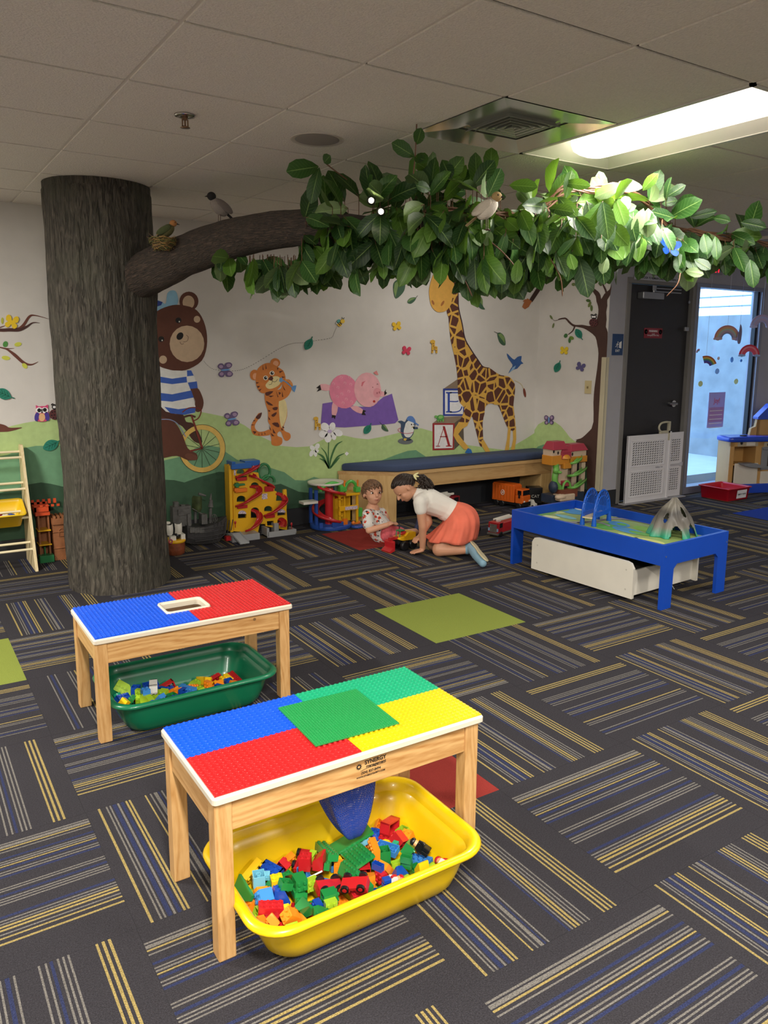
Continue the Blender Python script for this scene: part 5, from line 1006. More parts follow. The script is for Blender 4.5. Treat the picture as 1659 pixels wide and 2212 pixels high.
# dark chute inside the hole of the far table
b = MB(); vs = [(a, c, T2[4]-.02) for a, c in I]+[(a, c, T2[4]-.095) for a, c in I]; b.add(vs, [(k, (k+1) % n, n+(k+1) % n, n+k) for k in range(n)]); b.add(vs[n:], [tuple(range(n))]); fin1(b.build('chute', mat('chute_brown', '#6a5138', .8), t2), o2)
k_ = MB(); k_.cyl((1.205, 2.9325, .375), (1.205, 2.931, .375), .006, n=14); fin1(k_.build('wood_plug', mat('plug_dark', '#7a5a36', .6), t2), o2)
# loose green baseplate on the near table
gb = studplate('baseplate', None, -.128, -.128, .128, .128, 0, .008, .0025, .0018, P_['pgg'], None, None, 32, 32)
gb.location = (1.002, 1.846, T1[4]+.0082); gb.rotation_euler = (0, 0, radians(-2))
tag(gb, 'loose green small-stud baseplate lying across the middle of the near building table', 'baseplate')
# printed logo on the front apron
mk = mat('stamp_black', '#2a211b', .6)
yA = T1[1]+.012+.006-.0008
lg = thing('printed_logo', 'x', 'x', (0,0,0)); bpy.data.objects.remove(lg)
def tx(body, sz, px, pz, sx=1, bold=0): 
    o = text_mesh('printed_text', body, sz, mk, t1, (px-o1.x, yA-o1.y, pz), (pi/2, 0, 0), .0003, 'CENTER', sx, bold); return o
tx('SYNERGY', .0155, 1.014, .404, 1.0, .0004); tx('management', .0115, 1.016, .3925, 1.05, .0002); tx('(504) 837-8494', .0098, 1.000, .377, 1, .0001); tx('WWW.SYNERGYSAFETY.COM', .0066, 1.000, .3665, 1, .0001)
b = MB()
for k in range(10):
    a = 2*pi*k/10; P = [(.0062*cos(a-.2), .0062*sin(a-.2)), (.0105*cos(a), .0105*sin(a)), (.0062*cos(a+.2), .0062*sin(a+.2))]
    b.add([(.963+x, yA-.0003, .398+z) for x, z in P], [(0,1,2)])
O = [(.963+.0068*cos(2*pi*k/20), yA-.0004, .398+.0068*sin(2*pi*k/20)) for k in range(20)]; I = [(.963+.0035*cos(2*pi*k/20), yA-.0004, .398+.0035*sin(2*pi*k/20)) for k in range(20)]
b.add(O+I, [(k, (k+1) % 20, 20+(k+1) % 20, 20+k) for k in range(20)])
P = crom([(.968, 0, .383), (.990, 0, .387), (1.045, 0, .387)], 6, False)
for p, q in zip(P[:-1], P[1:]): b.add([(p.x, yA-.0003, p.z), (q.x, yA-.0003, q.z), (q.x, yA-.0003, q.z+.0011), (p.x, yA-.0003, p.z+.0011)], [(0,1,2,3)])
fin1(b.build('printed_gear', mk, t1), o1)

# ---------------------------------------------------------------- tubs
def tub(label, x0, y0, x1, y1, m, H=.15):
    b = MB(); L = []
    cx, cy = (x0+x1)/2, (y0+y1)/2
    prof = [(.13,.0),(.098,.001),(.078,.010),(.064,.035),(.048,.09),(.030,.128),(.012,.131),(.001,.134),(-.001,.140),(.003,.147),(.011,.151),(.020,.149),(.028,.142),(.034,.12),(.052,.06),(.066,.024),(.084,.009),(.11,.006)]
    for ins, z in prof:
        ix = ins; iy = ins*.85
        r = max(.095-max(ins, 0)*.35, .03)
        L.append([(a-cx, c-cy, z*H/.15) for a, c in rrect(x0+ix, y0+iy, x1-ix, y1-iy, r, 8)])
    n = len(L[0]); vs = [v for l in L for v in l]; fs = [(i*n+k, i*n+(k+1) % n, (i+1)*n+(k+1) % n, (i+1)*n+k) for i in range(len(L)-1) for k in range(n)]
    fs += [tuple(range(n-1, -1, -1)), tuple(range((len(L)-1)*n, len(L)*n))]
    b.add(vs, fs, 0, True); o = b.build('plastic_tub', m, None, loc=(cx, cy, 0)); return tag(o, label, 'tub')
tub('bright yellow plastic tub full of toy bricks under the near building table', .607, 1.49, 1.297, 1.95, plastic('tub_yellow', '#e6bf0c', .32))
tub('dark green plastic tub of toy bricks under the far building table', .615, 2.86, 1.30, 3.31, plastic('tub_green', '#0f6b49', .3))
# ---------------------------------------------------------------- blue net bag
mn = bpy.data.materials.new('blue_net'); mn.use_nodes = True; nt = mn.node_tree; pr = nt.nodes['Principled BSDF']; pr.inputs['Base Color'].default_value = rgb('#24419c'); pr.inputs['Roughness'].default_value = .6
u_ = nt.nodes.new('ShaderNodeUVMap'); br_ = nt.nodes.new('ShaderNodeTexBrick'); br_.inputs['Scale'].default_value = 1; br_.inputs['Mortar Size'].default_value = .026; br_.inputs['Brick Width'].default_value = .085; br_.inputs['Row Height'].default_value = .085; br_.inputs['Mortar Smooth'].default_value = 0
nt.links.new(u_.outputs[0], br_.inputs['Vector']); tr_ = nt.nodes.new('ShaderNodeBsdfTransparent'); mx_ = nt.nodes.new('ShaderNodeMixShader')
nt.links.new(br_.outputs['Fac'], mx_.inputs[0]); nt.links.new(tr_.outputs[0], mx_.inputs[1]); nt.links.new(pr.outputs[0], mx_.inputs[2]); nt.links.new(mx_.outputs[0], nt.nodes['Material Output'].inputs[0])
tip = on_z(765, 1812, .092); vs = []; uv = []; NA, NZ = 64, 26
for j in range(NZ+1):
    t = j/NZ; zz = .425*(1-t)+tip.z*t; q = (1-t)**.5 if t < 1 else 0
    for i in range(NA+1):
        a = 2*pi*i/NA; sq = 1/max(abs(cos(a)), abs(sin(a)))**.6
        fold = 1+.13*t*sin(a*5+1)+.08*t*sin(a*9+t*4)
        cx = .995*(1-t)+tip.x*t; cy = 1.85*(1-t)+tip.y*t
        vs.append((cx+.118*q*sq*cos(a)*fold-1.0, cy+.078*q*sq*sin(a)*fold-1.85, zz)); uv.append((i/NA*8, t*5))
fs = [(j*(NA+1)+i, j*(NA+1)+i+1, (j+1)*(NA+1)+i+1, (j+1)*(NA+1)+i) for j in range(NZ) for i in range(NA)]
me = bpy.data.meshes.new('net_bag'); me.from_pydata(vs, [], fs); ul = me.uv_layers.new(name='UVMap')
for p in me.polygons:
    p.use_smooth = True
    for li, vi in zip(p.loop_indices, p.vertices): ul.data[li].uv = uv[vi]
me.materials.append(mn); o = bpy.data.objects.new('net_bag', me); COL.objects.link(o); o.location = (1.0, 1.85, 0); tag(o, 'blue net bag hanging from the near building table into the yellow tub', 'net bag')

# ---------------------------------------------------------------- toy bricks
U = .016; H = .0192
def shell(b, x0, y0, z0, x1, y1, z1, w=.0016):
    v = [(x0,y0,z0),(x1,y0,z0),(x1,y1,z0),(x0,y1,z0),(x0,y0,z1),(x1,y0,z1),(x1,y1,z1),(x0,y1,z1)]
    i0, j0, i1, j1, k1 = x0+w, y0+w, x1-w, y1-w, z1-w
    v += [(i0,j0,z0),(i1,j0,z0),(i1,j1,z0),(i0,j1,z0),(i0,j0,k1),(i1,j0,k1),(i1,j1,k1),(i0,j1,k1)]
    b.add(v, [(4,5,6,7),(0,1,5,4),(1,2,6,5),(2,3,7,6),(3,0,4,7),(8,12,13,9),(9,13,14,10),(10,14,15,11),(11,15,12,8),(12,15,14,13),(0,8,9,1),(1,9,10,2),(2,10,11,3),(3,11,8,0)], 0, False)
def studs(b, nx, ny, z, ox=0, oy=0, mi=0):
    for i in range(nx):
        for j in range(ny):
            x, y = ox+(i-(nx-1)/2)*U, oy+(j-(ny-1)/2)*U
            b.cyl((x,y,z-.0003), (x,y,z+.0043), .0047, .0046, 12, mi)
def tubes(b, nx, ny, z0, z1):
    for i in range(nx-1):
        for j in range(max(ny-1, 0)):
            x, y = (i-(nx-2)/2)*U, (j-(ny-2)/2)*U
            b.cyl((x,y,z0+.001), (x,y,z1-.001), .0066, n=12, caps=False); b.cyl((x,y,z0+.001), (x,y,z1-.001), .0052, n=12, caps=False)
            vs = [(x+r*cos(2*pi*k/12), y+r*sin(2*pi*k/12), z0+.001) for r in (.0066, .0052) for k in range(12)]; b.add(vs, [(k, (k+1) % 12, 12+(k+1) % 12, 12+k) for k in range(12)], 0, False)
def brickmesh(kind):
    b = MB(); h = H/2; g = .0001
    def std(nx, ny, hh):
        shell(b, -nx*U/2+g, -ny*U/2+g, -hh, nx*U/2-g, ny*U/2-g, hh); studs(b, nx, ny, hh); tubes(b, nx, ny, -hh, hh)
    if kind == 'b22': std(2, 2, h)
    elif kind == 'b24': std(4, 2, h)
    elif kind == 'b12': std(2, 1, h)
    elif kind == 'b22t': std(2, 2, 2*h)
    elif kind == 'long': std(8, 2, h)
    elif kind == 'slope':
        x0, x1, zz = -1.5*U, 1.5*U, .8*H
        pr_ = [(x0,-zz),(x1,-zz),(x1,-zz+.006),(x0+2*U-.006,zz),(x0,zz)]
        b.prism(pr_[::-1], lambda a, c, d: (a, -U+d, c), 2*U); studs(b, 1, 2, zz, -1*U)
    elif kind == 'curve':
        zz = .65*H; pr_ = [(-1.5*U,-zz),(1.5*U,-zz)]+[(-.5*U+2*U*cos(t), -zz+2*zz*sin(t)) for t in [pi/2*k/7 for k in range(8)]]+[(-1.5*U, zz)]
        b.prism(pr_[::-1], lambda a, c, d: (a, -U+d, c), 2*U); studs(b, 1, 2, zz, -1*U)
    elif kind == 'frame':
        x0, x1, y0, y1, z0, z1, w = -2*U, 2*U, -U, U, -H, H, .005
        b.box(x0,y0,z0,x1,y1,z0+w); b.box(x0,y0,z1-w,x1,y1,z1); b.box(x0,y0,z0,x0+w,y1,z1); b.box(x1-w,y0,z0,x1,y1,z1); studs(b, 4, 2, H); b.box(x0+w,y1-.004,-.002,x1-w,y1-.001,.002)
    elif kind == 'plate': b.box(-4*U,-2*U,-.0037,4*U,2*U,.0037); studs(b, 8, 4, .0037)
    elif kind == 'wing':
        b.prism([(-3*U,-1.5*U),(3*U,-1.5*U),(3*U,-.5*U),(0,1.5*U),(-3*U,1.5*U)], lambda a, c, d: (a, c, -.0037+d), .0075); studs(b, 6, 1, .0037, 0, -U); studs(b, 3, 1, .0037, -1.5*U, 0)
    elif kind == 'tri':
        b.prism([(-.06,-.035),(.06,-.035),(-.045,.035),(-.06,.035)], lambda a, c, d: (a, c, -.005+d), .010)
        for x, y in ((-.05,-.027),(-.034,-.027),(-.018,-.027),(-.002,-.027),(.014,-.027),(.03,-.027),(-.05,-.011),(-.034,-.011),(-.018,-.011),(-.002,-.011),(-.05,.005),(-.034,.005),(-.05,.02)): b.cyl((x,y,.004),(x,y,.009),.0047,n=12)
    elif kind == 'round': b.cyl((0,0,-.6*H),(0,0,.6*H),U*.98,n=24); studs(b, 2, 2, .6*H)
    elif kind == 'strip': b.box(-.0375,-.004,-.002,.0375,.004,.002)
    return b
def carthing(c, name='toy_car'):
    t = bpy.data.objects.new(name, None); COL.objects.link(t)
    b = MB(); b.box(-.036,-.018,-.010,.036,.018,.0); b.box(-.036,-.018,.0,-.004,.018,.012); b.box(.012,-.018,0,.036,.018,.006); studs(b, 2, 2, .012, -.02); studs(b, 1, 2, .006, .024); b.build('body', P_[c], t, bevel=.001)
    for sx in (-.022, .022):
        for sy in (-1, 1):
            b = MB(); b.cyl((sx, sy*.016, -.009), (sx, sy*.0235, -.009), .0115, n=18); w = b.build('wheel', P_['k'], t)
            b = MB(); b.cyl((sx, sy*.0236, -.009), (sx, sy*.0245, -.009), .006, n=14); b.build('hub', P_['r'] if c == 'r' else P_['w'], w)
    return t
def figthing(c):
    t = bpy.data.objects.new('toy_figure', None); COL.objects.link(t)
    b = MB(); b.box(-.010,-.013,-.030,.010,-.001,-.008); b.box(-.010,.001,-.030,.010,.013,-.008); b.build('legs', P_['b'] if c == 'w' else P_['k'], t, bevel=.002)
    b = MB(); b.prism([(-.015,-.008),(.015,-.008),(.011,.012),(-.011,.012)], lambda a, d, e: (-.008+e, a, d), .016); b.build('torso', P_['w'] if c == 'w' else P_['k'], t, bevel=.002)
    b = MB(); b.cyl((0,0,.012),(0,0,.028),.0095,n=18); b.build('head', mat('figure_skin', '#d9a06a', .4), t)
    b = MB(); b.ell((0,0,.025),(.0115,.0115,.009),14,8); b.build('hair', P_['k'] if c == 'k' else P_['r'], t)
    for s in (-1, 1):
        b = MB(); b.tube([(0, s*.012, .009), (.003, s*.017, .0), (.008, s*.017, -.008)], .0035, 8); b.build('arm', P_['r'] if c == 'w' else P_['k'], t)
    return t
CN = {'r':'red','o':'orange','g':'green','b':'blue','y':'yellow','l':'lime','a':'azure','c':'sky blue','k':'black','w':'white','t':'teal'}
KN = {'b22':'2x2 brick','b24':'2x4 brick','b12':'1x2 brick','b22t':'tall 2x2 brick','long':'long brick','slope':'slope brick','curve':'curved brick','frame':'window frame brick','plate':'flat plate','wing':'angled plate','tri':'triangular plate','round':'round brick','car':'toy car','fig':'toy figure','strip':'thin strip'}
rows = []
for r in BR_DATA.split(';'):
    q = r.split(','); rows.append((int(q[0]), q[1], q[2], Vector([float(v) for v in q[3:6]]), Quaternion([float(v) for v in q[6:10]])))
used = {}; mcache = {}; proto = {}
BOX = ((.607,1.49,1.297,1.95), (.615,2.86,1.30,3.31))
for k, (tb, c, kind, p, q) in enumerate(rows):
    if kind in ('car', 'fig'):
        if (kind, c) in proto:
            o = copy_tree(proto[(kind, c)])
        else:
            o = carthing(c) if kind == 'car' else figthing(c); proto[(kind, c)] = o
        nm = 'car' if kind == 'car' else 'figure'
    else:
        if (kind, c) not in mcache:
            tmp = brickmesh(kind).build('toy_brick', P_[c]); mcache[(kind, c)] = tmp.data; o = tmp
        else:
            o = bpy.data.objects.new('toy_brick', mcache[(kind, c)]); COL.objects.link(o)
        nm = 'brick'
    o.location = p; o.rotation_mode = 'QUATERNION'; o.rotation_quaternion = q
    x0, y0, x1, y1 = BOX[tb]; u = (p.x-x0)/(x1-x0); v = (p.y-y0)/(y1-y0)
    zx = ['left end', 'centre left', 'middle', 'centre right', 'right end'][min(max(int((u-.1)/.16), 0), 4)]; zy = 'front' if v < .42 else 'back' if v > .6 else 'centre'
    upz = (q @ Vector((0,0,1))).z
    st = 'upright' if upz > .7 else 'upside-down' if upz < -.7 else 'tipped'
    nb = sorted(((rows[j][3]-p).length, j) for j in range(len(rows)) if j != k and rows[j][0] == tb)
    a_, b_ = rows[nb[0][1]], rows[nb[1][1]]
    base = '%s %s %s, %s of %s tub, %s' % (st, CN[c], KN[kind], zx, 'yellow' if tb == 0 else 'green', zy)
    lab = base
    for j in range(0, 6):
        if lab not in used: break
        lab = base + ', touching %s %s' % (CN[rows[nb[j][1]][1]], KN[rows[nb[j][1]][2]].replace(' brick', ''))
    used[lab] = 1
    tag(o, lab, 'toy ' + nm, 'toy bricks in the %s tub' % ('yellow' if tb == 0 else 'green'))
# ================================================================= TOYS ALONG THE MURAL WALL
ZG = lambda a, b: (340+a*.217, 980+b*.217)
def cut(name, outer, holes, Y, th, m, parent=None, bev=.0, org=None, world=False):
    """plate standing parallel to the wall at depth Y (front face), outline and holes in px or world (x,z)"""
    cu = bpy.data.curves.new(name, 'CURVE'); cu.dimensions = '2D'; cu.fill_mode = 'BOTH'; cu.extrude = th/2-bev; cu.bevel_depth = bev; cu.bevel_resolution = 1
    for L in [outer]+list(holes):
        P = [(x, z) for x, z in L] if world else [(on_y(x, y, Y).x, on_y(x, y, Y).z) for x, y in L]
        sp = cu.splines.new('POLY'); sp.points.add(len(P)-1); sp.use_cyclic_u = True
        for q, (a, c) in zip(sp.points, P): q.co = (a, c, 0, 1)
    tmp = bpy.data.objects.new(name, cu); COL.objects.link(tmp); dg = bpy.context.evaluated_depsgraph_get()
    me = bpy.data.meshes.new_from_object(tmp.evaluated_get(dg)); bpy.data.objects.remove(tmp)
    for v in me.vertices: v.co = Vector((v.co.x, Y+th/2-v.co.z, v.co.y))
    me.materials.clear(); me.materials.append(m); me.flip_normals()
    if org is not None: me.transform(Matrix.Translation(-Vector(org)))
    o = bpy.data.objects.new(name, me); COL.objects.link(o); o.parent = parent; return o
def fin(o, t): o.data.transform(Matrix.Translation(-Vector(t.location))); return o
def arch(x0, x1, y0, y1, n=8):
    """px: left,right,top of arch,bottom ; round head"""
    r = (x1-x0)/2; cx = (x0+x1)/2
    return [(x0, y1)]+[(cx-r*cos(pi*k/n), y0+r*.8-r*.8*sin(pi*k/n)) for k in range(n+1)]+[(x1, y1)]
def ramp(b, path, w, lip=.012, th=.004, mi=0, up=Vector((0,0,1)), wdir=None):
    P = [Vector(p) for p in path]; vs = []; prof = [(-w/2, lip), (-w/2, -th), (w/2, -th), (w/2, lip), (w/2-.003, lip), (w/2-.003, 0), (-w/2+.003, 0), (-w/2+.003, lip)]
    for i, p in enumerate(P):
        d = (P[min(i+1, len(P)-1)]-P[max(i-1, 0)]); s = Vector((d.y, -d.x, 0)); s = s.normalized() if s.length > 1e-5 else Vector((1,0,0))
        if wdir is not None: s = wdir
        for a, c in prof: vs.append(p+s*a+up*c)
    k = len(prof); fs = [(i*k+j, i*k+(j+1) % k, (i+1)*k+(j+1) % k, (i+1)*k+j) for i in range(len(P)-1) for j in range(k)]
    fs += [tuple(range(k)), tuple(range((len(P)-1)*k+k-1, (len(P)-1)*k-1, -1))]; b.add(vs, fs, mi, True)
TY = plastic('toy_yellow', '#e9b31c', .35); TR = plastic('toy_red', '#b9252a', .3); TB = plastic('toy_blue', '#2663b4', .35); TG = plastic('toy_green', '#2f7d4b', .35); TLG = plastic('toy_light_green', '#55b54c', .35); TO = plastic('toy_orange', '#e57a22', .35); TGR = plastic('toy_grey', '#9b9d9f', .4); TW = plastic('toy_white', '#dedbd0', .4)
TDB = plastic('toy_navy', '#2a53a8', .35); TBK = plastic('toy_black', '#1b1b1d', .35)
# --- tall ramp tower
Y = 5.74
g = thing('toy_garage', 'tall yellow and red spiral ramp toy garage against the green hills', 'toy garage', (on_y(555,1160,Y).x, Y, 0))
outer = [ZG(*p) for p in [(702,110),(725,100),(735,130),(915,130),(925,180),(1005,190),(1020,270),(1050,300),(1150,325),(1165,325),(1165,370),(1185,375),(1190,400),(1180,470),(1250,470),(1255,360),(1285,355),(1292,450),(1285,560),(1295,690),(1290,760),(1075,720),(1075,700),(1020,700),(1000,790),(735,770),(725,740)]]
holes = [[ZG(*p) for p in arch(788,868,152,200)], [ZG(*p) for p in arch(790,880,418,480)], [ZG(*p) for p in arch(930,1015,535,640)], [ZG(*p) for p in arch(1063,1145,520,575)], [ZG(*p) for p in arch(1195,1275,635,700)], [ZG(*p) for p in [(803,600),(887,600),(884,640),(803,645)]], [ZG(*p) for p in [(1195,580),(1278,580),(1276,612),(1195,618)]],
         [ZG(*p) for p in arch(930,1010,285,330)], [ZG(*p) for p in [(1090,672),(1158,668),(1158,715),(1095,718)]], [ZG(*p) for p in [(775,222),(890,222),(895,260),(780,268)]]]
fin(cut('facade', outer, holes, Y, .022, TY, g), g)
b = MB(); p0 = on_y(*ZG(702,115), Y); p1 = on_y(*ZG(722,790), Y); b.box(p0.x-.002, Y-.022, p1.z+.01, p0.x+.022, Y+.075, p0.z); b.box(p0.x+.03, Y-.012, p1.z+.02, p0.x+.04, Y+.05, p0.z-.01); fin(b.build('side_tower', TY, g, bevel=.003), g)
q0 = on_y(*ZG(715,80), Y); q1 = on_y(*ZG(915,135), Y); q2 = on_y(*ZG(1015,62), Y)
b = MB(); b.box(q0.x, Y-.05, q1.z, q1.x, Y+.06, q0.z-.012); b.box(q0.x, Y-.055, q0.z-.014, q0.x+.03, Y+.065, q0.z+.005); b.box(q1.x-.04, Y-.015, q1.z+.01, q2.x, Y+.10, q2.z); fin(b.build('roof', TB, g, bevel=.004), g)
def gp(a, c, dy=0): return on_y(*ZG(a, c), Y+dy)
b = MB()
ramp(b, crom([gp(985,85,.02), gp(985,130,-.03), gp(930,170,-.055), gp(870,205,-.05), gp(785,240,-.01)], 6, False), .05)
ramp(b, crom([gp(930,215,-.01), gp(980,235,-.05), gp(1040,275,-.055), gp(1110,310,-.035), gp(1145,340,0)], 6, False), .05)
ramp(b, crom([gp(925,330,.02), gp(1000,340,-.02), gp(1010,395,-.06), gp(940,450,-.07), gp(860,500,-.05), gp(790,525,-.01)], 6, False), .05)
ramp(b, crom([gp(1185,400,.02), gp(1240,420,-.01), gp(1272,470,-.05), gp(1230,530,-.07), gp(1150,590,-.055), gp(1070,620,-.01)], 6, False), .05)
ramp(b, crom([gp(930,560,.03), gp(1000,595,-.01), gp(1020,650,-.06), gp(985,710,-.085), gp(930,755,-.075), gp(890,770,-.05)], 6, False), .05)
ramp(b, crom([gp(1200,650,.03), gp(1250,670,-.01), gp(1262,700,-.05), gp(1250,725,-.08)], 6, False), .045)
for r_ in [(783,212,880,262),(1062,300,1147,368),(790,490,888,535),(1068,580,1160,630),(1200,655,1270,700)]:
    a = gp(r_[0], r_[1]); c = gp(r_[2], r_[3]); b.box(a.x, Y-.02, c.z, c.x, Y-.005, a.z-.02)
fin(b.build('ramp', TR, g), g)
b = MB(); c = gp(1062,180,.03); b.tube([c+Vector((cos(t)*.05, 0, sin(t)*.062)) for t in [2*pi*k/20 for k in range(20)]], .011, 8, closed=True); c = gp(1100,275,.03); b.tube([c+Vector((cos(t)*.055, 0, sin(t)*.045)) for t in [pi*k/12-.3 for k in range(14)]], .012, 8); fin(b.build('handle_wheel', TG, g), g)
b = MB(); a = gp(765,300,-.03); b.box(a.x, a.y-.01, a.z-.018, a.x+.085, a.y+.025, a.z-.004); b.box(a.x+.01, a.y-.012, a.z-.03, a.x+.035, a.y+.02, a.z+.006); fin(b.build('barrier', TG, g, bevel=.002), g)
b = MB(); a = gp(775,350,-.03); b.box(a.x, a.y-.01, a.z-.03, a.x+.095, a.y+.02, a.z); b.box(a.x-.01, a.y-.014, a.z-.02, a.x+.02, a.y+.02, a.z+.006); fin(b.build('platform', TO, g, bevel=.003), g)
b = MB(); a = gp(722,790,-.06); e = gp(995,800,-.06)
b.box(a.x, Y-.11, 0, e.x, Y+.02, .05); ramp(b, [gp(775,790,-.12), Vector((gp(850,850,-.16).x, Y-.2, .006))], .075, .012, wdir=Vector((1,0,0)))
a = gp(1070,760,-.05); e = gp(1380,760,-.05); b.box(a.x, Y-.09, 0, a.x+.02, Y+.02, .075); b.box(a.x+.09, Y-.03, 0, a.x+.13, Y+.03, .09); b.box(a.x, Y-.10, 0, e.x-.02, Y+.03, .012); b.box(a.x+.01, Y-.105, 0, e.x-.03, Y-.095, .045); b.box(e.x-.035, Y-.1, 0, e.x-.02, Y+.02, .04)
fin(b.build('base', TGR, g, bevel=.003), g)
b = MB()
for u_, v_ in ((775,685),(1335,700)): a = gp(u_, v_, -.08); b.cyl(a, a+Vector((0,0,-.04)), .003); b.ell(a, (.009,.005,.013))
a = gp(675,775,-.06); b.box(a.x, a.y-.02, .012, a.x+.06, a.y+.02, .045); fin(b.build('signal', TR, g), g)
b = MB()
for (u0, v0, u1, v1) in ((1040,400,1095,450),(760,165,780,215)): a = gp(u0, v0, -.0006); c = gp(u1, v1, -.0006); b.box(a.x, a.y-.0008, c.z, c.x, a.y, a.z)
for cx, cy in ((845,585),(1235,572)):
    P = [gp(cx+40*cos(t), cy+14-34*sin(t), -.001) for t in [pi*k/8 for k in range(9)]]; b.add(P, [tuple(range(9))], 0, False)
fin(b.build('sticker', mat('sticker_print', '#c9bccb', .5, var=.7, vscale=120), g), g)
# --- small round garage
Y = 5.66
ZH = lambda a, c: (640+a*.27728, 980+c*.27728)
g = thing('toy_garage', 'small blue based toy garage with yellow lift tower and round red ramp', 'toy garage', (on_y(720,1135,Y).x, Y, 0))
def hp(a, c, dy=0): return on_y(*ZH(a, c), Y+dy)
cc = hp(235, 480, .06); cx, cy = cc.x, Y+.05
b = MB(); b.lathe([(.17,.0),(.175,.004),(.175,.03),(.165,.036),(0,.036)], (cx+.05, cy+.03, 0), 36)
a = hp(480,560,-.03); b.lathe([(.06,0),(.062,.004),(.06,.014),(0,.016)], (a.x-.01, a.y-.01, 0), 24)
for q in ((-.10,.0),(-.09,.12),(.12,.12)): b.box(cx+q[0]-.012, cy+q[1]-.012, .03, cx+q[0]+.012, cy+q[1]+.012, .33)
b.box(cx-.13, cy-.12, .03, cx-.10, cy-.10, .075); b.box(cx-.02, cy-.14, .03, cx+.08, cy-.12, .07); fin(b.build('base', TDB, g, bevel=.002), g)
b = MB(); P = [Vector((cx+.02+.115*cos(t), cy+.115*sin(t), .06+.30*(k/48))) for k, t in enumerate([radians(-70)-2*pi*1.25*k/48 for k in range(49)])]
ramp(b, P, .06, .018); b.cyl((cx+.02, cy, .03), (cx+.02, cy, .34), .035, n=20); fin(b.build('ramp', TR, g), g)
b = MB(); b.lathe([(0,.365),(.14,.365),(.15,.37),(.15,.385),(.14,.38),(0,.378)], (cx+.02, cy+.06, 0), 36); a = hp(80,380,.02); b.box(a.x-.04, a.y-.03, a.z-.012, a.x+.09, a.y+.06, a.z+.008); fin(b.build('deck', TW, g), g)
a = hp(330,540,-.01); c = hp(480,300,-.01); tz = c.z
b = MB(); w = .018
for xx in (a.x, c.x-w): 
    for yy in (Y-.02, Y+.09): b.box(xx, yy, .03, xx+w, yy+w, tz)
for zz in (.03, .10, .17, .24, tz-.025): b.box(a.x, Y-.02, zz, a.x+w*2, Y-.004, zz+.008)
b.box(a.x, Y-.024, .145, c.x, Y-.012, .185); b.box(a.x-.008, Y-.03, tz-.02, c.x+.008, Y+.12, tz); b.box(a.x+.02, Y+.09, .03, c.x, Y+.1, tz); b.box(a.x+.05, Y-.018, .03, a.x+.06, Y-.006, tz); fin(b.build('lift_tower', TY, g, bevel=.002), g)
b = MB(); b.box(a.x+.055, Y-.0252, .150, c.x-.012, Y-.0244, .178); fin(b.build('sticker', mat('sticker_print', '#c9bccb', .5, var=.7, vscale=120), g), g)
b = MB(); h0 = hp(195,265,.0); h1 = hp(385,290,.0)
b.tube(crom([h0+Vector((0,0,-.03)), h0+Vector((.01,0,.0)), hp(270,230), hp(330,240), h1], 5, False), .016, 8)
c2 = hp(425,265,.03); b.tube([c2+Vector((.055*cos(t), 0, -.02+.075*sin(t))) for t in [pi*k/14 for k in range(15)]], .014, 10); e = hp(475,270,-.01); b.box(e.x-.022, e.y-.02, e.z-.03, e.x+.022, e.y+.03, e.z+.012); e = hp(360,275,-.01); b.box(e.x-.03, e.y-.02, e.z-.02, e.x+.02, e.y+.03, e.z+.02)
b.box(c.x+.006, Y-.01, .075, c.x+.045, Y+.03, .15); fin(b.build('canopy', TLG, g, bevel=.002), g)
b = MB()
for u_, v_ in ((375,235),(478,215)): e = hp(u_, v_, -.005); b.cyl(e+Vector((0,0,-.04)), e+Vector((0,0,.012)), .007, n=10)
fin(b.build('post', TO, g), g); b = MB()
e = hp(390,215,-.01); b.add([e, e+Vector((-.02,0,.014)), e+Vector((-.02,0,-.014)), e+Vector((0,.003,0)), e+Vector((-.02,.003,.014)), e+Vector((-.02,.003,-.014))], [(0,1,2),(5,4,3),(0,3,4,1),(1,4,5,2),(2,5,3,0)])
fin(b.build('flag', TO, g), g); b = MB()
e = hp(362,525,-.05); b.box(e.x, e.y-.012, .036, e.x+.04, e.y+.012, .085); fin(b.build('ticket_box', TO, g), g); b = MB(); e = hp(465,528,-.05); b.box(e.x-.03, e.y-.006, .028, e.x+.045, e.y+.006, .04); b.ell((e.x-.025, e.y, .04), .016, 12, 8); b.ell((e.x+.03, e.y, .04), .012, 12, 8); fin(b.build('crank_arm', TO, g), g)
# --- black ghost ship
Y = 5.66
def sp_(a, c, dy=0): return on_y(*ZG(a, c), Y+dy)
m_sh = mat('ship_charcoal', '#3c3b3c', .6, bump=.4, bscale=60, var=.2, vscale=20); m_shl = mat('ship_stone', '#5d5c5a', .7, bump=.4, bscale=60, var=.25, vscale=30)
s = thing('toy_ship', 'charcoal plastic castle-topped pirate ship with a tattered green sail', 'toy ship', (sp_(470,850).x, Y, 0))
b = MB(); secs = []
xs = [sp_(u_, 800).x for u_ in (290, 360, 450, 540, 620, 680, 705)]; tops = [.17,.155,.15,.16,.175,.195,.205]; bots = [.03,.012,.002,.0,.006,.06,.17]; ws = [.055,.07,.078,.07,.052,.026,.006]
vs = []
for x, t, bo, w in zip(xs, tops, bots, ws):
    for fy, fz in ((-1,1),(-1.02,.75),(-.85,.35),(-.4,.05),(.4,.05),(.85,.35),(1.02,.75),(1,1)): vs.append((x, Y+.03+w*fy, bo+(t-bo)*fz))
b.add(vs, [(i*8+j, i*8+(j+1) % 8, (i+1)*8+(j+1) % 8, (i+1)*8+j) for i in range(6) for j in range(8)]+[tuple(range(8)), tuple(range(55, 47, -1))], 0, False)
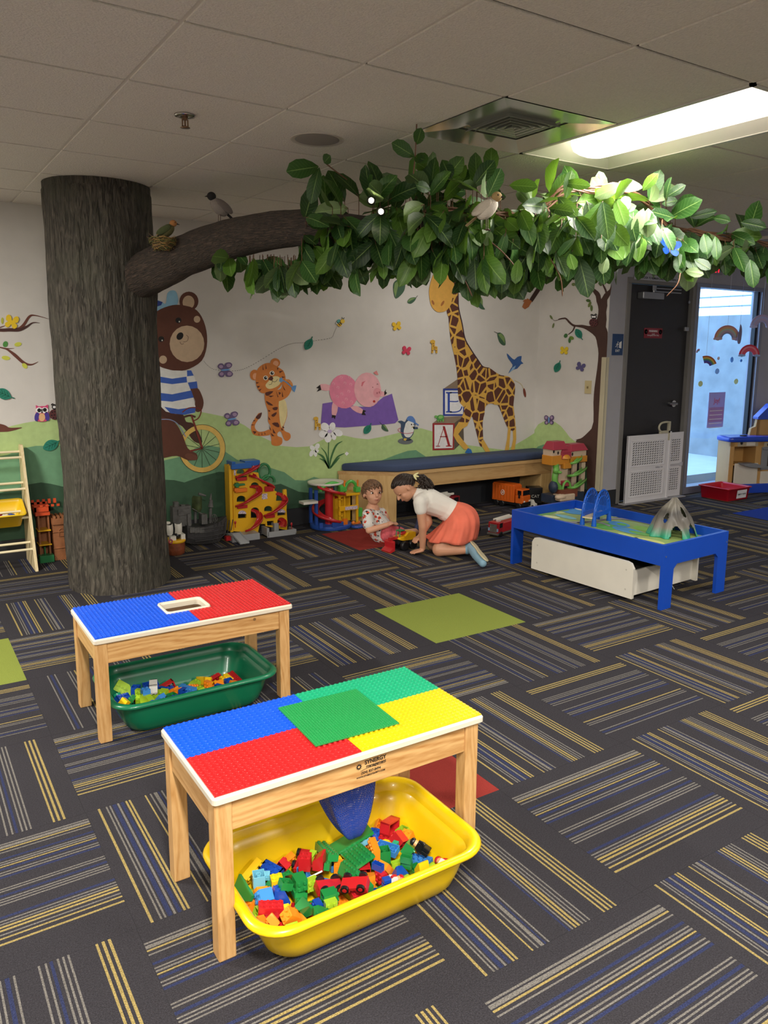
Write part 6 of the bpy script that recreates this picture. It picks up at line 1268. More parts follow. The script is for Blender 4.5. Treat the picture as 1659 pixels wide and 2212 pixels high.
for k in range(4): 
    z = .05+k*.03; b.tube([Vector((x, Y+.03-w*(.9+.05*k)-.003, max(z, bo+.01))) for x, bo, w in zip(xs[1:], bots[1:], ws[1:])], .0035, 6)
for k in range(6): 
    x = xs[3]+k*.032; b.cyl((x, Y-.03+k*.008, .03+k*.012), (x+.012, Y-.04+k*.008, .175), .0035, n=6)
fin(b.build('hull', m_sh, s), s)
b = MB(); 
for (u0, v0, u1, v1, d0, d1) in ((160,540,350,720,.02,.09),(180,490,225,560,.03,.07),(250,520,290,570,.03,.07),(300,600,335,720,.0,.08),(440,610,500,700,.0,.07),(210,560,330,610,.01,.09)):
    a = sp_(u0, v0); c = sp_(u1, v1); b.box(a.x, Y+d0, c.z, c.x, Y+d1, a.z)
for k in range(3): a = sp_(300+k*48, 725); b.box(a.x, Y-.055, a.z-.04, a.x+.036, Y-.045, a.z)
for (u_, v0, v1, r0, r1) in ((528,540,700,.012,.012),(528,530,460,.022,.010),(528,460,395,.010,.003),(378,565,690,.012,.010),(205,500,485,.01,.002),(270,530,508,.01,.002)):
    a = sp_(u_, v0, .04); c = sp_(u_+(8 if v1 < 500 else 0), v1, .04); b.cyl(a, c, r0, r1, 10)
a = sp_(410,400,.04); b.cyl(a, a+Vector((.055,0,-.02)), .012, .006, 8)
a = sp_(345,545,.0); c = sp_(455,605,.0); b.cyl(a, c, .004, n=6)
c = sp_(565,650,.02); b.tube([c+Vector((.022*cos(t),0,.036*sin(t))) for t in [2*pi*k/16 for k in range(16)]], .003, 6, closed=True); b.tube([c+Vector((0,.022*cos(t),.036*sin(t))) for t in [2*pi*k/16 for k in range(16)]], .003, 6, closed=True)
fin(b.build('castle_deck', m_shl, s, bevel=.001), s)
b = MB(); P = [(sp_(360+60*i/5, 0).x, sp_(0, 420+150*j/6).z, Y+.03-.035*sin(pi*i/5)*.8) for j in range(7) for i in range(7)]
P = []
for j in range(8):
    for i in range(7):
        t = i/6; a = sp_(362+(12 if j in (0,7) else 0)+t*(100-(24 if j in (0,7) else 0)), 425+155*j/7); P.append((a.x, Y+.04-.05*sin(pi*t), a.z))
vs = P+[(x, y+.003, z) for x, y, z in P]; n = 56
b.add(vs, [(j*7+i, j*7+i+1, (j+1)*7+i+1, (j+1)*7+i) for j in range(7) for i in range(6)]+[(n+j*7+i, n+(j+1)*7+i, n+(j+1)*7+i+1, n+j*7+i+1) for j in range(7) for i in range(6)], 0, True); fin(b.build('sail', mat('tattered_sail', '#3c4a26', .7, var=.4, vscale=25), s), s)
# --- small brown pirate ship
Y = 5.50
s = thing('toy_ship', 'small brown and yellow pirate ship with white sails beside the tree trunk', 'toy ship', (sp_(190,950,-.1).x, Y, 0))
cx = on_y(*ZG(190, 880), Y).x
b = MB(); b.lathe([(.052,.0),(.062,.01),(.068,.05),(.066,.098)], (0,0,0), 22); o = b.build('hull', mat('ship_brown', '#7a3f24', .55, bump=.4, bscale=40, var=.25, vscale=20), s); o.scale = (1.0, 1.15, 1); o.location = (cx-s.location.x, .03, 0)
b = MB(); b.lathe([(.068,.093),(.073,.097),(.073,.112),(.066,.116),(0,.112)], (0,0,0), 22); o = b.build('deck', TY, s); o.scale = (1.0, 1.15, 1); o.location = (cx-s.location.x, .03, 0)
b = MB(); o_ = Vector((cx, Y+.03, 0))
b.box(o_.x-.05, o_.y-.06, .11, o_.x-.01, o_.y-.02, .145); b.box(o_.x+.03, o_.y-.05, .11, o_.x+.06, o_.y+.02, .15)
for k, (dx, w) in enumerate(((-.045,.05),(.02,.05))):
    vs = []
    for j in range(6):
        for i in range(5): vs.append((o_.x+dx-w/2+w*i/4, o_.y-.02-.02*sin(pi*i/4)-.01*sin(pi*j/5), .15+.075*j/5+(.006 if i in (0,4) else 0)))
    v2 = [(x, y+.004, z) for x, y, z in vs]; b.add(vs+v2, [(j*5+i, j*5+i+1, (j+1)*5+i+1, (j+1)*5+i) for j in range(5) for i in range(4)]+[(30+j*5+i, 30+(j+1)*5+i, 30+(j+1)*5+i+1, 30+j*5+i+1) for j in range(5) for i in range(4)], 0, True)
b.ell((o_.x-.05, o_.y, .235), (.022,.02,.012)); fin(b.build('sail', TW, s), s)
b = MB(); b.cyl((o_.x-.012, o_.y-.012, .11), (o_.x-.012, o_.y-.012, .235), .006, n=10); b.ell((o_.x+.012, o_.y-.02, .14), (.022,.02,.026)); fin(b.build('mast', TBK, s), s)
b = MB(); a = on_y(*ZG(130, 873), Y-.045); b.tube([a+Vector((.012*cos(t),-.004,.014*sin(t))) for t in [2*pi*k/16 for k in range(16)]], .004, 8, closed=True); fin(b.build('porthole', plastic('porthole_pink', '#a83a5c'), s), s)
# --- castle behind the trunk
Y = 5.80
ZC2 = lambda a, c: (a*.17176, 860+c*.17176)
s = thing('toy_castle', 'brown toy castle with orange battlements between the shelf and the trunk', 'toy castle', (on_y(*ZC2(550,2000), Y).x, Y, 0))
m_cs = mat('castle_brown', '#9a623c', .6, bump=.3, bscale=50, var=.15, vscale=20); OR_ = plastic('castle_orange', '#d9532a', .4)
def cp(a, c, dy=0): return on_y(*ZC2(a, c), Y+dy)
a = cp(470,1480); e = cp(640,1990); b = MB(); x0, x1, zt = a.x, e.x, a.z
b.box(x0, Y, 0, x0+.012, Y+.09, zt); b.box(x1-.006, Y, 0, x1+.006, Y+.09, zt); b.box(x0, Y+.08, 0, x1, Y+.092, zt)
c0 = cp(655,1580); c1 = cp(1150,2000); b.box(c0.x, Y-.02, 0, c1.x, Y+.09, c0.z)
for k in range(8): 
    xx = c0.x+.005+k*.027; b.box(xx, Y-.03, c0.z, xx+.016, Y+.09, c0.z+.055)
b.box(c0.x-.004, Y-.032, c0.z-.004, c1.x, Y+.09, c0.z+.038); b.box(c0.x-.003, Y-.026, .20, c1.x, Y-.018, .207); b.box(c0.x-.003, Y-.026, .085, c1.x, Y-.018, .09)
w = cp(775,1690,-.02); b.tube([Vector((w.x+dx, Y-.023, w.z+dz)) for dx, dz in [(-.017,-.025)]+[(.017*-cos(pi*k/8), .012+.017*sin(pi*k/8)) for k in range(9)]+[(.017,-.025)]], .003, 6, closed=True); fin(b.build('walls', m_cs, s, bevel=.001), s)
for zz in (cp(480,1840).z, cp(480,1660).z): b = MB(); b.box(x0-.006, Y-.03, zz-.008, x1+.008, Y+.08, zz); fin(b.build('floor_shelf', TY, s, bevel=.001), s)
b = MB(); zt0 = cp(450,1480).z; b.box(x0-.014, Y-.02, zt0, x1+.01, Y+.1, zt0+.03); b.box(x0-.02, Y-.03, zt0+.03, x1+.014, Y-.018, zt0+.062); b.box(x0-.02, Y+.1, zt0+.03, x1+.014, Y+.112, zt0+.075); b.box(x0-.02, Y-.03, zt0+.03, x0-.008, Y+.11, zt0+.062); b.box(x1+.002, Y-.03, zt0+.03, x1+.014, Y+.11, zt0+.062)
for k in range(5): b.box(x0-.02+k*.036, Y-.03, zt0+.06, x0-.002+k*.036, Y-.018, zt0+.075); b.box(x0-.02+k*.036, Y+.1, zt0+.06, x0-.002+k*.036, Y+.112, zt0+.092)
fin(b.build('battlement', OR_, s), s); b = MB()
t0 = cp(850,1380,.03); b.cyl((t0.x+.03, Y+.03, c0.z+.03), (t0.x+.03, Y+.03, t0.z), .035, n=16); b.cyl((t0.x+.03, Y+.03, t0.z), (t0.x+.03, Y+.03, t0.z+.02), .045, n=16)
fin(b.build('turret', OR_, s), s)
b = MB(); b.box(x0-.01, Y-.05, 0, x1+.014, Y+.02, .05); b.box(x0+.03, Y-.0, 0, x1-.03, Y+.05, .1); fin(b.build('green_base', TG, s, bevel=.002), s)

# --- bin rack at the left edge
Y = 5.78
m_pine = wood('rack_pine', '#d8c08c', '#e8d6ab', 8, 'Z', .45); m_dow = mat('dowel_cream', '#e6dab5', .45)
ZR = lambda a, c: on_y(a*.17176, 860+c*.17176, 5.78)
s = thing('bin_rack', 'cream wooden toy bin rack with dowel shelves at the left edge', 'shelf rack', (.3, 5.6, 0))
xr = .745
for xx in (xr, xr-.86):
    P = [(5.62, 0), (5.66, 0), (5.93, .0), (5.93, .80), (5.86, .81), (5.80, .79)]
    P = [(5.55,0),(5.62,0),(5.66,.12),(5.915,.12),(5.915,.0),(5.94,.0),(5.94,.78),(5.92,.81),(5.86,.815),(5.83,.79)]
    P = [(5.55,0),(5.60,0),(5.88,0),(5.93,0),(5.93,.79),(5.91,.815),(5.85,.815),(5.825,.79)]
    b = MB(); b.prism(P, lambda a, c, d: (xx+d, a, c), .018); fin(b.build('side_panel', m_pine, s, bevel=.003), s)
def ysl(z): return 5.56+(5.825-5.56)*z/.79
b = MB()
for z in (.735, .53, .345, .14):
    for dz, dy in ((0, .012), (.03, .095)):
        b.cyl((xr-.86, ysl(z)+dy+.004, z+dz), (xr+.002, ysl(z)+dy+.004, z+dz), .0085, n=12)
fin(b.build('dowel', m_dow, s), s)
# bin on the rack (tilted), and its toys
bt = MB(); L = []
for ins, z in ((.03,.0),(.022,.004),(.006,.10),(-.006,.103),(-.009,.110),(-.004,.114),(.004,.110),(.012,.09),(.028,.012)):
    L.append([(a, c, z) for a, c in rrect(-.14+ins, -.10+ins, .14-ins, .10-ins, .025, 4)])
n = len(L[0]); bt.add([v for l in L for v in l], [(i*n+k, i*n+(k+1) % n, (i+1)*n+(k+1) % n, (i+1)*n+k) for i in range(8) for k in range(n)]+[tuple(range(n-1,-1,-1)), tuple(range(8*n, 9*n))], 0, True)
BY = (.585, 5.79, .31); ob = tag(bt.build('rack_bin', plastic('bin_yellow', '#ecc31d', .35), None, loc=BY, rot=(radians(22), 0, 0)), 'yellow plastic bin of small toy cars tilted on the bin rack', 'bin')
def minicar(loc, rz, c, lab, sc=1, grp=None):
    t = thing('toy_car', lab, 'toy car', loc); t.rotation_euler = (radians(22), 0, rz); t.scale = (sc,)*3
    if grp: t['group'] = grp
    b = MB(); b.prism([(-.036,0),(.036,0),(.036,.010),(.02,.013),(.010,.024),(-.018,.024),(-.027,.013),(-.036,.012)], lambda a, d, e: (a, -.015+e, d+.005), .03); b.build('body', c, t, bevel=.002)
    for sx in (-.022,.022):
        for sy in (-1,1): b = MB(); b.cyl((sx, sy*.012, .006), (sx, sy*.0175, .006), .007, n=12); b.build('wheel', TBK, t)
    return t
Rb = Matrix.Rotation(radians(22), 3, 'X')
for k, (dx, dy, dz, rz, c, nm) in enumerate(((-.09,-.02,.03,.4,TG,'green'),(-.03,-.03,.035,1.2,TBK,'black'),(.03,-.03,.04,-.3,TW,'white'),(.0,.02,.03,.2,TR,'red'),(.06,.0,.03,1.8,TDB,'dark blue'),(-.06,.03,.03,2.4,TY,'yellow'),(.09,-.05,.03,.9,TBK,'dark')))  :
    p = Vector(BY)+Rb @ Vector((dx, dy, dz)); minicar(p, rz, c, nm+' toy car lying in the yellow bin on the rack', 1.0, 'toy cars in the rack bin')
b = MB(); b.box(-.06,-.05,0,.06,.05,.10); b.cyl((.0,-.03,.1),(.0,.03,.1),.03); tag(b.build('toy_box', plastic('toy_dark_blue', '#26366b'), None, loc=(.02, 5.85, .755), bevel=.008), 'dark blue plastic toy on the top shelf at the left edge', 'toy')

# ================================================================= BENCH
m_bw = wood('bench_maple', '#c9a064', '#d9b67c', 5, 'Z', .4, 1.5); m_bwx = wood('bench_maple_x', '#b98f5a', '#cda873', 5, 'X', .4, 1.5)
s = thing('bench', 'long maple window bench with open underside along the mural wall', 'bench', (4.5, 5.75, 0))
fx, fy = 3.64, 5.615
b = MB(); b.prism([(fx-.012, fy-.012),(5.58, fy-.012),(5.515, YB-.012),(3.235, YB-.012)], lambda a, c, d: (a, c, .405+d), .028); fin(b.build('seat_board', m_bwx, s, bevel=.003), s)
b = MB(); d = Vector((3.25-fx, YB-.012-fy, 0)).normalized(); n_ = Vector((-d.y, d.x, 0))*-.02
A = Vector((fx, fy, 0)); B = Vector((3.25, YB-.012, 0)); b.add([A, B, B-n_, A-n_]+[p+Vector((0,0,.404)) for p in (A, B, B-n_, A-n_)], [(0,3,2,1),(4,5,6,7),(0,1,5,4),(1,2,6,5),(2,3,7,6),(3,0,4,7)], 0, False); fin(b.build('end_panel', m_bw, s, bevel=.002), s)
b = MB(); b.box(fx+.02, fy+.004, .285, 5.58, fy+.024, .404); fin(b.build('apron', m_bwx, s, bevel=.002), s)
b = MB(); b.box(3.30, YB-.018, 0, 5.50, YB-.0125, .404); fin(b.build('shaded_back_panel', mat('bench_back_shade', '#202228', .7), s), s)  # black kick panel and baseboard, with the under-bench shade put into its colour
b = MB(); b.box(5.33, fy+.026, 0, 5.35, YB-.012, .404); b.box(5.33, fy+.004, 0, 5.58, fy+.024, .284); fin(b.build('end_panel', m_bw, s, bevel=.002), s)
b = MB(); P = [(fx+.01, fy+.005),(5.575, fy+.005),(5.512, YB-.015),(3.275, YB-.015)]; P = [(v.x, v.y) for v in [Vector(p) for p in P]]
c0 = sum(p[0] for p in P)/4; c1 = sum(p[1] for p in P)/4; vs = []
for ins, z in ((.014,.4335),(.002,.440),(.0,.452),(.0,.478),(.006,.492),(.02,.499)):
    for x, y in P: vs.append((x+(ins if x < c0 else -ins), y+(ins if y < c1 else -ins), z))
b.add(vs, [(i*4+k, i*4+(k+1) % 4, (i+1)*4+(k+1) % 4, (i+1)*4+k) for i in range(5) for k in range(4)]+[(3,2,1,0),(20,21,22,23)], 0, True)
tag(b.build('bench_cushion', mat('cushion_navy', '#3b4a6b', .75, bump=.25, bscale=500, var=.08, vscale=5), None, bevel=.004), 'long navy blue vinyl cushion on top of the bench', 'cushion')

# ================================================================= TRUCKS
def wheel(b, c, r, w, ax=(0,1,0), mi=0, n=22):
    a = Vector(ax).normalized(); c = Vector(c); b.lathe([(r*.55,-w/2),(r*.92,-w/2),(r,-w*.35),(r,w*.35),(r*.92,w/2),(r*.55,w/2)], c, n, mi, a)
def add_wheel(t, c, r, w, tyre=None, hubm=None, spokes=True):
    b = MB(); wheel(b, c, r, w); b.lathe([(0,-w*.3),(r*.56,-w*.3)], c, 16, 0, (0,1,0)); ww = b.build('wheel', tyre or TBK, t)
    for sgn in (-1, 1):
        b = MB(); b.lathe([(0, .0),(r*.2,.001),(r*.25,-.003),(r*.5,-.004),(r*.58,.0)], Vector(c)+Vector((0, sgn*w*.42, 0)), 18, 0, (0, sgn, 0)); b.build('hub', hubm or mat('chrome_hub', '#c8c8c8', .25, metal=.9), ww)
# orange garbage truck, faces the camera-right
p = Vector((5.0, 5.53, 0))
t = thing('toy_truck', 'orange toy garbage truck parked under the bench', 'toy truck', (4.95, 5.60, 0), radians(-78))
og = plastic('truck_orange', '#d9641e', .35)
b = MB(); b.box(-.20,-.062,.055,.06,.062,.215); b.box(-.195,-.056,.213,.05,.056,.225)
for k in range(7): b.box(-.19+k*.035,-.065,.07,-.18+k*.035,.065,.205)
b.build('container', og, t, bevel=.004)
b = MB(); b.box(.075,-.06,.055,.165,.06,.13); b.box(.075,-.056,.13,.155,.056,.19); b.build('cab', og, t, bevel=.006)
b = MB(); b.box(.154,-.048,.135,.158,.048,.18); b.box(.10,-.058,.138,.14,.058,.178); b.build('window', mat('toy_glass', '#14171b', .15), t)
b = MB(); b.box(-.2,-.05,.03,.165,.05,.056); b.box(.155,-.06,.03,.17,.06,.07); b.build('chassis', TBK, t, bevel=.002)
b = MB(); b.box(.166,-.05,.072,.169,-.03,.085); b.box(.166,.03,.072,.169,.05,.085); b.build('headlight', mat('headlight', '#e6e2d6', .2), t)
b = MB(); R_ = 12; b.tube([Vector((-.07+.02*cos(a), -.0665, .14+.024*sin(a))) for a in [2*pi*k/R_ for k in range(R_)]], .003, 6, closed=True); b.ell((-.07,-.066,.14),(.008,.002,.012)); b.build('sticker', TW, t)
for x in (-.15,-.085,.115):
    for sy in (-1,1): add_wheel(t, (x, sy*.052, .03), .03, .024)
b = MB(); b.box(.12,.064,.11,.135,.075,.15); b.box(.12,-.075,.11,.135,-.064,.15); b.build('mirror', TBK, t)
# black dump body with white letters
t = thing('toy_truck', 'black toy dump truck with white letters under the right end of the bench', 'toy truck', (5.30, 5.59, 0), radians(-58))
b = MB(); b.box(-.10,-.07,.04,.02,.07,.17)
for k in range(6): b.box(.019,-.068+k*.024,.045,.026,-.058+k*.024,.17)
b.build('dump_body', TBK, t, bevel=.003)
b = MB(); b.box(.03,-.05,.03,.07,.02,.12); b.build('cab', TY, t, bevel=.003)
for x in (-.07,.04):
    for sy in (-1,1): add_wheel(t, (x, sy*.055, .03), .03, .022, hubm=TY)
b = MB(); b.box(-.11,-.05,.02,.06,.05,.042); b.build('chassis', TBK, t)
t.location = (5.245, 5.64, 0); t.rotation_euler = (0, 0, radians(62))
b_ = text_mesh('lettering', 'CAT', .04, TW, t, (-.1012, 0, .085), (pi/2, 0, -pi/2), .0004)
# tiny white car near the orange truck
t = thing('toy_car', 'tiny white toy car beside the orange garbage truck', 'toy car', (5.10, 5.50, 0), radians(-70))
b = MB(); b.prism([(-.05,.01),(.05,.01),(.05,.035),(.03,.04),(.012,.07),(-.03,.07),(-.05,.045)], lambda a, d, e: (a, -.025+e, d), .05); b.build('body', TW, t, bevel=.004)
for x in (-.03,.03):
    for sy in (-1,1): add_wheel(t, (x, sy*.024, .013), .013, .012)
# red fire truck on the carpet
def firetruck(label, loc, rz, sc=1, dark=False):
    t = thing('toy_fire_truck', label, 'toy truck', loc, rz); t.scale = (sc,)*3
    rd = plastic('fire_red_dark', '#7a1620', .35) if dark else plastic('fire_red', '#b5202a', .3)
    b = MB(); b.box(-.16,-.05,.035,.05,.05,.115); b.box(.055,-.052,.035,.13,.052,.125); b.build('body', rd, t, bevel=.004)
    b = MB(); b.box(.128,-.034,.04,.134,.034,.11); b.build('grille', mat('grille_metal', '#8e8a86', .35, metal=.7, bump=.8, bscale=250), t)
    b = MB(); b.box(.131,-.05,.05,.136,-.036,.075); b.box(.131,.036,.05,.136,.05,.075); b.build('headlight', mat('headlight_blue', '#9fc0e8', .2), t)
    b = MB(); b.box(.07,-.053,.08,.115,.053,.118); b.build('window', mat('toy_glass', '#14171b', .15), t)
    b = MB(); b.box(-.165,-.048,.02,.14,.048,.036); b.box(.125,-.054,.02,.145,.054,.034); b.build('bumper', mat('bumper_metal', '#a8a6a2', .3, metal=.7), t)
    b = MB()
    for sy in (-.028,.028): b.box(-.16,sy-.005,.135,.09,sy+.005,.148)
    for k in range(9): b.cyl((-.15+k*.028,-.028,.141),(-.15+k*.028,.028,.141),.004,n=6)
    b.cyl((.06,0,.115),(.06,0,.14),.022,n=16); b.build('ladder', TW, t, bevel=.001)
    for x in (-.11,.09):
        for sy in (-1,1): add_wheel(t, (x, sy*.045, .024), .024, .02)
    return t
firetruck('red toy fire truck with white ladder beside the blue train table', (4.12, 4.78, 0), radians(-163), .95)
firetruck('dark red toy fire truck with white ladder under the bench behind the girl', (4.13, 5.63, 0), radians(12), 1.35, True)
# yellow loader behind the girl
t = thing('toy_loader', 'yellow toy loader standing behind the kneeling girl', 'toy truck', (3.93, 4.98, 0), radians(100))
b = MB(); b.box(-.08,-.04,.04,.06,.04,.085); b.box(-.04,-.035,.085,.02,.035,.15); b.box(-.045,-.04,.15,.025,.04,.158); b.build('body', TY, t, bevel=.004)
b = MB(); b.prism([(.08,.01),(.14,.0),(.15,.09),(.13,.09),(.125,.03),(.09,.03)], lambda a, d, e: (a, -.06+e, d), .12); b.box(.05,-.035,.04,.09,-.025,.06); b.box(.05,.025,.04,.09,.035,.06); b.build('bucket', TY, t)
for x in (-.055,.035):
    for sy in (-1,1): add_wheel(t, (x, sy*.045, .035), .035, .028)
# black tyred toy between bench and truck
t = thing('toy_tractor', 'small yellow and black toy tractor in front of the dark fire truck', 'toy truck', (4.10, 5.40, 0), radians(30))
b = MB(); b.box(-.05,-.02,.035,.05,.02,.07); b.box(-.04,-.02,.07,-.01,.02,.10); b.build('body', TY, t, bevel=.004)
for x, r in ((-.03,.036),(.035,.024)):
    for sy in (-1,1): add_wheel(t, (x, sy*.035, r), r, .02)
# red/yellow tipper in front of the boy
t = thing('toy_dump_truck', 'yellow and red toy loader truck with black wheels in front of the boy', 'toy truck', (3.165, 4.80, 0), radians(188))
b = MB(); b.prism([(-.10,.085),(-.10,.125),(-.03,.13),(.0,.105),(.05,.10),(.06,.085),(.03,.075),(-.06,.07)], lambda a, d, e: (a, -.04+e, d), .08); b.build('body', TY, t, bevel=.004)
b = MB(); b.box(-.11,-.03,.05,.07,.03,.08); b.build('chassis', TBK, t)
b = MB(); b.box(.05,-.012,.085,.13,.012,.105); b.ell((.0,0,.125),(.035,.022,.016)); b.prism([(.115,.012),(.16,.0),(.165,.012),(.13,.035),(.135,.075),(.115,.085)], lambda a, d, e: (a, -.05+e, d), .10); b.build('bucket', TR, t)
b = MB(); b.tube([(.045,-.02,.10),(.04,-.02,.145),(.0,-.02,.15)], .004, 6); b.tube([(.045,.02,.10),(.04,.02,.145),(.0,.02,.15)], .004, 6); b.box(-.004,-.024,.143,.045,.024,.15); b.build('roll_bar', TG, t)
for x in (-.08,-.0,):
    for sy in (-1,1): add_wheel(t, (x+.02, sy*.048, .036), .036, .03)
# --- dragon castle tower at the right end of the bench
Y = 5.29
def dp(a, c, dy=0): return on_y(1130+a*.16275, 860+c*.16275, Y+dy)
s = thing('toy_tower', 'green and red toy dragon castle tower with spiral ramps by the painted tree', 'toy tower', (dp(600,1300).x, Y+.05, 0))
m_dr = plastic('tower_roof_red', '#a8384a', .5); m_dg = plastic('tower_green', '#6fb04f', .4); m_dc = mat('tower_cream', '#cfb9a0', .55, bump=.2, bscale=40); m_do = plastic('tower_orange', '#d08a2c', .4); m_dn = plastic('tower_navy', '#27364a', .5); m_db = plastic('tower_brown', '#7a4430', .5)
x0, x1 = dp(385,0).x, dp(820,0).x
def db(b, u0, v0, u1, v1, d0, d1, mi=0): a = dp(u0, v0); c = dp(u1, v1); b.box(a.x, Y+d0, c.z, c.x, Y+d1, a.z, mi)
b = MB(); db(b, 385,685,600,800,.0,.12); db(b, 600,700,835,1260,.10,.14); db(b, 500,880,600,1240,.02,.12); db(b, 690,870,730,1250,.03,.05); db(b, 800,860,830,1260,.02,.06); db(b, 620,700,835,790,.0,.12); fin(b.build('walls', m_dc, s, bevel=.002), s)
b = MB()
for (u0, u1, v0, v1) in ((375,580,570,690),(500,660,630,720),(610,845,600,705)):
    a = dp(u0, v1); c = dp(u1, v0); w = c.x-a.x; h = c.z-a.z; cy = Y+.05
    vs = [(a.x, cy-.075, a.z), (c.x, cy-.075, a.z), (c.x, cy+.075, a.z), (a.x, cy+.075, a.z), (a.x+w*.16, cy-.04, c.z), (c.x-w*.12, cy-.04, c.z), (c.x-w*.12, cy+.05, c.z), (a.x+w*.16, cy+.05, c.z)]
    b.add(vs, [(3,2,1,0),(4,5,6,7),(0,1,5,4),(1,2,6,5),(2,3,7,6),(3,0,4,7)], 0, False)
db(b, 500,720,620,800,-.02,.08); db(b, 520,1100,590,1160,-.02,.04); fin(b.build('roof', m_dr, s, bevel=.003), s)
b = MB(); db(b, 370,770,600,870,-.015,.12); db(b, 620,780,840,840,-.01,.12); a = dp(555,770); b.lathe([(.055,0),(.05,.02),(.03,.035),(0,.04)], (a.x, Y, a.z-.02), 16); db(b, 520,860,610,925,-.03,.06); fin(b.build('balcony', m_do, s, bevel=.003), s)
b = MB()
for (pts) in ([(610,880,-.0),(690,860,-.05),(750,810,-.03),(745,770,.02)], [(600,1040,.0),(680,1030,-.06),(770,980,-.05),(820,930,.02)], [(600,1200,.0),(680,1190,-.07),(770,1130,-.055),(815,1080,.02)]):
    ramp(b, crom([dp(u_, v_, d_) for u_, v_, d_ in pts], 6, False), .045, .018)
P = [dp(u_, v_, -.0) for u_, v_ in ((430,880),(440,950),(420,1050),(430,1130),(470,1180),(480,1240))]; b.tube(crom(P, 5, False), [.03]*26, 10); a = dp(440,960,-.02); b.ell(a, (.035,.03,.035)); b.ell(a+Vector((.015,-.03,-.015)), (.02,.025,.014))
a = dp(590,1150,-.02); b.tube([a+Vector((-.05*cos(t)-.012, 0, .075*sin(t)-.04)) for t in [pi*k/12 for k in range(13)]], .012, 8); fin(b.build('dragon', m_dg, s), s)
b = MB(); a = dp(400,1180,.0); b.ell(a, (.04,.05,.06)); db(b, 360,1290,470,1380,-.02,.12); fin(b.build('rocks', m_dn, s), s); b = MB(); db(b, 640,1260,800,1400,.0,.14); fin(b.build('rocks', m_dn, s), s)
b = MB(); db(b, 440,1210,650,1290,-.07,.04); fin(b.build('drawbridge', m_db, s, bevel=.002), s)
b = MB(); a = dp(500,1310,-.06); b.ell(a, (.07,.04,.028)); db(b, 410,1270,600,1330,-.09,.02); fin(b.build('step_stones', m_dc, s, bevel=.01), s)
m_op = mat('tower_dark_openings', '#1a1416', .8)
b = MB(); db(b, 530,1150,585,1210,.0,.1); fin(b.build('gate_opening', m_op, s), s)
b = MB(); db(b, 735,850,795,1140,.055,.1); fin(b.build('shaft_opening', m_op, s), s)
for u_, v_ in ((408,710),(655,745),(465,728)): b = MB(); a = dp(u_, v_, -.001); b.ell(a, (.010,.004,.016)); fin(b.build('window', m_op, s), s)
b = MB(); a = dp(870,660); b.add([(a.x, Y+.08, a.z-.09), (a.x-.02, Y+.08, a.z-.09), (a.x+.012, Y+.08, a.z+.02), (a.x, Y+.09, a.z-.09), (a.x-.02, Y+.09, a.z-.09), (a.x+.012, Y+.09, a.z+.02)], [(0,1,2),(5,4,3),(0,3,4,1),(1,4,5,2),(2,5,3,0)], 0, False); fin(b.build('fin', TG, s), s)
# ================================================================= TRAIN TABLE
RZ = radians(3.5)
m_tb = mat('train_table_blue', '#0f47b4', .38, bump=.05, bscale=200)
t = thing('train_table', 'low blue wooden train table with a printed play board in the top', 'table', (3.665, 2.83, 0), RZ)
Lx, Ly, Hh = .655, 1.235, .388
for y0 in (0, Ly-.022):
    b = MB(); P = [(0,0),(.095,0),(.10,.235),(.13,.262),(Lx-.13,.262),(Lx-.10,.235),(Lx-.095,0),(Lx,0),(Lx,Hh),(0,Hh)]
    b.prism(P, lambda a, c, d: (a, y0+d, c), .022); b.build('end_panel', m_tb, t, bevel=.002)
for x0 in (.0, Lx-.02):
    b = MB(); b.box(x0+(-.001 if x0 == 0 else .001), .022, .262, x0+.02, Ly-.022, Hh); b.build('side_rail', m_tb, t, bevel=.002)
b = MB(); b.box(.02, .022, .318, Lx-.02, Ly-.022, .328); b.build('play_board', mat('board_green', '#9db56a', .4), t)
b = MB()
for x, y in ((.016,-.0012),(Lx-.016,-.0012)): b.cyl((x, y, .32), (x, y-.001, .32), .005, n=10)
b.build('screw_cap', mat('screw_steel', '#9aa5b5', .3, metal=.8), t)
# printed map on the board
ZT = lambda L: [(1000+a*.39723, 930+b*.3973) for a, b in L]
class ZPl:
    def __call__(s, x, y, d): p = on_z(x, y, .3283); return Vector((p.x, p.y, .3276+d))
mp_ = Paint('board_print', ZPl(), None)
for cx, cy, rx, ry, an, c, l in ((500,440,95,16,-5,'#bcc98a',1),(455,452,55,9,-8,'#7fb060',2),(600,440,75,15,8,'#4f92c8',3),(545,432,34,8,0,'#7fb060',4),(640,428,34,7,8,'#e0e4c8',4),(560,470,60,8,12,'#7fb9c9',2),(480,470,50,6,8,'#d5daa8',2),
    (780,520,70,18,8,'#5fa850',2),(850,510,60,13,10,'#4f92c8',3),(865,512,28,6,10,'#5fa850',4),(900,545,90,13,12,'#4f92c8',3),(985,535,60,12,10,'#8cbf5c',2),(960,560,60,8,12,'#6fae5c',4),(900,575,60,8,16,'#c4cf7c',2),(1010,600,90,10,10,'#c9cf80',2),(740,545,50,6,14,'#d5daa8',2)):
    mp_.p(ZT(ellp(cx, cy, rx, ry, an, 24)), c, l)
mp_.p(ZT(stroke([(540,500),(640,500),(730,490),(850,480),(960,495),(1060,520)], [9,9], 4)), '#8f8f96', 4); mp_.p(ZT(stroke([(620,505),(730,500),(800,520)], [8,8], 4)), '#8f8f96', 4)
mp_.p(ZT(stroke([(760,480),(850,470),(960,485),(1060,510)], [2,2], 4)), '#e6e2d0', 5)
o = mp_.done(); o.data.transform(t.matrix_basis.inverted()); o.parent = t
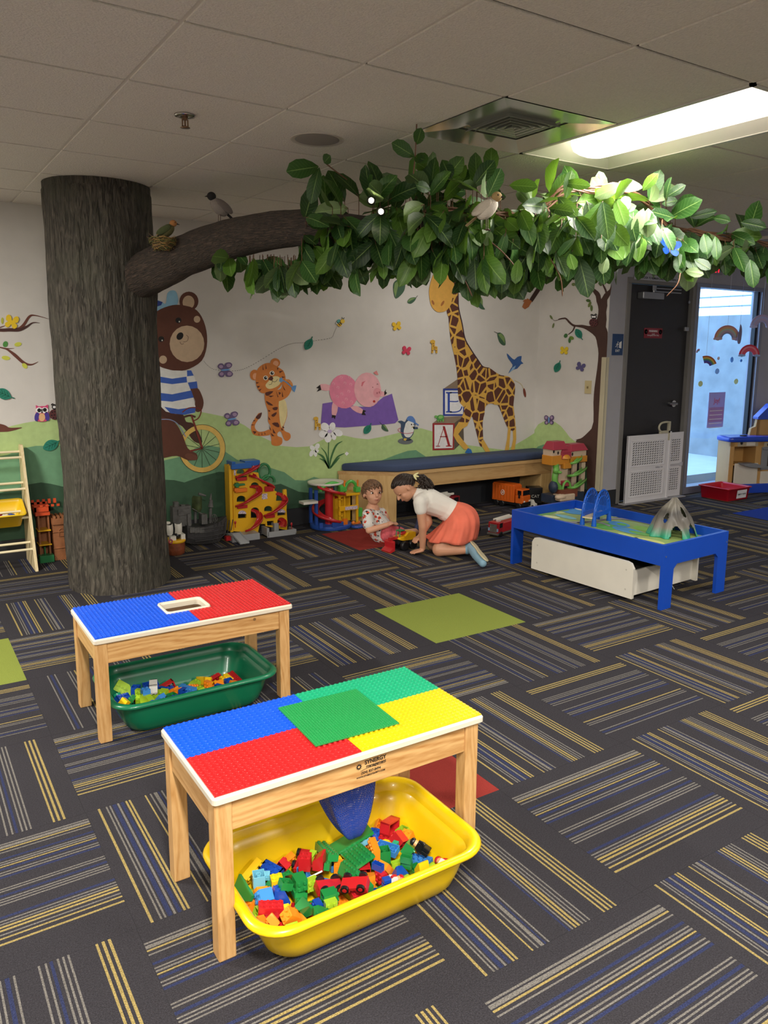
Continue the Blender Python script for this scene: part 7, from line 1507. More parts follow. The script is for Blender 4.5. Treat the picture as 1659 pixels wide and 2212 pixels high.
# bridge
br = thing('toy_bridge', 'blue double-arched toy bridge standing on the train table', 'toy bridge', (3.985, 3.655, .3286), atan2(.083, .249))
TBB = plastic('bridge_blue', '#1457c0', .3)
for y in (-.042, .042):
    b = MB(); N = 14
    arc = lambda r, h, k: Vector((-r*cos(pi*k/N), y, .065+h*sin(pi*k/N)))
    b.tube([arc(.125, .165, k) for k in range(N+1)], .007, 8); b.tube([arc(.105, .125, k) for k in range(N+1)], .005, 8)
    for k in range(1, N): b.cyl(arc(.125,.165,k), arc(.105,.125,k), .003, n=6)
    for k in range(2, N-1): a = arc(.105,.125,k); b.cyl(a, (a.x, y, .07), .003, n=6)
    b.box(-.125, y-.005, .055, .125, y+.005, .085); b.build('arch', TBB, br)
for x in (-.12, .12):
    for y in (-.042, .042):
        b = MB(); b.cyl((x, y, 0), (x*.97, y, .07), .018, .012, 12); b.build('pier', TBB, br)
b = MB(); b.box(-.14, -.034, .052, .14, .034, .060); b.build('deck', mat('deck_wood', '#d8c6a0', .5), br)
# mountain
mm = bpy.data.materials.new('mountain_grey'); mm.use_nodes = True; nt = mm.node_tree; pr = nt.nodes['Principled BSDF']; pr.inputs['Roughness'].default_value = .4
tc = nt.nodes.new('ShaderNodeTexCoord'); sz = nt.nodes.new('ShaderNodeSeparateXYZ'); nt.links.new(tc.outputs['Object'], sz.inputs[0]); cr = nt.nodes.new('ShaderNodeValToRGB'); mr = nt.nodes.new('ShaderNodeMapRange'); mr.inputs['From Max'].default_value = .22
nn_ = nt.nodes.new('ShaderNodeTexNoise'); nn_.inputs['Scale'].default_value = 18; ad = nt.nodes.new('ShaderNodeMath'); ad.operation = 'MULTIPLY_ADD'; ad.inputs[1].default_value = .05; nt.links.new(tc.outputs['Object'], nn_.inputs['Vector']); nt.links.new(nn_.outputs['Fac'], ad.inputs[0]); nt.links.new(sz.outputs[2], ad.inputs[2]); nt.links.new(ad.outputs[0], mr.inputs[0]); nt.links.new(mr.outputs[0], cr.inputs[0])
e = cr.color_ramp.elements; e[0].color = rgb('#2f9a78'); e[0].position = .16; e[1].color = rgb('#77726a'); e[1].position = .42; x = e.new(.8); x.color = rgb('#4c4946'); x = e.new(.98); x.color = rgb('#7f7a70'); nt.links.new(cr.outputs[0], pr.inputs['Base Color'])
vs = []; fs = []; NA, NZ = 130, 70
for j in range(NZ+1):
    tt = j/NZ; 
    for i in range(NA):
        a = 2*pi*i/NA; r = .155*(1-tt**1.1)**.8+.012; z = .235*tt**.92
        r *= 1+.14*noise.noise(Vector((cos(a)*2.2, sin(a)*2.2, z*9)))+.07*sin(a*9+z*20)*(1-tt)
        vs.append((r*cos(a)*1.0, r*sin(a)*.86, z+.012*noise.noise(Vector((cos(a)*3, sin(a)*3, tt*3)))*tt))
holes = [(-2.25, .24, .30, .0), (-1.35, .20, .34, .0), (-2.9, .17, .62, .36), (-1.6, .18, .80, .50), (-.55, .2, .6, .3), (1.2, .3, .3, 0)]   # angle, half width, top t, bottom t
for j in range(NZ):
    for i in range(NA):
        a = (2*pi*(i+.5)/NA+pi) % (2*pi)-pi; tt = (j+.5)/NZ; sk = False
        for ha, hw, t1_, t0_ in holes:
            da = (a-ha+pi) % (2*pi)-pi; m_ = (t1_+t0_)/2
            if t0_ == 0: inside = abs(da) < hw*sqrt(max(0, 1-(tt/t1_)**2.5)) and tt < t1_
            else: inside = (da/hw)**2+((tt-m_)/((t1_-t0_)/2))**2 < 1
            sk = sk or inside
        if not sk: fs.append((j*NA+i, j*NA+(i+1) % NA, (j+1)*NA+(i+1) % NA, (j+1)*NA+i))
fs.append(tuple(range(NZ*NA, (NZ+1)*NA)))
b = MB(); b.add(vs, fs, 0, True); o = b.build('toy_mountain', mm, None, loc=(4.155, 3.16, .329), rot=(0, 0, radians(0)))
md = o.modifiers.new('solid', 'SOLIDIFY'); md.thickness = .006; md.offset = -1
tag(o, 'hollow grey and green toy mountain with tunnel openings on the train table', 'toy mountain')
# rolling drawer
dr = thing('rolling_drawer', 'white rolling storage drawer under the blue train table', 'drawer', (3.612, 3.0, 0), RZ)
mw = mat('drawer_white', '#ddd8cb', .4)
for x0 in (0, .655):
    b = MB(); P = [(0,.03),(.82,.03),(.82,.215),(.80,.245),(.77,.252),(.05,.252),(.02,.245),(0,.215)]; b.prism(P, lambda a, c, d: (x0+d, a, c), .018); b.build('long_panel', mw, dr, bevel=.002)
for y0 in (.03, .775):
    b = MB(); b.box(.018, y0, .035, .655, y0+.016, .19); b.build('end_panel', mw, dr, bevel=.002)
b = MB(); b.box(.018, .046, .035, .655, .775, .045); b.build('bottom', mw, dr)
for x in (.06, .6):
    for y in (.09, .72): b = MB(); wheel(b, (x, y, .018), .018, .018); b.build('caster', TBK, dr)
b = MB()
for y in (.05, .77):
    for z in (.08, .2): b.cyl((-.0006, y, z), (.0002, y, z), .006, n=12)
b.build('screw_cap', mat('cap_grey', '#c2bdb1', .4), dr)
b = MB(); b.tube(crom([(.40,.028,.165),(.405,.018,.11),(.41,.012,.05),(.44,.01,.012)], 5, False), .003, 6); b.build('pull_cord', mat('cord_grey', '#b5b4ad', .7), dr)
b = MB(); b.box(.03, .06, .046, .64, .76, .14); b.ell((.2,.3,.15),(.12,.1,.05)); tag(b.build('train_track_pieces', mat('stored_toys_dark', '#3a3330', .8, var=.6, vscale=30, bump=.6, bscale=40), None, loc=(3.612,3.0,0), rot=(0,0,RZ)), 'dark heap of stored toys inside the white drawer', 'toy heap', None, 'stuff')

# ================================================================= DOOR
door = MB(); door.box(DX0+.004, YD+.03, .012, DX1-.004, YD+.075, DZ-.004); door = struct(door.build('door_1', mat('door_charcoal', '#2b2a2d', .42), None, bevel=.002))
def w2(px, py, Y=YD): p = on_y(px, py, Y); return p.x, p.z
m_al = mat('aluminium', '#a8a9ad', .35, metal=.85)
x, z = w2(1405, 639); b = MB(); b.box(x-.15, YD-.045, z-.032, x+.15, YD+.03, z+.032); o = b.build('door_closer', m_al, door, bevel=.006)
b = MB(); b.box(x+.02, YD-.012, z+.05, x+.07, YD-.0, z+.10); b.box(x+.02, YD-.03, z+.035, x+.42, YD-.018, z+.047); b.box(x+.06, YD-.03, z+.066, x+.42, YD-.018, z+.076); b.cyl((x+.02, YD-.02, z+.02),(x+.02, YD-.02, z+.05), .01, n=10); b.build('closer_arm', m_al, door, bevel=.002)
x, z = w2(1456, 872); b = MB(); b.cyl((x, YD+.03, z), (x, YD-.0, z), .034, n=24); b.cyl((x, YD+.0, z), (x, YD-.035, z), .014, n=16); b.tube([(x, YD-.035, z), (x-.05, YD-.037, z-.002), (x-.105, YD-.03, z+.001)], [.012,.010,.008], 10); b.build('lever_handle', mat('satin_chrome', '#c2c4c8', .22, metal=1), door)
xa, za = w2(1397, 708); xb, zb = w2(1434.5, 731); b = MB(); b.box(xa, YD+.0265, zb, xb, YD+.0298, za); sg = b.build('warning_sign', mat('sign_maroon', '#8a2432', .45), door); cx = (xa+xb)/2; w_ = xb-xa
m_swt = mat('sign_white', '#e9e7e4', .5)
text_mesh('sign_text', 'WARNING', .028, m_swt, sg, (cx, YD+.026, za-.03), (pi/2, 0, 0), .0003, 'CENTER', .95, .0006); text_mesh('sign_text', 'ALARM', .014, m_swt, sg, (cx, YD+.026, za-.058), (pi/2, 0, 0), .0003); text_mesh('sign_text', 'Emergency Exit Only', .020, m_swt, sg, (cx, YD+.026, zb+.028), (pi/2, 0, 0), .0003)
b = MB(); 
for sx in (-1, 1): b.lathe([(0,0),(.023,0)], (cx+sx*w_*.40, YD+.0262, za-.036), 18, 0, (0,-1,0)); 
b.box(cx+w_*.40-.005, YD+.0250, za-.05, cx+w_*.40+.005, YD+.0255, za-.024, 1); b.box(cx-w_*.40-.006, YD+.0250, za-.046, cx-w_*.40+.012, YD+.0255, za-.028, 1); b.build('sign_icons', [m_swt, mat('sign_dark', '#2a1518', .5)], sg)
# header strip lettering above the door
b = MB(); b.box(6.0, YD-.014, 2.145, 6.885, YD-.0125, 2.187); hs_ = tag(b.build('header_sign', mat('strip_grey', '#b9bbc2', .5)), 'narrow lettered notice strip on the frame above the black door', 'sign')
text_mesh('sign_text', 'THIS DOOR TO REMAIN UNLOCKED DURING BUSINESS HOURS', .030, mat('sign_ink', '#1c1c22', .5), hs_, (6.44, YD-.0145, 2.166), (pi/2, 0, 0), .0003, 'CENTER', .92, .0008)
# exit pictogram sign on the pillar
x0, z1 = 5.765, 1.634; x1, z0 = 5.905, 1.442
b = MB(); b.box(x0, YD-.006, z0, x1, YD-.001, z1); b.box(x0-.003, YD-.005, z0-.003, x1+.003, YD-.0008, z1+.003, 1); ex = tag(b.build('exit_plaque', [mat('plaque_blue', '#20406e', .4), mat('plaque_edge', '#39557d', .4)]), 'small dark blue EXIT plaque with running figure left of the black door', 'sign')
text_mesh('sign_text', 'EXIT', .03, m_swt, ex, ((x0+x1)/2, YD-.0065, z0+.038), (pi/2, 0, 0), .0003, 'CENTER', 1, .0005)
b = MB(); q = lambda L: b.add([(x0+a*.14, YD-.0066, z0+c*.19) for a, c in L], [tuple(range(len(L)))])
q([(.62,.35),(.86,.32),(.86,.68),(.62,.60)]); q(ellp(.50,.62,.045,.033,0,12)); q([(.44,.58),(.50,.56),(.46,.46),(.40,.46)]); q([(.44,.57),(.33,.52),(.32,.49),(.42,.53)]); q([(.48,.56),(.58,.50),(.57,.48),(.48,.52)]); q([(.42,.47),(.36,.40),(.26,.38),(.26,.405),(.34,.43),(.40,.49)]); q([(.44,.47),(.50,.42),(.47,.32),(.44,.325),(.465,.41),(.41,.46)]); b.build('pictogram', m_swt, ex)
# lit EXIT sign above the window
xa, za = w2(1519, 563); xb, zb = w2(1556, 594); es = thing('exit_sign', 'red lit EXIT sign on the wall above the window, partly behind leaves', 'exit sign', ((xa+xb)/2, YD, 0))
b = MB(); b.box(xa, YD-.03, zb, xb, YD-.001, za); fin(b.build('housing', mat('exit_housing', '#8f8f97', .4), es, bevel=.004), es)
text_mesh('lettering', 'EXIT', .135, mat('exit_glow', '#ff2038', .4, emit=2.2, ecol='#ff1830'), es, (0, -.0315, (za+zb)/2), (pi/2, 0, 0), .0005, 'CENTER', .72, .004)
b = MB(); x, z = w2(1479, 711); b.box(x-.03, YD-.03, z-.02, x+.03, YD-.012, z+.02); x2, z2 = w2(1486, 653); b.cyl((x2, YD-.012, z2), (x2, YD-.02, z2), .014, n=16); tag(b.build('door_latch', m_al, None, bevel=.002), 'small metal latch and disc on the frame between door and window', 'latch')

# ---------------------------------------------------------------- gate
gt = thing('safety_gate', 'white plastic safety gate with slanted holes across the black door', 'safety gate', (6.4, 5.13, 0))
m_gt = mat('gate_white', '#dfdde0', .38)
def gatepanel(x0, x1, Y, wx0, wx1, nx, name):
    ho = []
    for (z0, z1) in ((.075, .305), (.375, .605)):
        ny = 10
        for i in range(nx):
            for j in range(ny):
                cx = wx0+(i+.5)*(wx1-wx0)/nx+(.006 if j % 2 else -.006)*.0; cz = z0+(j+.5)*(z1-z0)/ny
                rx, rz_ = .0128, .0122; ho.append([(cx+rx*cos(a)+.8*rz_*sin(a), cz+rz_*.72*sin(a)) for a in [2*pi*k/7 for k in range(7)]])
    o = cut(name, [(x0,.012),(x1,.012),(x1,.672),(x0,.672)], ho, Y, .007, m_gt, gt, 0, gt.location, True); return o
gatepanel(5.965, 6.60, 5.115, 6.04, 6.50, 13, 'front_panel'); gatepanel(6.45, 6.83, 5.14, 6.62, 6.79, 5, 'rear_panel')
b = MB()
for (x0, x1) in ((6.02, 6.52),):
    for (z0, z1) in ((.06,.32),(.36,.62)):
        for q in ((x0,z0,x1,z0+.008),(x0,z1-.008,x1,z1),(x0,z0,x0+.008,z1),(x1-.008,z0,x1,z1)): b.box(q[0]-6.4, -.019, q[1], q[2]-6.4, -.015, q[3])
b.box(5.965-6.4, -.022, .012, 5.985-6.4, .0, .672); b.box(6.575-6.4, -.022, .012, 6.60-6.4, .0, .69); b.build('raised_trim', m_gt, gt, bevel=.002)
b = MB(); b.box(5.93-6.4, -.045, 0, 6.86-6.4, .03, .010); b.build('threshold', mat('threshold_grey', '#a3a2a6', .4), gt)
b = MB(); b.tube(crom([(.10,-.01,.68),(.03,-.012,.70),(.01,-.012,.74),(.04,-.012,.775),(.11,-.012,.785),(.16,-.012,.78)], 5, False), .011, 8); b.box(.03,-.02,.672,.18,.004,.70); b.box(.15,-.02,.60,.18,.004,.79); b.build('latch_handle', mat('latch_beige', '#b9b39c', .45), gt, bevel=.003)
text_mesh('lettering', 'Safety 1st', .028, mat('print_grey', '#9a99a0', .5), gt, (.04, -.0195, .34), (pi/2, 0, 0), .0003)
b = MB(); b.box(.25,-.0,.33,.42,.008,.35); b.box(.39,-.01,.325,.42,.008,.36); b.build('slide_rail', mat('rail_grey', '#bdbcc2', .4), gt, bevel=.002)

# ---------------------------------------------------------------- red bin DIRTY TOYS
b = MB(); L = []
for ins, z in ((.022,.0),(.018,.003),(.006,.118),(-.006,.120),(-.009,.128),(-.004,.131),(.006,.129),(.012,.11),(.024,.008)):
    L.append([(a, c, z) for a, c in rrect(-.19+ins, -.175+ins, .19-ins, .175-ins, .02, 4)])
n = len(L[0]); b.add([v for l in L for v in l], [(i*n+k, i*n+(k+1) % n, (i+1)*n+(k+1) % n, (i+1)*n+k) for i in range(8) for k in range(n)]+[tuple(range(n-1,-1,-1)), tuple(range(8*n, 9*n))], 0, True)
rb = tag(b.build('storage_bin', plastic('bin_red', '#b9162a', .3), None, loc=(7.16, 4.845, 0)), 'red plastic bin with a white DIRTY TOYS label in front of the window', 'bin')
b = MB(); b.add([(-.04,-.1655,.02),(.12,-.1655,.02),(.12,-.174,.105),(-.04,-.174,.105),(-.04,-.1645,.02),(.12,-.1645,.02),(.12,-.173,.105),(-.04,-.173,.105)], [(0,1,2,3),(7,6,5,4),(0,4,5,1),(1,5,6,2),(2,6,7,3),(3,7,4,0)], 0, False); b.build('paper_label', mat('label_paper', '#dcdade', .6), rb)
text_mesh('lettering', 'DIRTY TOYS', .024, mat('sign_ink', '#1c1c22', .5), rb, (.04, -.1712, .06), (radians(95.7), 0, 0), .0003, 'CENTER', 1, .0004)

# ---------------------------------------------------------------- play kitchen
Y = 4.93
Z5 = lambda a, c: (1380+a*.16818, 840+c*.16818)
k = thing('play_kitchen', 'tan and blue plastic play kitchen at the right edge', 'play kitchen', (7.9, Y+.2, 0))
m_kt = mat('kitchen_tan', '#b98f55', .45, bump=.1, bscale=60); m_kb = plastic('kitchen_blue', '#2447b8', .3); m_kw = plastic('kitchen_cream', '#cfc8bb', .45); m_kg = plastic('kitchen_grey', '#7e8084', .4)
def kp(a, c, dy=0): return on_y(*Z5(a, c), Y+dy)
def kb(b, u0, v0, u1, v1, d0, d1, ex=0, zf=None): a = kp(u0, v0); c = kp(u1, v1); b.box(a.x, Y+d0, c.z if zf is None else zf, c.x+ex, Y+d1, a.z)
xR = kp(1659, 850).x+.45
b = MB(); a = kp(1150,665); e = kp(1200,1190); zc = kp(1300,640).z
b.box(a.x, Y, .08, a.x+.06, Y+.36, zc); b.box(a.x, Y+.34, .08, xR, Y+.36, zc); c = kp(1400,850); d = kp(1480,850); b.box(c.x, Y, .08, d.x, Y+.36, zc); b.box(a.x, Y, kp(1500,725).z, xR, Y+.05, zc); b.box(c.x, Y, kp(1500,1045).z, xR, Y+.03, kp(1500,1005).z); b.box(a.x, Y+.0, .3, c.x, Y+.35, .315)
h0 = kp(1300,360,.2); h1 = kp(1659,575,.2); b.box(h0.x, Y+.24, zc, xR, Y+.30, h0.z); h2 = kp(1215,580,.2); b.prism([(h2.x, zc),(h2.x+.02, zc+.09),(h2.x+.08, zc+.11),(h2.x+.10, zc+.2),(h2.x+.14, zc+.2),(h2.x+.14, zc)], lambda u_, v_, w_: (u_, Y+.24+w_, v_), .06)
fin(b.build('cabinet', m_kt, k, bevel=.006), k)
b = MB(); P = rrect(kp(1110,640).x+.02, Y-.05, xR, Y+.38, .06, 5); n = len(P); z0, z1 = kp(1500,665).z, kp(1500,600).z
vs = []
for ins, z in ((.02,z0),(.003,z0+.008),(0,(z0+z1)/2),(.003,z1-.006),(.02,z1)): vs += [(x+(ins if x < xR-.3 else -ins), y+(ins if y < Y+.1 else -ins), z) for x, y in P]
b.add(vs, [(i*n+q, i*n+(q+1) % n, (i+1)*n+(q+1) % n, (i+1)*n+q) for i in range(4) for q in range(n)]+[tuple(range(n-1,-1,-1)), tuple(range(4*n,5*n))], 0, True); fin(b.build('countertop', m_kb, k), k)
b = MB(); a = kp(1300,360,.2); c = kp(1430,178,.2); b.prism([(a.x-.01,a.z-.015),(xR,a.z-.015),(xR,c.z),(c.x,c.z),(a.x-.01,a.z+.01)], lambda u_, v_, w_: (u_, Y+.2+w_, v_), .14)
fin(b.build('hood', m_kb, k, bevel=.005), k)
b = MB(); P = rrect(kp(1180,1190).x, Y-.03, xR, Y+.36, .05, 4); n = len(P); b.add([(x, y, .0) for x, y in P]+[(x, y, .10) for x, y in P], [(q, (q+1) % n, n+(q+1) % n, n+q) for q in range(n)]+[tuple(range(n-1,-1,-1)), tuple(range(n,2*n))], 0, False); fin(b.build('base', m_kb, k, bevel=.008), k)
b = MB(); a = kp(1525,178,.17); b.box(a.x, Y+.16, kp(1500,345,.17).z, a.x+.34, Y+.20, a.z); o = fin(b.build('microwave', m_kw, k, bevel=.012), k); b = MB(); b.box(a.x+.045, Y+.156, kp(1500,305,.17).z, a.x+.25, Y+.161, kp(1500,220,.17).z); fin(b.build('microwave_window', mat('kit_window', '#4a4d52', .3), k, bevel=.004), k)
b = MB(); kb(b, 1180,970,1400,1195, -.015,.005, 0, .09); fin(b.build('door', m_kw, k, bevel=.008), k)
b = MB(); kb(b, 1445,1045,1659,1195, -.015,.005, .2, .09); fin(b.build('door', m_kw, k, bevel=.008), k)
b = MB(); kb(b, 1465,735,1659,1000, -.02,.0, .2); o = fin(b.build('oven_door', m_kg, k, bevel=.006), k); b = MB(); kb(b, 1520,800,1659,955, -.024,-.019, .14); fin(b.build('oven_window', mat('kit_window_brown', '#3b332c', .3), k, bevel=.004), k)
b = MB(); a = kp(1510,765,-.04); b.cyl(a, a+Vector((.4,0,0)), .010, n=12); fin(b.build('oven_handle', m_kg, k), k)
b = MB(); a = kp(1215,930,-.0); b.prism([(0,0),(.17,.0),(.33,-.035),(.28,-.05),(.12,-.04),(.02,-.02)], lambda u_, v_, w_: (a.x+u_+w_*.0, Y-.16+w_, a.z+v_-.02), .16); fin(b.build('fold_flap', m_kg, k, bevel=.003), k)
b = MB()
for u_ in (1265,1540,1600): a = kp(u_, 703, -.008); b.cyl((a.x, Y+.0, a.z), (a.x, Y-.015, a.z), .016, n=16)
fin(b.build('knob', TBK, k), k)
b = MB(); kb(b, 1220,680,1425,728, -.004,.0); kb(b, 1490,680,1659,728, -.004,.0, .2); fin(b.build('control_panel', mat('kit_panel', '#a89a80', .4), k), k)
b = MB(); kb(b, 1310,683,1395,722, -.007,-.004); fin(b.build('control_sticker', m_kw, k), k)
b = MB(); a = kp(1480,375,.24); 
for i in range(3):
    for j in range(2): b.box(a.x+.01+i*.06, Y+.236, a.z-.075-j*.0-.06*j, a.x+.055+i*.06, Y+.2395, a.z-.02-.06*j)
fin(b.build('backsplash_window', mat('kit_pane', '#6d6f86', .3), k), k)
b = MB(); a = kp(1240,585,.05); 
b.cyl((a.x+.03, Y+.1, zc-.012), (a.x+.03, Y+.1, z1+.012), .045, n=20); fin(b.build('burner', TBK, k), k)
b = MB(); a = kp(1600,575,.1); b.lathe([(.05,0),(.07,.01),(.072,.022),(.066,.022),(.05,.006),(0,.006)], (0,0,0), 20); pan = tag(b.build('toy_pan', plastic('pan_red', '#9c2430', .4)), 'red toy pan on the play kitchen counter', 'toy pan')

T = Vector((7.385, 4.97, 0)); ka = kp(1150,665); k.scale = (.86, .6, 1); k.rotation_euler = (0, 0, radians(-20))
q = Matrix.Rotation(radians(-20), 3, 'Z') @ Vector((.86*(ka.x-7.9), .6*(-.2), 0)); k.location = (T.x-q.x, T.y-q.y, 0)
PANP = Matrix.Rotation(radians(-20), 3, 'Z') @ Vector((.86*(kp(1600,575,.1).x+.02-7.9), .6*(-.08), 0)); pan.location = (k.location.x+PANP.x, k.location.y+PANP.y, z1)
# ---------------------------------------------------------------- hanging rainbows and glass stickers
def rainbow(name, lab, px, py, r, cols, Y=5.08, clouds='#c9b2b8', thick=.004, hang=True, span=(0, 180)):
    c = on_y(px, py, Y); r *= 1.2; t = thing(name, lab, 'paper rainbow', c, radians(-28) if hang else 0)
    b = MB(); ms = [mat('paper_'+q.strip('#'), q, .8) for q in cols]
    nb = len(cols); r0 = r*.38; dr = (r-r0)/nb; N = 18
    for i in range(nb):
        ra, rb_ = r0+i*dr, r0+(i+1)*dr; vs = []
        for k in range(N+1):
            a = radians(span[0]+(span[1]-span[0])*k/N); vs += [(ra*cos(a),-thick/2,ra*sin(a)), (rb_*cos(a),-thick/2,rb_*sin(a)), (ra*cos(a),thick/2,ra*sin(a)), (rb_*cos(a),thick/2,rb_*sin(a))]
        fs = []
        for k in range(N): p = 4*k; fs += [(p,p+1,p+5,p+4), (p+2,p+6,p+7,p+3), (p,p+4,p+6,p+2), (p+1,p+3,p+7,p+5)]
        b.add(vs, fs, i, False)
    b.build('arc', ms, t)
    if clouds:
        b = MB()
        for sx in (-1, 1):
            for dx, q in ((-.09,.06),(0,.09),(.09,.06)): b.ell((sx*r*.72+dx*r/.12*.3, -thick, -.0), (q*r*2.2, thick, q*r*1.5), 12, 8)
        b.build('cloud', mat('paper_cloud_'+clouds.strip('#'), clouds, .8), t)
    if hang: b = MB(); b.cyl((0, 0, r*.98), (0, 0, 2.74-c.z), .0012, n=5); b.build('string', mat('string_white', '#d8dde6', .6), t)
    return t
rainbow('paper_rainbow', 'muted orange paper rainbow hanging in front of the window', 1570, 732, .115, ['#8f93b8','#b9a0b0','#a9c0b8','#d8a878','#c98a88'])
rainbow('paper_rainbow', 'red and pink paper rainbow hanging at the window\'s right side', 1618, 768, .095, ['#d85a78','#e0566a','#e88a9a','#d23a52'], 5.02, '#9db4e0')
rainbow('paper_rainbow', 'pale lilac paper rainbow hanging highest at the right edge', 1645, 706, .105, ['#a8a4cc','#b8a8c8','#a8b0d8','#b0a0c0'], 4.98, '#b8b8dc')
rainbow('paper_rainbow', 'bright striped paper rainbow with one cloud near the black door frame', 1524, 794, .10, ['#5b3a98','#3d5ab8','#5a9a6a','#d8b04a','#b8603a'], 5.1, None, span=(20, 110))
b = MB(); c = on_y(1598, 722, 5.0); P = crom([(0,.10,0),(.03,.06,0),(.035,-.02,0),(.02,-.09,0),(-.02,-.09,0),(-.03,-.02,0),(-.01,.04,0)], 4); b.prism([(p.x, p.y) for p in P], lambda u_, v_, w_: (u_, w_, v_), .004); b.cyl((0,.002,.09),(0,.002,2.74-c.z),.0012,n=5); tag(b.build('paper_bird', mat('paper_grey_lilac', '#8d88a8', .8), None, loc=c), 'grey lilac folded paper bird hanging between two paper rainbows', 'paper bird')
Yg = YD+.0305
def gs(px, py, r, c, lab, ry=None):
    q = on_y(px, py, Yg); b = MB(); b.prism(ellp(0, 0, r*1.25, ry or r, 0, 14), lambda u_, v_, w_: (u_, -w_, v_), .001); tag(b.build('window_sticker', mat('gel_'+c.strip('#'), c, .3, alpha=.75), None, loc=q), lab, 'window sticker')
gs(1513, 829, .030, '#d8d878', 'left of two yellow sun stickers on the glass'); gs(1590, 824, .030, '#dfe6a0', 'right of two yellow sun stickers on the glass'); gs(1549, 802, .030, '#8fc0f0', 'pale blue flower sticker on the glass below the striped rainbow')
gs(1581, 777, .022, '#58a8e8', 'blue cloud sticker on the glass', .03); gs(1601, 779, .016, '#3f9ae8', 'small blue dot sticker on the glass'); gs(1552, 774, .018, '#e0c8c0', 'pale peach sticker on the glass')
rainbow('window_sticker', 'tiny pastel rainbow sticker high on the glass by the door frame', 1509, 762, .033, ['#7fc8c0','#c9b8e0','#e07a8a'], Yg-.002, None, .001, False, (60, 180))['category'] = 'window sticker'
xa, za = w2(1532, 848, Yg); xb, zb = w2(1561, 922, Yg)
b = MB(); b.box(xa, Yg-.0022, zb, xb, Yg-.001, za); po = tag(b.build('poster', mat('poster_lilac', '#b9b0e8', .6, alpha=.85)), 'pink and lilac paper poster stuck on the glass', 'poster')
b = MB(); b.box(xa+.015, Yg-.003, zb+.06, xb-.01, Yg-.0023, za-.16); b.build('print_block', mat('poster_pink', '#b78fc4', .6), po)
text_mesh('lettering', 'Joy!', .075, mat('poster_red', '#d8607a', .6), po, ((xa+xb)/2, Yg-.0032, za-.09), (pi/2, 0, 0), .0002, 'CENTER', .9, .001)
b = MB()
for q in range(5): b.box(xa+.03, Yg-.0034, za-.2-q*.045, xb-.03, Yg-.0031, za-.192-q*.045)
b.build('print_lines', m_swt, po)
# ================================================================= THE TWO CHILDREN
def pd(x, y, D): return ray(x, y)*(D/FPX)+Vector((0, 0, HC))
def dz(x, y, z): d = ray(x, y); return (z-HC)/d.z*FPX           # forward depth where the ray meets height z
IR, IU, IF = _r.copy(), _u.copy(), _f.copy()                      # image right / up / away, used to lay the poses out in the room
def cap(b, p0, p1, r0, r1, n=14, m=8):
    b.cyl(p0, p1, r0, r1, n); b.ell(p0, r0*1.0, n, m); b.ell(p1, r1*1.0, n, m)
def chain(b, pts, rs):
    for p, q, a, c in zip(pts[:-1], pts[1:], rs[:-1], rs[1:]): cap(b, Vector(p), Vector(q), a, c)
def skinfuse(b, name, m, parent, voxel=.005, smooth=6):
    o = b.build(name, m, None)
    md = o.modifiers.new('fuse', 'REMESH'); md.mode = 'VOXEL'; md.voxel_size = voxel; md.use_smooth_shade = True
    ms = o.modifiers.new('smooth', 'SMOOTH'); ms.iterations = smooth; ms.factor = .5
    dg = bpy.context.evaluated_depsgraph_get(); me = bpy.data.meshes.new_from_object(o.evaluated_get(dg)); bpy.data.objects.remove(o)
    for p in me.polygons: p.use_smooth = True
    me.transform(Matrix.Translation(-Vector(parent.location))); o = bpy.data.objects.new(name, me); COL.objects.link(o); o.parent = parent; return o
m_sk = mat('child_skin', '#d9a283', .5, sss=.12, var=.03); m_sk2 = mat('child_skin_warm', '#cd9676', .5, sss=.12, var=.03)
def hand(b, wrist, fwd, up, s=1.0, side=1, curl=.15, spread=.12):
    """palm and five fingers; fwd = finger direction, up = back of the hand, side = +1 thumb towards fwd x up"""
    fwd = fwd.normalized(); up = (up-fwd*up.dot(fwd)).normalized(); lat = fwd.cross(up).normalized()*side
    pc = wrist+fwd*.028*s
    for k in range(4):
        o = lat*(.018-.012*k)*s
        cap(b, wrist+o*.7+fwd*.004*s, wrist+o+fwd*.042*s, .0092*s, .0085*s)
        base = wrist+o+fwd*.042*s; L = (.030,.034,.031,.024)[k]*s
        d1 = (fwd+lat*(.5-k*.33)*spread*2-up*curl).normalized(); d2 = (fwd+lat*(.5-k*.33)*spread*2-up*curl*3).normalized()
        cap(b, base, base+d1*L*.55, .0064*s, .0060*s, 10, 6); cap(b, base+d1*L*.55, base+d1*L*.55+d2*L*.5, .0060*s, .0052*s, 10, 6)
    t0 = wrist+lat*.014*s+fwd*.010*s; t1 = t0+(lat*.8+fwd*.7-up*.2).normalized()*.022*s; cap(b, t0, t1, .009*s, .0075*s, 10, 6); cap(b, t1, t1+(fwd*1.0+lat*.35-up*.2).normalized()*.018*s, .0072*s, .006*s, 10, 6)
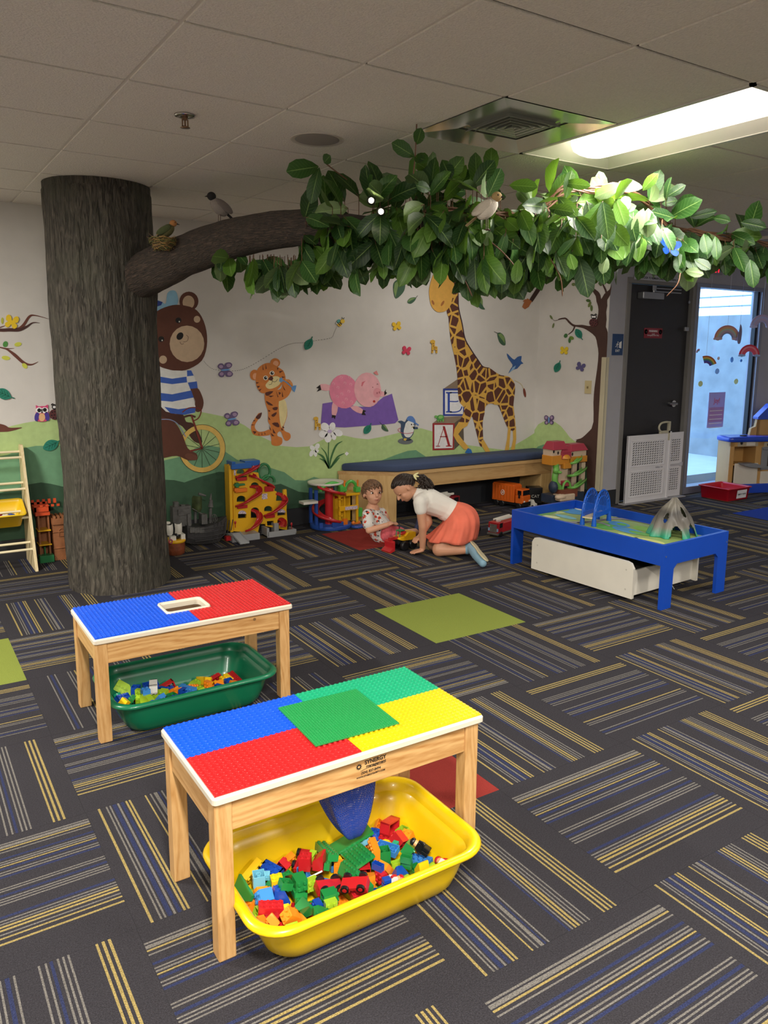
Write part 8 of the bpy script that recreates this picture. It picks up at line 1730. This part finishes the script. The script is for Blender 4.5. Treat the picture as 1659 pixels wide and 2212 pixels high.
def headshape(b, C, F, U, s=1.0):
    R_ = F.cross(U).normalized(); U = R_.cross(F).normalized()
    P = lambda f, r, u: C+(F*f+R_*r+U*u)*s
    Mx = Matrix((R_, F, U)).transposed()
    b.ell(P(-.008,0,.018), (.066*s,.080*s,.070*s), 20, 14, R=Mx); b.ell(P(.022,0,-.030), (.050*s,.050*s,.050*s), 18, 12, R=Mx); b.ell(P(.040,0,-.058), (.024*s,.024*s,.020*s), 14, 10, R=Mx)
    for sx in (-1,1): b.ell(P(.040,sx*.028,-.026), (.022*s,.024*s,.022*s), 12, 8, R=Mx); b.ell(P(-.006,sx*.067,-.010), (.007*s,.014*s,.020*s), 10, 8, R=Mx)
    cap(b, P(.070,0,.004), P(.084,0,-.016), .0075*s, .0105*s, 10, 6); b.ell(P(.068,0,-.042), (.016*s,.010*s,.008*s), 10, 8, R=Mx)
    return P, R_, U
def face(P, F, R_, U, parent, s, iris='#2c1c14', down=False):
    o0 = Vector(parent.location); Mx = Matrix((R_, F, U)).transposed()
    for sx in (-1, 1):
        b = MB(); b.ell(P(.0585,sx*.027,.006)-o0, (.0125*s,.008*s,.0075*s), 14, 10, R=Mx); e = b.build('eyelid' if down else 'eye', m_sk2 if down else mat('eye_white', '#e9e4de', .25), parent)
        if down: b = MB(); b.tube([P(.066-abs(t)*.009,sx*.027+t*.012,-.001)-o0 for t in (-1,-.5,0,.5,1)], .0016*s, 6); b.build('eyelash', mat('lash_dark', '#2c1d16', .7), parent); continue
        b = MB(); b.ell(P(.0655,sx*.026,.006)-o0, (.0062*s,.003*s,.0066*s), 12, 8, R=Mx); b.build('iris', mat('iris_'+iris.strip('#'), iris, .12), e)
        b = MB(); b.tube([P(.066-abs(t)*.012,sx*.028+t*.016,.0205-abs(t)*.004)-o0 for t in (-1,-.5,0,.5,1)], .0022*s, 6); b.build('eyebrow', mat('brow_brown', '#6e4f38', .8), parent)
        b = MB(); b.tube([P(.0665-abs(t)*.009,sx*.027+t*.012,.0125-abs(t)*.004)-o0 for t in (-1,-.5,0,.5,1)], .0014*s, 6); b.build('eyelash', mat('lash_dark', '#2c1d16', .7), parent)
    b = MB(); b.tube([P(.0765-abs(t)*.010,t*.017,-.0435+abs(t)*.001)-o0 for t in (-1,-.6,-.2,.2,.6,1)], [.0012*s,.003*s,.0036*s,.0036*s,.003*s,.0012*s], 8); b.build('lips', mat('lip_pink', '#b5605a', .4), parent)

# ---------------------------------------------------------------- boy
D0 = dz(828, 1163, .03)
seat = pd(828, 1152, D0+.02)
boy = thing('person', 'toddler in patterned T-shirt and pink shorts sitting on the red carpet square', 'person', (seat.x, seat.y, 0))
org = Vector(boy.location)
b = MB()
HCn = pd(805, 1066, D0-.01); Fh = (-IF*.93+IR*.42-IU*.02).normalized(); Uh = (IU-IR*.05).normalized(); sB = 1.06
P, Rh, Uh = headshape(b, HCn, Fh, Uh, sB)
neck = pd(805, 1100, D0+.02); chest = pd(806, 1120, D0+.02); pelvis = pd(826, 1150, D0+.03); pelvis.z = .065
cap(b, HCn+Vector((0,0,-.045)), neck, .034, .036); cap(b, neck, chest, .055, .07); cap(b, chest, pelvis, .07, .08)
# near arm: shoulder, elbow, wrist
shN = pd(794, 1111, D0-.075); elN = pd(797, 1146, D0-.13); wrN = pd(836, 1134, D0-.14); chain(b, [shN, elN, wrN], [.030,.026,.020]); hand(b, wrN, (pd(856,1124,D0-.10)-wrN), IU*.8-IF*.4, .95, -1, .45)
shF = pd(824, 1108, D0+.10); elF = pd(834, 1136, D0+.10); wrF = pd(846, 1132, D0-.02); chain(b, [shF, elF, wrF], [.030,.026,.019]); hand(b, wrF, (pd(858,1128,D0-.08)-wrF), IU, .95, 1, .5)
# legs: far leg with the knee raised, near leg stretched out to the right
hpF = pelvis+IR*.02+IF*.05; knF = pd(829, 1116, D0+.10); anF = pd(845, 1146, D0+.18); anF.z = .05; chain(b, [hpF, knF, anF], [.052,.040,.028])
hpN = pelvis+IR*.04-IF*.05; knN = pd(872, 1150, D0-.02); knN.z = .065; anN = pd(899, 1136, D0+.10); anN.z = .06; chain(b, [hpN, knN, anN], [.055,.040,.027])
skinfuse(b, 'body', m_sk, boy, .0045, 5)
face(P, Fh, Rh, Uh, boy, sB)
# shirt
ms_ = bpy.data.materials.new('patterned_cotton'); ms_.use_nodes = True; nt = ms_.node_tree; pr = nt.nodes['Principled BSDF']; pr.inputs['Roughness'].default_value = .85
tc = nt.nodes.new('ShaderNodeTexCoord'); prev = None
for sc, thr, colr, seed in ((24, .30, '#d0492f', 0), (40, .26, '#2b2730', 5), (33, .22, '#a9a7a4', 9)):
    mp = nt.nodes.new('ShaderNodeMapping'); mp.inputs['Location'].default_value = (seed, seed*2, 0); nt.links.new(tc.outputs['Object'], mp.inputs[0])
    nz = nt.nodes.new('ShaderNodeTexNoise'); nz.inputs['Scale'].default_value = 60; nt.links.new(mp.outputs[0], nz.inputs['Vector']); vm = nt.nodes.new('ShaderNodeMixRGB'); vm.inputs[0].default_value = .02; nt.links.new(mp.outputs[0], vm.inputs[1]); nt.links.new(nz.outputs['Color'], vm.inputs[2])
    vo = nt.nodes.new('ShaderNodeTexVoronoi'); vo.inputs['Scale'].default_value = sc; nt.links.new(vm.outputs[0], vo.inputs['Vector'])
    lt = nt.nodes.new('ShaderNodeMath'); lt.operation = 'LESS_THAN'; lt.inputs[1].default_value = thr; nt.links.new(vo.outputs['Distance'], lt.inputs[0])
    mx = nt.nodes.new('ShaderNodeMixRGB'); mx.inputs[2].default_value = rgb(colr); nt.links.new(lt.outputs[0], mx.inputs[0])
    if prev is None: mx.inputs[1].default_value = rgb('#dedad4')
    else: nt.links.new(prev, mx.inputs[1])
    prev = mx.outputs[0]
nt.links.new(prev, pr.inputs['Base Color'])
b = MB(); 
chain(b, [neck+Vector((0,0,-.012)), chest, pelvis+Vector((0,0,.012))], [.050,.086,.100]); cap(b, pelvis+IR*.02-IF*.02, pelvis+IR*.05-IF*.04+Vector((0,0,-.005)), .088, .075)
cap(b, chest+Vector((0,0,.02)), shN, .06, .043); cap(b, shN, shN+(elN-shN)*.62, .043, .046); cap(b, chest+Vector((0,0,.02)), shF, .06, .043); cap(b, shF, shF+(elF-shF)*.5, .043, .044)
skinfuse(b, 'tshirt', ms_, boy, .005, 8)
b = MB(); cap(b, hpN+IR*.0, hpN+(knN-hpN)*.72, .068, .058); cap(b, hpF, hpF+(knF-hpF)*.45, .064, .056); cap(b, pelvis-Vector((0,0,.01)), hpN, .075, .075)
skinfuse(b, 'shorts', mat('shorts_pink', '#d9646c', .85, var=.25, vscale=40), boy, .005, 6)
b = MB(); q = hpN+(knN-hpN)*.70; dv = (knN-hpN).normalized(); u1 = dv.orthogonal().normalized(); w1 = dv.cross(u1); b.tube([q+(u1*cos(a)+w1*sin(a))*.064-org for a in [2*pi*k/20 for k in range(20)]], .0035, 6, closed=True); b.build('shorts_trim', mat('trim_navy', '#2a2038', .8), boy)
def shoe(parent, ank, toe, m, nm='shoe', w=.03, msole=None):
    b = MB(); o0 = Vector(parent.location); cap(b, ank, ank+(toe-ank)*.35, w*.95, w*.95); cap(b, ank+(toe-ank)*.2, toe, w*.9, w*.75); return skinfuse(b, nm, m, parent, .004, 4)
m_sd = mat('sandal_navy', '#2b3354', .6, var=.5, vscale=60)
t1_ = pd(906, 1124, D0+.12); shoe(boy, anN+(anN-knN).normalized()*.01, t1_, m_sd)
t2_ = anF+IR*.075+IF*.02; t2_.z = .025; shoe(boy, anF-Vector((0,0,.015)), t2_, m_sd)
def scalp(C, F, R_, U, s, m, parent, tufts, combo, hairline=.55, rad=(.070,.084,.076), seed=1, tr=.0075, base=True):
    b = MB(); rn = random.Random(seed); o0 = Vector(parent.location); Mx = Matrix((R_, F, U)).transposed(); C2 = C+(U*.020-F*.010)*s
    pt = lambda v: C2+(R_*v.x*rad[0]+F*v.y*rad[1]+U*v.z*rad[2])*s
    def ok(v): return v.z > -.35+(.55+.35)*max(0, min(1, (v.y+.35)/.9)) if v.y > -.35 else v.z > -.62
    # closed cap over the covered directions
    if base:
        vs = []; idx = {}; N1, N2 = 26, 36
        for i in range(N1+1):
            th = pi*i/N1*.78
            for k in range(N2):
                ph = 2*pi*k/N2; v = Vector((sin(th)*cos(ph), sin(th)*sin(ph), cos(th)))
                q = 1.0 if ok(v) else .90
                vs.append(pt(v*q)-o0)
        fs = [(i*N2+k, i*N2+(k+1) % N2, (i+1)*N2+(k+1) % N2, (i+1)*N2+k) for i in range(N1) for k in range(N2)]
        b.add(vs, fs+[tuple(range(N1*N2, (N1+1)*N2))], 0, True)
    for t in range(tufts):
        for _ in range(30):
            v = Vector((rn.gauss(0,1), rn.gauss(0,1), rn.gauss(0,1))).normalized()
            if ok(v): break
        else: continue
        d = combo(v, rn); pts = []
        p = v.copy()
        for k in range(5):
            pts.append(pt(p*(1.0+.035*sin(pi*k/4)+rn.uniform(0,.015)))-o0); p = (p+d*.16).normalized()
        b.tube(pts, [tr*.5*s, tr*s, tr*s, tr*.7*s, tr*.2*s], 6)
    return b.build('hair', m, parent)
mh_b = mat('hair_light_brown', '#6e5038', .55, var=.3, vscale=60); mh_g = mat('hair_dark_brown', '#2c1f18', .45, var=.35, vscale=50)
scalp(HCn, Fh, Rh, Uh, sB, mh_b, boy, 260, lambda v, rn: Vector((rn.gauss(0,.35)-.2, .75, -.35+rn.gauss(0,.3))), seed=3)

# ---------------------------------------------------------------- girl
Dh = dz(908, 1190, .03); Dk = dz(945, 1190, .045); Da = dz(1012, 1192, .05); Dt = dz(1042, 1215, .03)
girl = thing('person', 'girl in a white top and coral skirt kneeling on hands and knees beside the toddler', 'person', (3.33, 4.45, 0)); org = Vector(girl.location)
b = MB()
knN = pd(949, 1180, Dk); knN.z = .055; anN = pd(1006, 1187, Da+.02); anN.z = max(anN.z, .045)
hipc = pd(991, 1117, Dk+.11); hpN = hipc-IF*.07+Vector((0,0,-.01)); hpF = hipc+IF*.07
knF = knN+IF*.17-IR*.035; knF.z = .055; anF = pd(1001, 1176, Dk+.12); anF.z = .05
chain(b, [hpN, knN, anN], [.062,.052,.034]); chain(b, [hpF, knF, anF], [.062,.052,.034])
waist = pd(963, 1098, Dk+.10); chs = pd(924, 1082, Dk+.06); nk = pd(897, 1064, Dk+.05)
chain(b, [hipc, waist, chs, nk], [.078,.072,.085,.035])
shN = pd(907, 1085, Dk-.05); elN = pd(913, 1137, (Dk+Dh)/2-.05); wrN = pd(913, 1184, Dh); wrN.z = max(wrN.z, .035)
chain(b, [chs, shN], [.06,.040]); chain(b, [shN, elN, wrN], [.037,.030,.022])
hf = (pd(888, 1197, Dh-.02)-wrN); hf.z = -.012; hand(b, wrN+Vector((0,0,-.014)), hf, Vector((0,0,1)), 1.2, 1, .10, .22)
shF = pd(914, 1084, Dk+.17); elF = pd(926, 1128, Dk+.16); wrF = pd(908, 1158, Dk+.08); chain(b, [chs, shF], [.06,.038]); chain(b, [shF, elF, wrF], [.036,.029,.021]); hand(b, wrF, (pd(893,1168,Dk+.03)-wrF), IU, 1.1, -1, .35)
HG = pd(874, 1056, Dk+.03); Fg = (-IR*.62-IU*.72-IF*.22).normalized(); Ug = (IU*.66-IR*.70-IF*.1).normalized(); sG = 1.04
Pg, Rg, Ug = headshape(b, HG, Fg, Ug, sG)
cap(b, HG+(IR*.03-IU*.012), nk, .036, .036)
skinfuse(b, 'body', m_sk2, girl, .0045, 5)
face(Pg, Fg, Rg, Ug, girl, sG, down=True)
b = MB(); chain(b, [hipc+(waist-hipc)*.55, waist, chs, nk+(chs-nk)*.35], [.088,.084,.098,.060]); cap(b, chs-(chs-nk)*.2, shN, .075, .050); cap(b, shN, shN+(elN-shN)*.30, .050, .046); cap(b, chs-(chs-nk)*.2, shF, .075, .050); cap(b, shF, shF+(elF-shF)*.30, .048, .045); b.ell(waist-Vector((0,0,.035)), (.075,.075,.06))
skinfuse(b, 'tshirt', mat('cotton_white', '#e9e4da', .85, bump=.15, bscale=25), girl, .005, 7)
# skirt: flared shell hanging from the waist over hips and thighs
ax = (waist-hipc).normalized(); W0 = hipc+ax*.075; NA, NZ = 90, 20
e1 = IF-ax*IF.dot(ax); e1.normalize(); e2 = ax.cross(e1).normalized()
if e2.z > 0: e2 = -e2
irh = Vector((IR.x, IR.y, 0)).normalized(); ifh = Vector((IF.x, IF.y, 0)).normalized()
def skirt(off):
    out = []; hc = Vector((hipc.x, hipc.y, 0))*.62+Vector(((knN.x+knF.x)/2, (knN.y+knF.y)/2, 0))*.38+irh*.005
    mc = hipc+IR*.012-Vector((0,0,.01))
    for j in range(NZ+1):
        t = j/NZ
        for i in range(NA):
            a = 2*pi*i/NA; c, s_ = cos(a), sin(a)
            top = W0+e1*c*(.088+off)+e2*s_*(.088+off)
            mid = mc+IF*c*(.235+off)+((e2*.55-irh*.6).normalized())*s_*(.215+off)
            hem = hc+ifh*c*(.205+off)-irh*s_*(.185+off)+Vector((0,0,.112+.010*sin(a*5)))
            p = top*(1-t)**2+mid*2*t*(1-t)+hem*t*t
            d = (p-mc*(1-t)-hc*t).normalized(); p = p+d*t*(.009*sin(a*11+t*2)+.006*sin(a*19+1))
            out.append(p-org)
    return out
v1 = skirt(0); v2 = skirt(-.004); n = len(v1)
fs = [(j*NA+i, j*NA+(i+1) % NA, (j+1)*NA+(i+1) % NA, (j+1)*NA+i) for j in range(NZ) for i in range(NA)]
fs += [(n+j*NA+i, n+(j+1)*NA+i, n+(j+1)*NA+(i+1) % NA, n+j*NA+(i+1) % NA) for j in range(NZ) for i in range(NA)]
fs += [(NZ*NA+i, NZ*NA+(i+1) % NA, n+NZ*NA+(i+1) % NA, n+NZ*NA+i) for i in range(NA)]+[(i, n+i, n+(i+1) % NA, (i+1) % NA) for i in range(NA)]
b = MB(); b.add(v1+v2, fs, 0, True); b.build('skirt', mat('skirt_coral', '#e9745a', .85, var=.08, vscale=12), girl)
m_shb = mat('shoe_blue', '#7fa3b5', .7, var=.1); m_sole = mat('shoe_sole', '#d3c8a2', .7, bump=.5, bscale=120)
toe = pd(1043, 1221, Dt-.02); toe.z = max(toe.z, .03); heel = anN+(anN-knN).normalized()*.035+Vector((0,0,.018))
b = MB(); cap(b, anN+(anN-knN).normalized()*.01, heel, .036, .034); cap(b, heel, heel+(toe-heel)*.5, .034, .036); cap(b, heel+(toe-heel)*.5, toe, .036, .028); skinfuse(b, 'shoe', m_shb, girl, .004, 4)
# sole faces back and up towards the camera's right
sd = (toe-heel).normalized(); sn = (IR*.55+IU*.45-IF*.55); sn = (sn-sd*sn.dot(sd)).normalized(); sw_ = sd.cross(sn).normalized()
L = (toe-heel).length; P2 = crom([(-.024,0,0),(-.030,.035,0),(-.024,.08,0),(-.035,.13,0),(-.026,.185,0),(0,.20,0),(.026,.185,0),(.034,.13,0),(.024,.08,0),(.030,.035,0),(.024,0,0),(0,-.012,0)], 3)
sc_ = (L+.055)/.21; base = heel-sd*.022+sn*.028
b = MB(); n = len(P2); b.add([base+sw_*p.x+sd*p.y*sc_-org for p in P2]+[base+sw_*p.x+sd*p.y*sc_+sn*.010-org for p in P2], [tuple(range(n-1,-1,-1)), tuple(range(n, 2*n))]+[(i, (i+1) % n, n+(i+1) % n, n+i) for i in range(n)], 0, False); b.build('shoe_sole', m_sole, girl, bevel=.003)
t3 = anF+IR*.07; t3.z = .03; shoe(girl, anF+IR*.01, t3, mat('shoe_pale', '#c9cfc4', .7), 'shoe', .033)
scalp(HG, Fg, Rg, Ug, sG, mh_g, girl, 420, lambda v, rn: Vector((-v.x*.35+rn.gauss(0,.12), -1.0, .25-v.z*.3+rn.gauss(0,.1))), seed=8, tr=.0065)
# ponytail
tie = pd(898, 1033, Dk+.03); b = MB(); rn = random.Random(2)
cap(b, Pg(-.075,0,.035)-org, tie-org, .030, .022)
for k in range(70):
    a = rn.uniform(0, 2*pi); r_ = rn.uniform(.0, .028); o1_ = (IU*cos(a)+IF*sin(a))*r_
    e = pd(rn.uniform(908, 940), rn.uniform(1046, 1060), Dk+.03+rn.gauss(0,.02)); mid = pd(912+rn.gauss(0,3), 1036+rn.gauss(0,3), Dk+.04)+o1_
    P3_ = crom([tie+o1_*.4, mid, (mid+e)/2+Vector((rn.gauss(0,.008),rn.gauss(0,.008),rn.gauss(0,.008))), e], 4, False)
    b.tube([p+Vector((sin(i*1.3+k)*.004, cos(i*1.1+k)*.004, sin(i*1.7+k)*.005))-org for i, p in enumerate(P3_)], [.006]*(len(P3_)-2)+[.004,.0015], 6)
b.build('ponytail', mh_g, girl)
b = MB(); 
for a in (-.5, .25, 1.0): d = IR*cos(a)-IU*sin(a); b.ell(tie-IR*.015+IU*.02+d*.018-IF*.03-org, (.024,.009,.007), 10, 6, R=(d.to_track_quat('X', 'Z').to_matrix()))
b.build('hair_bow', mat('bow_cream', '#e6dfa6', .7), girl)
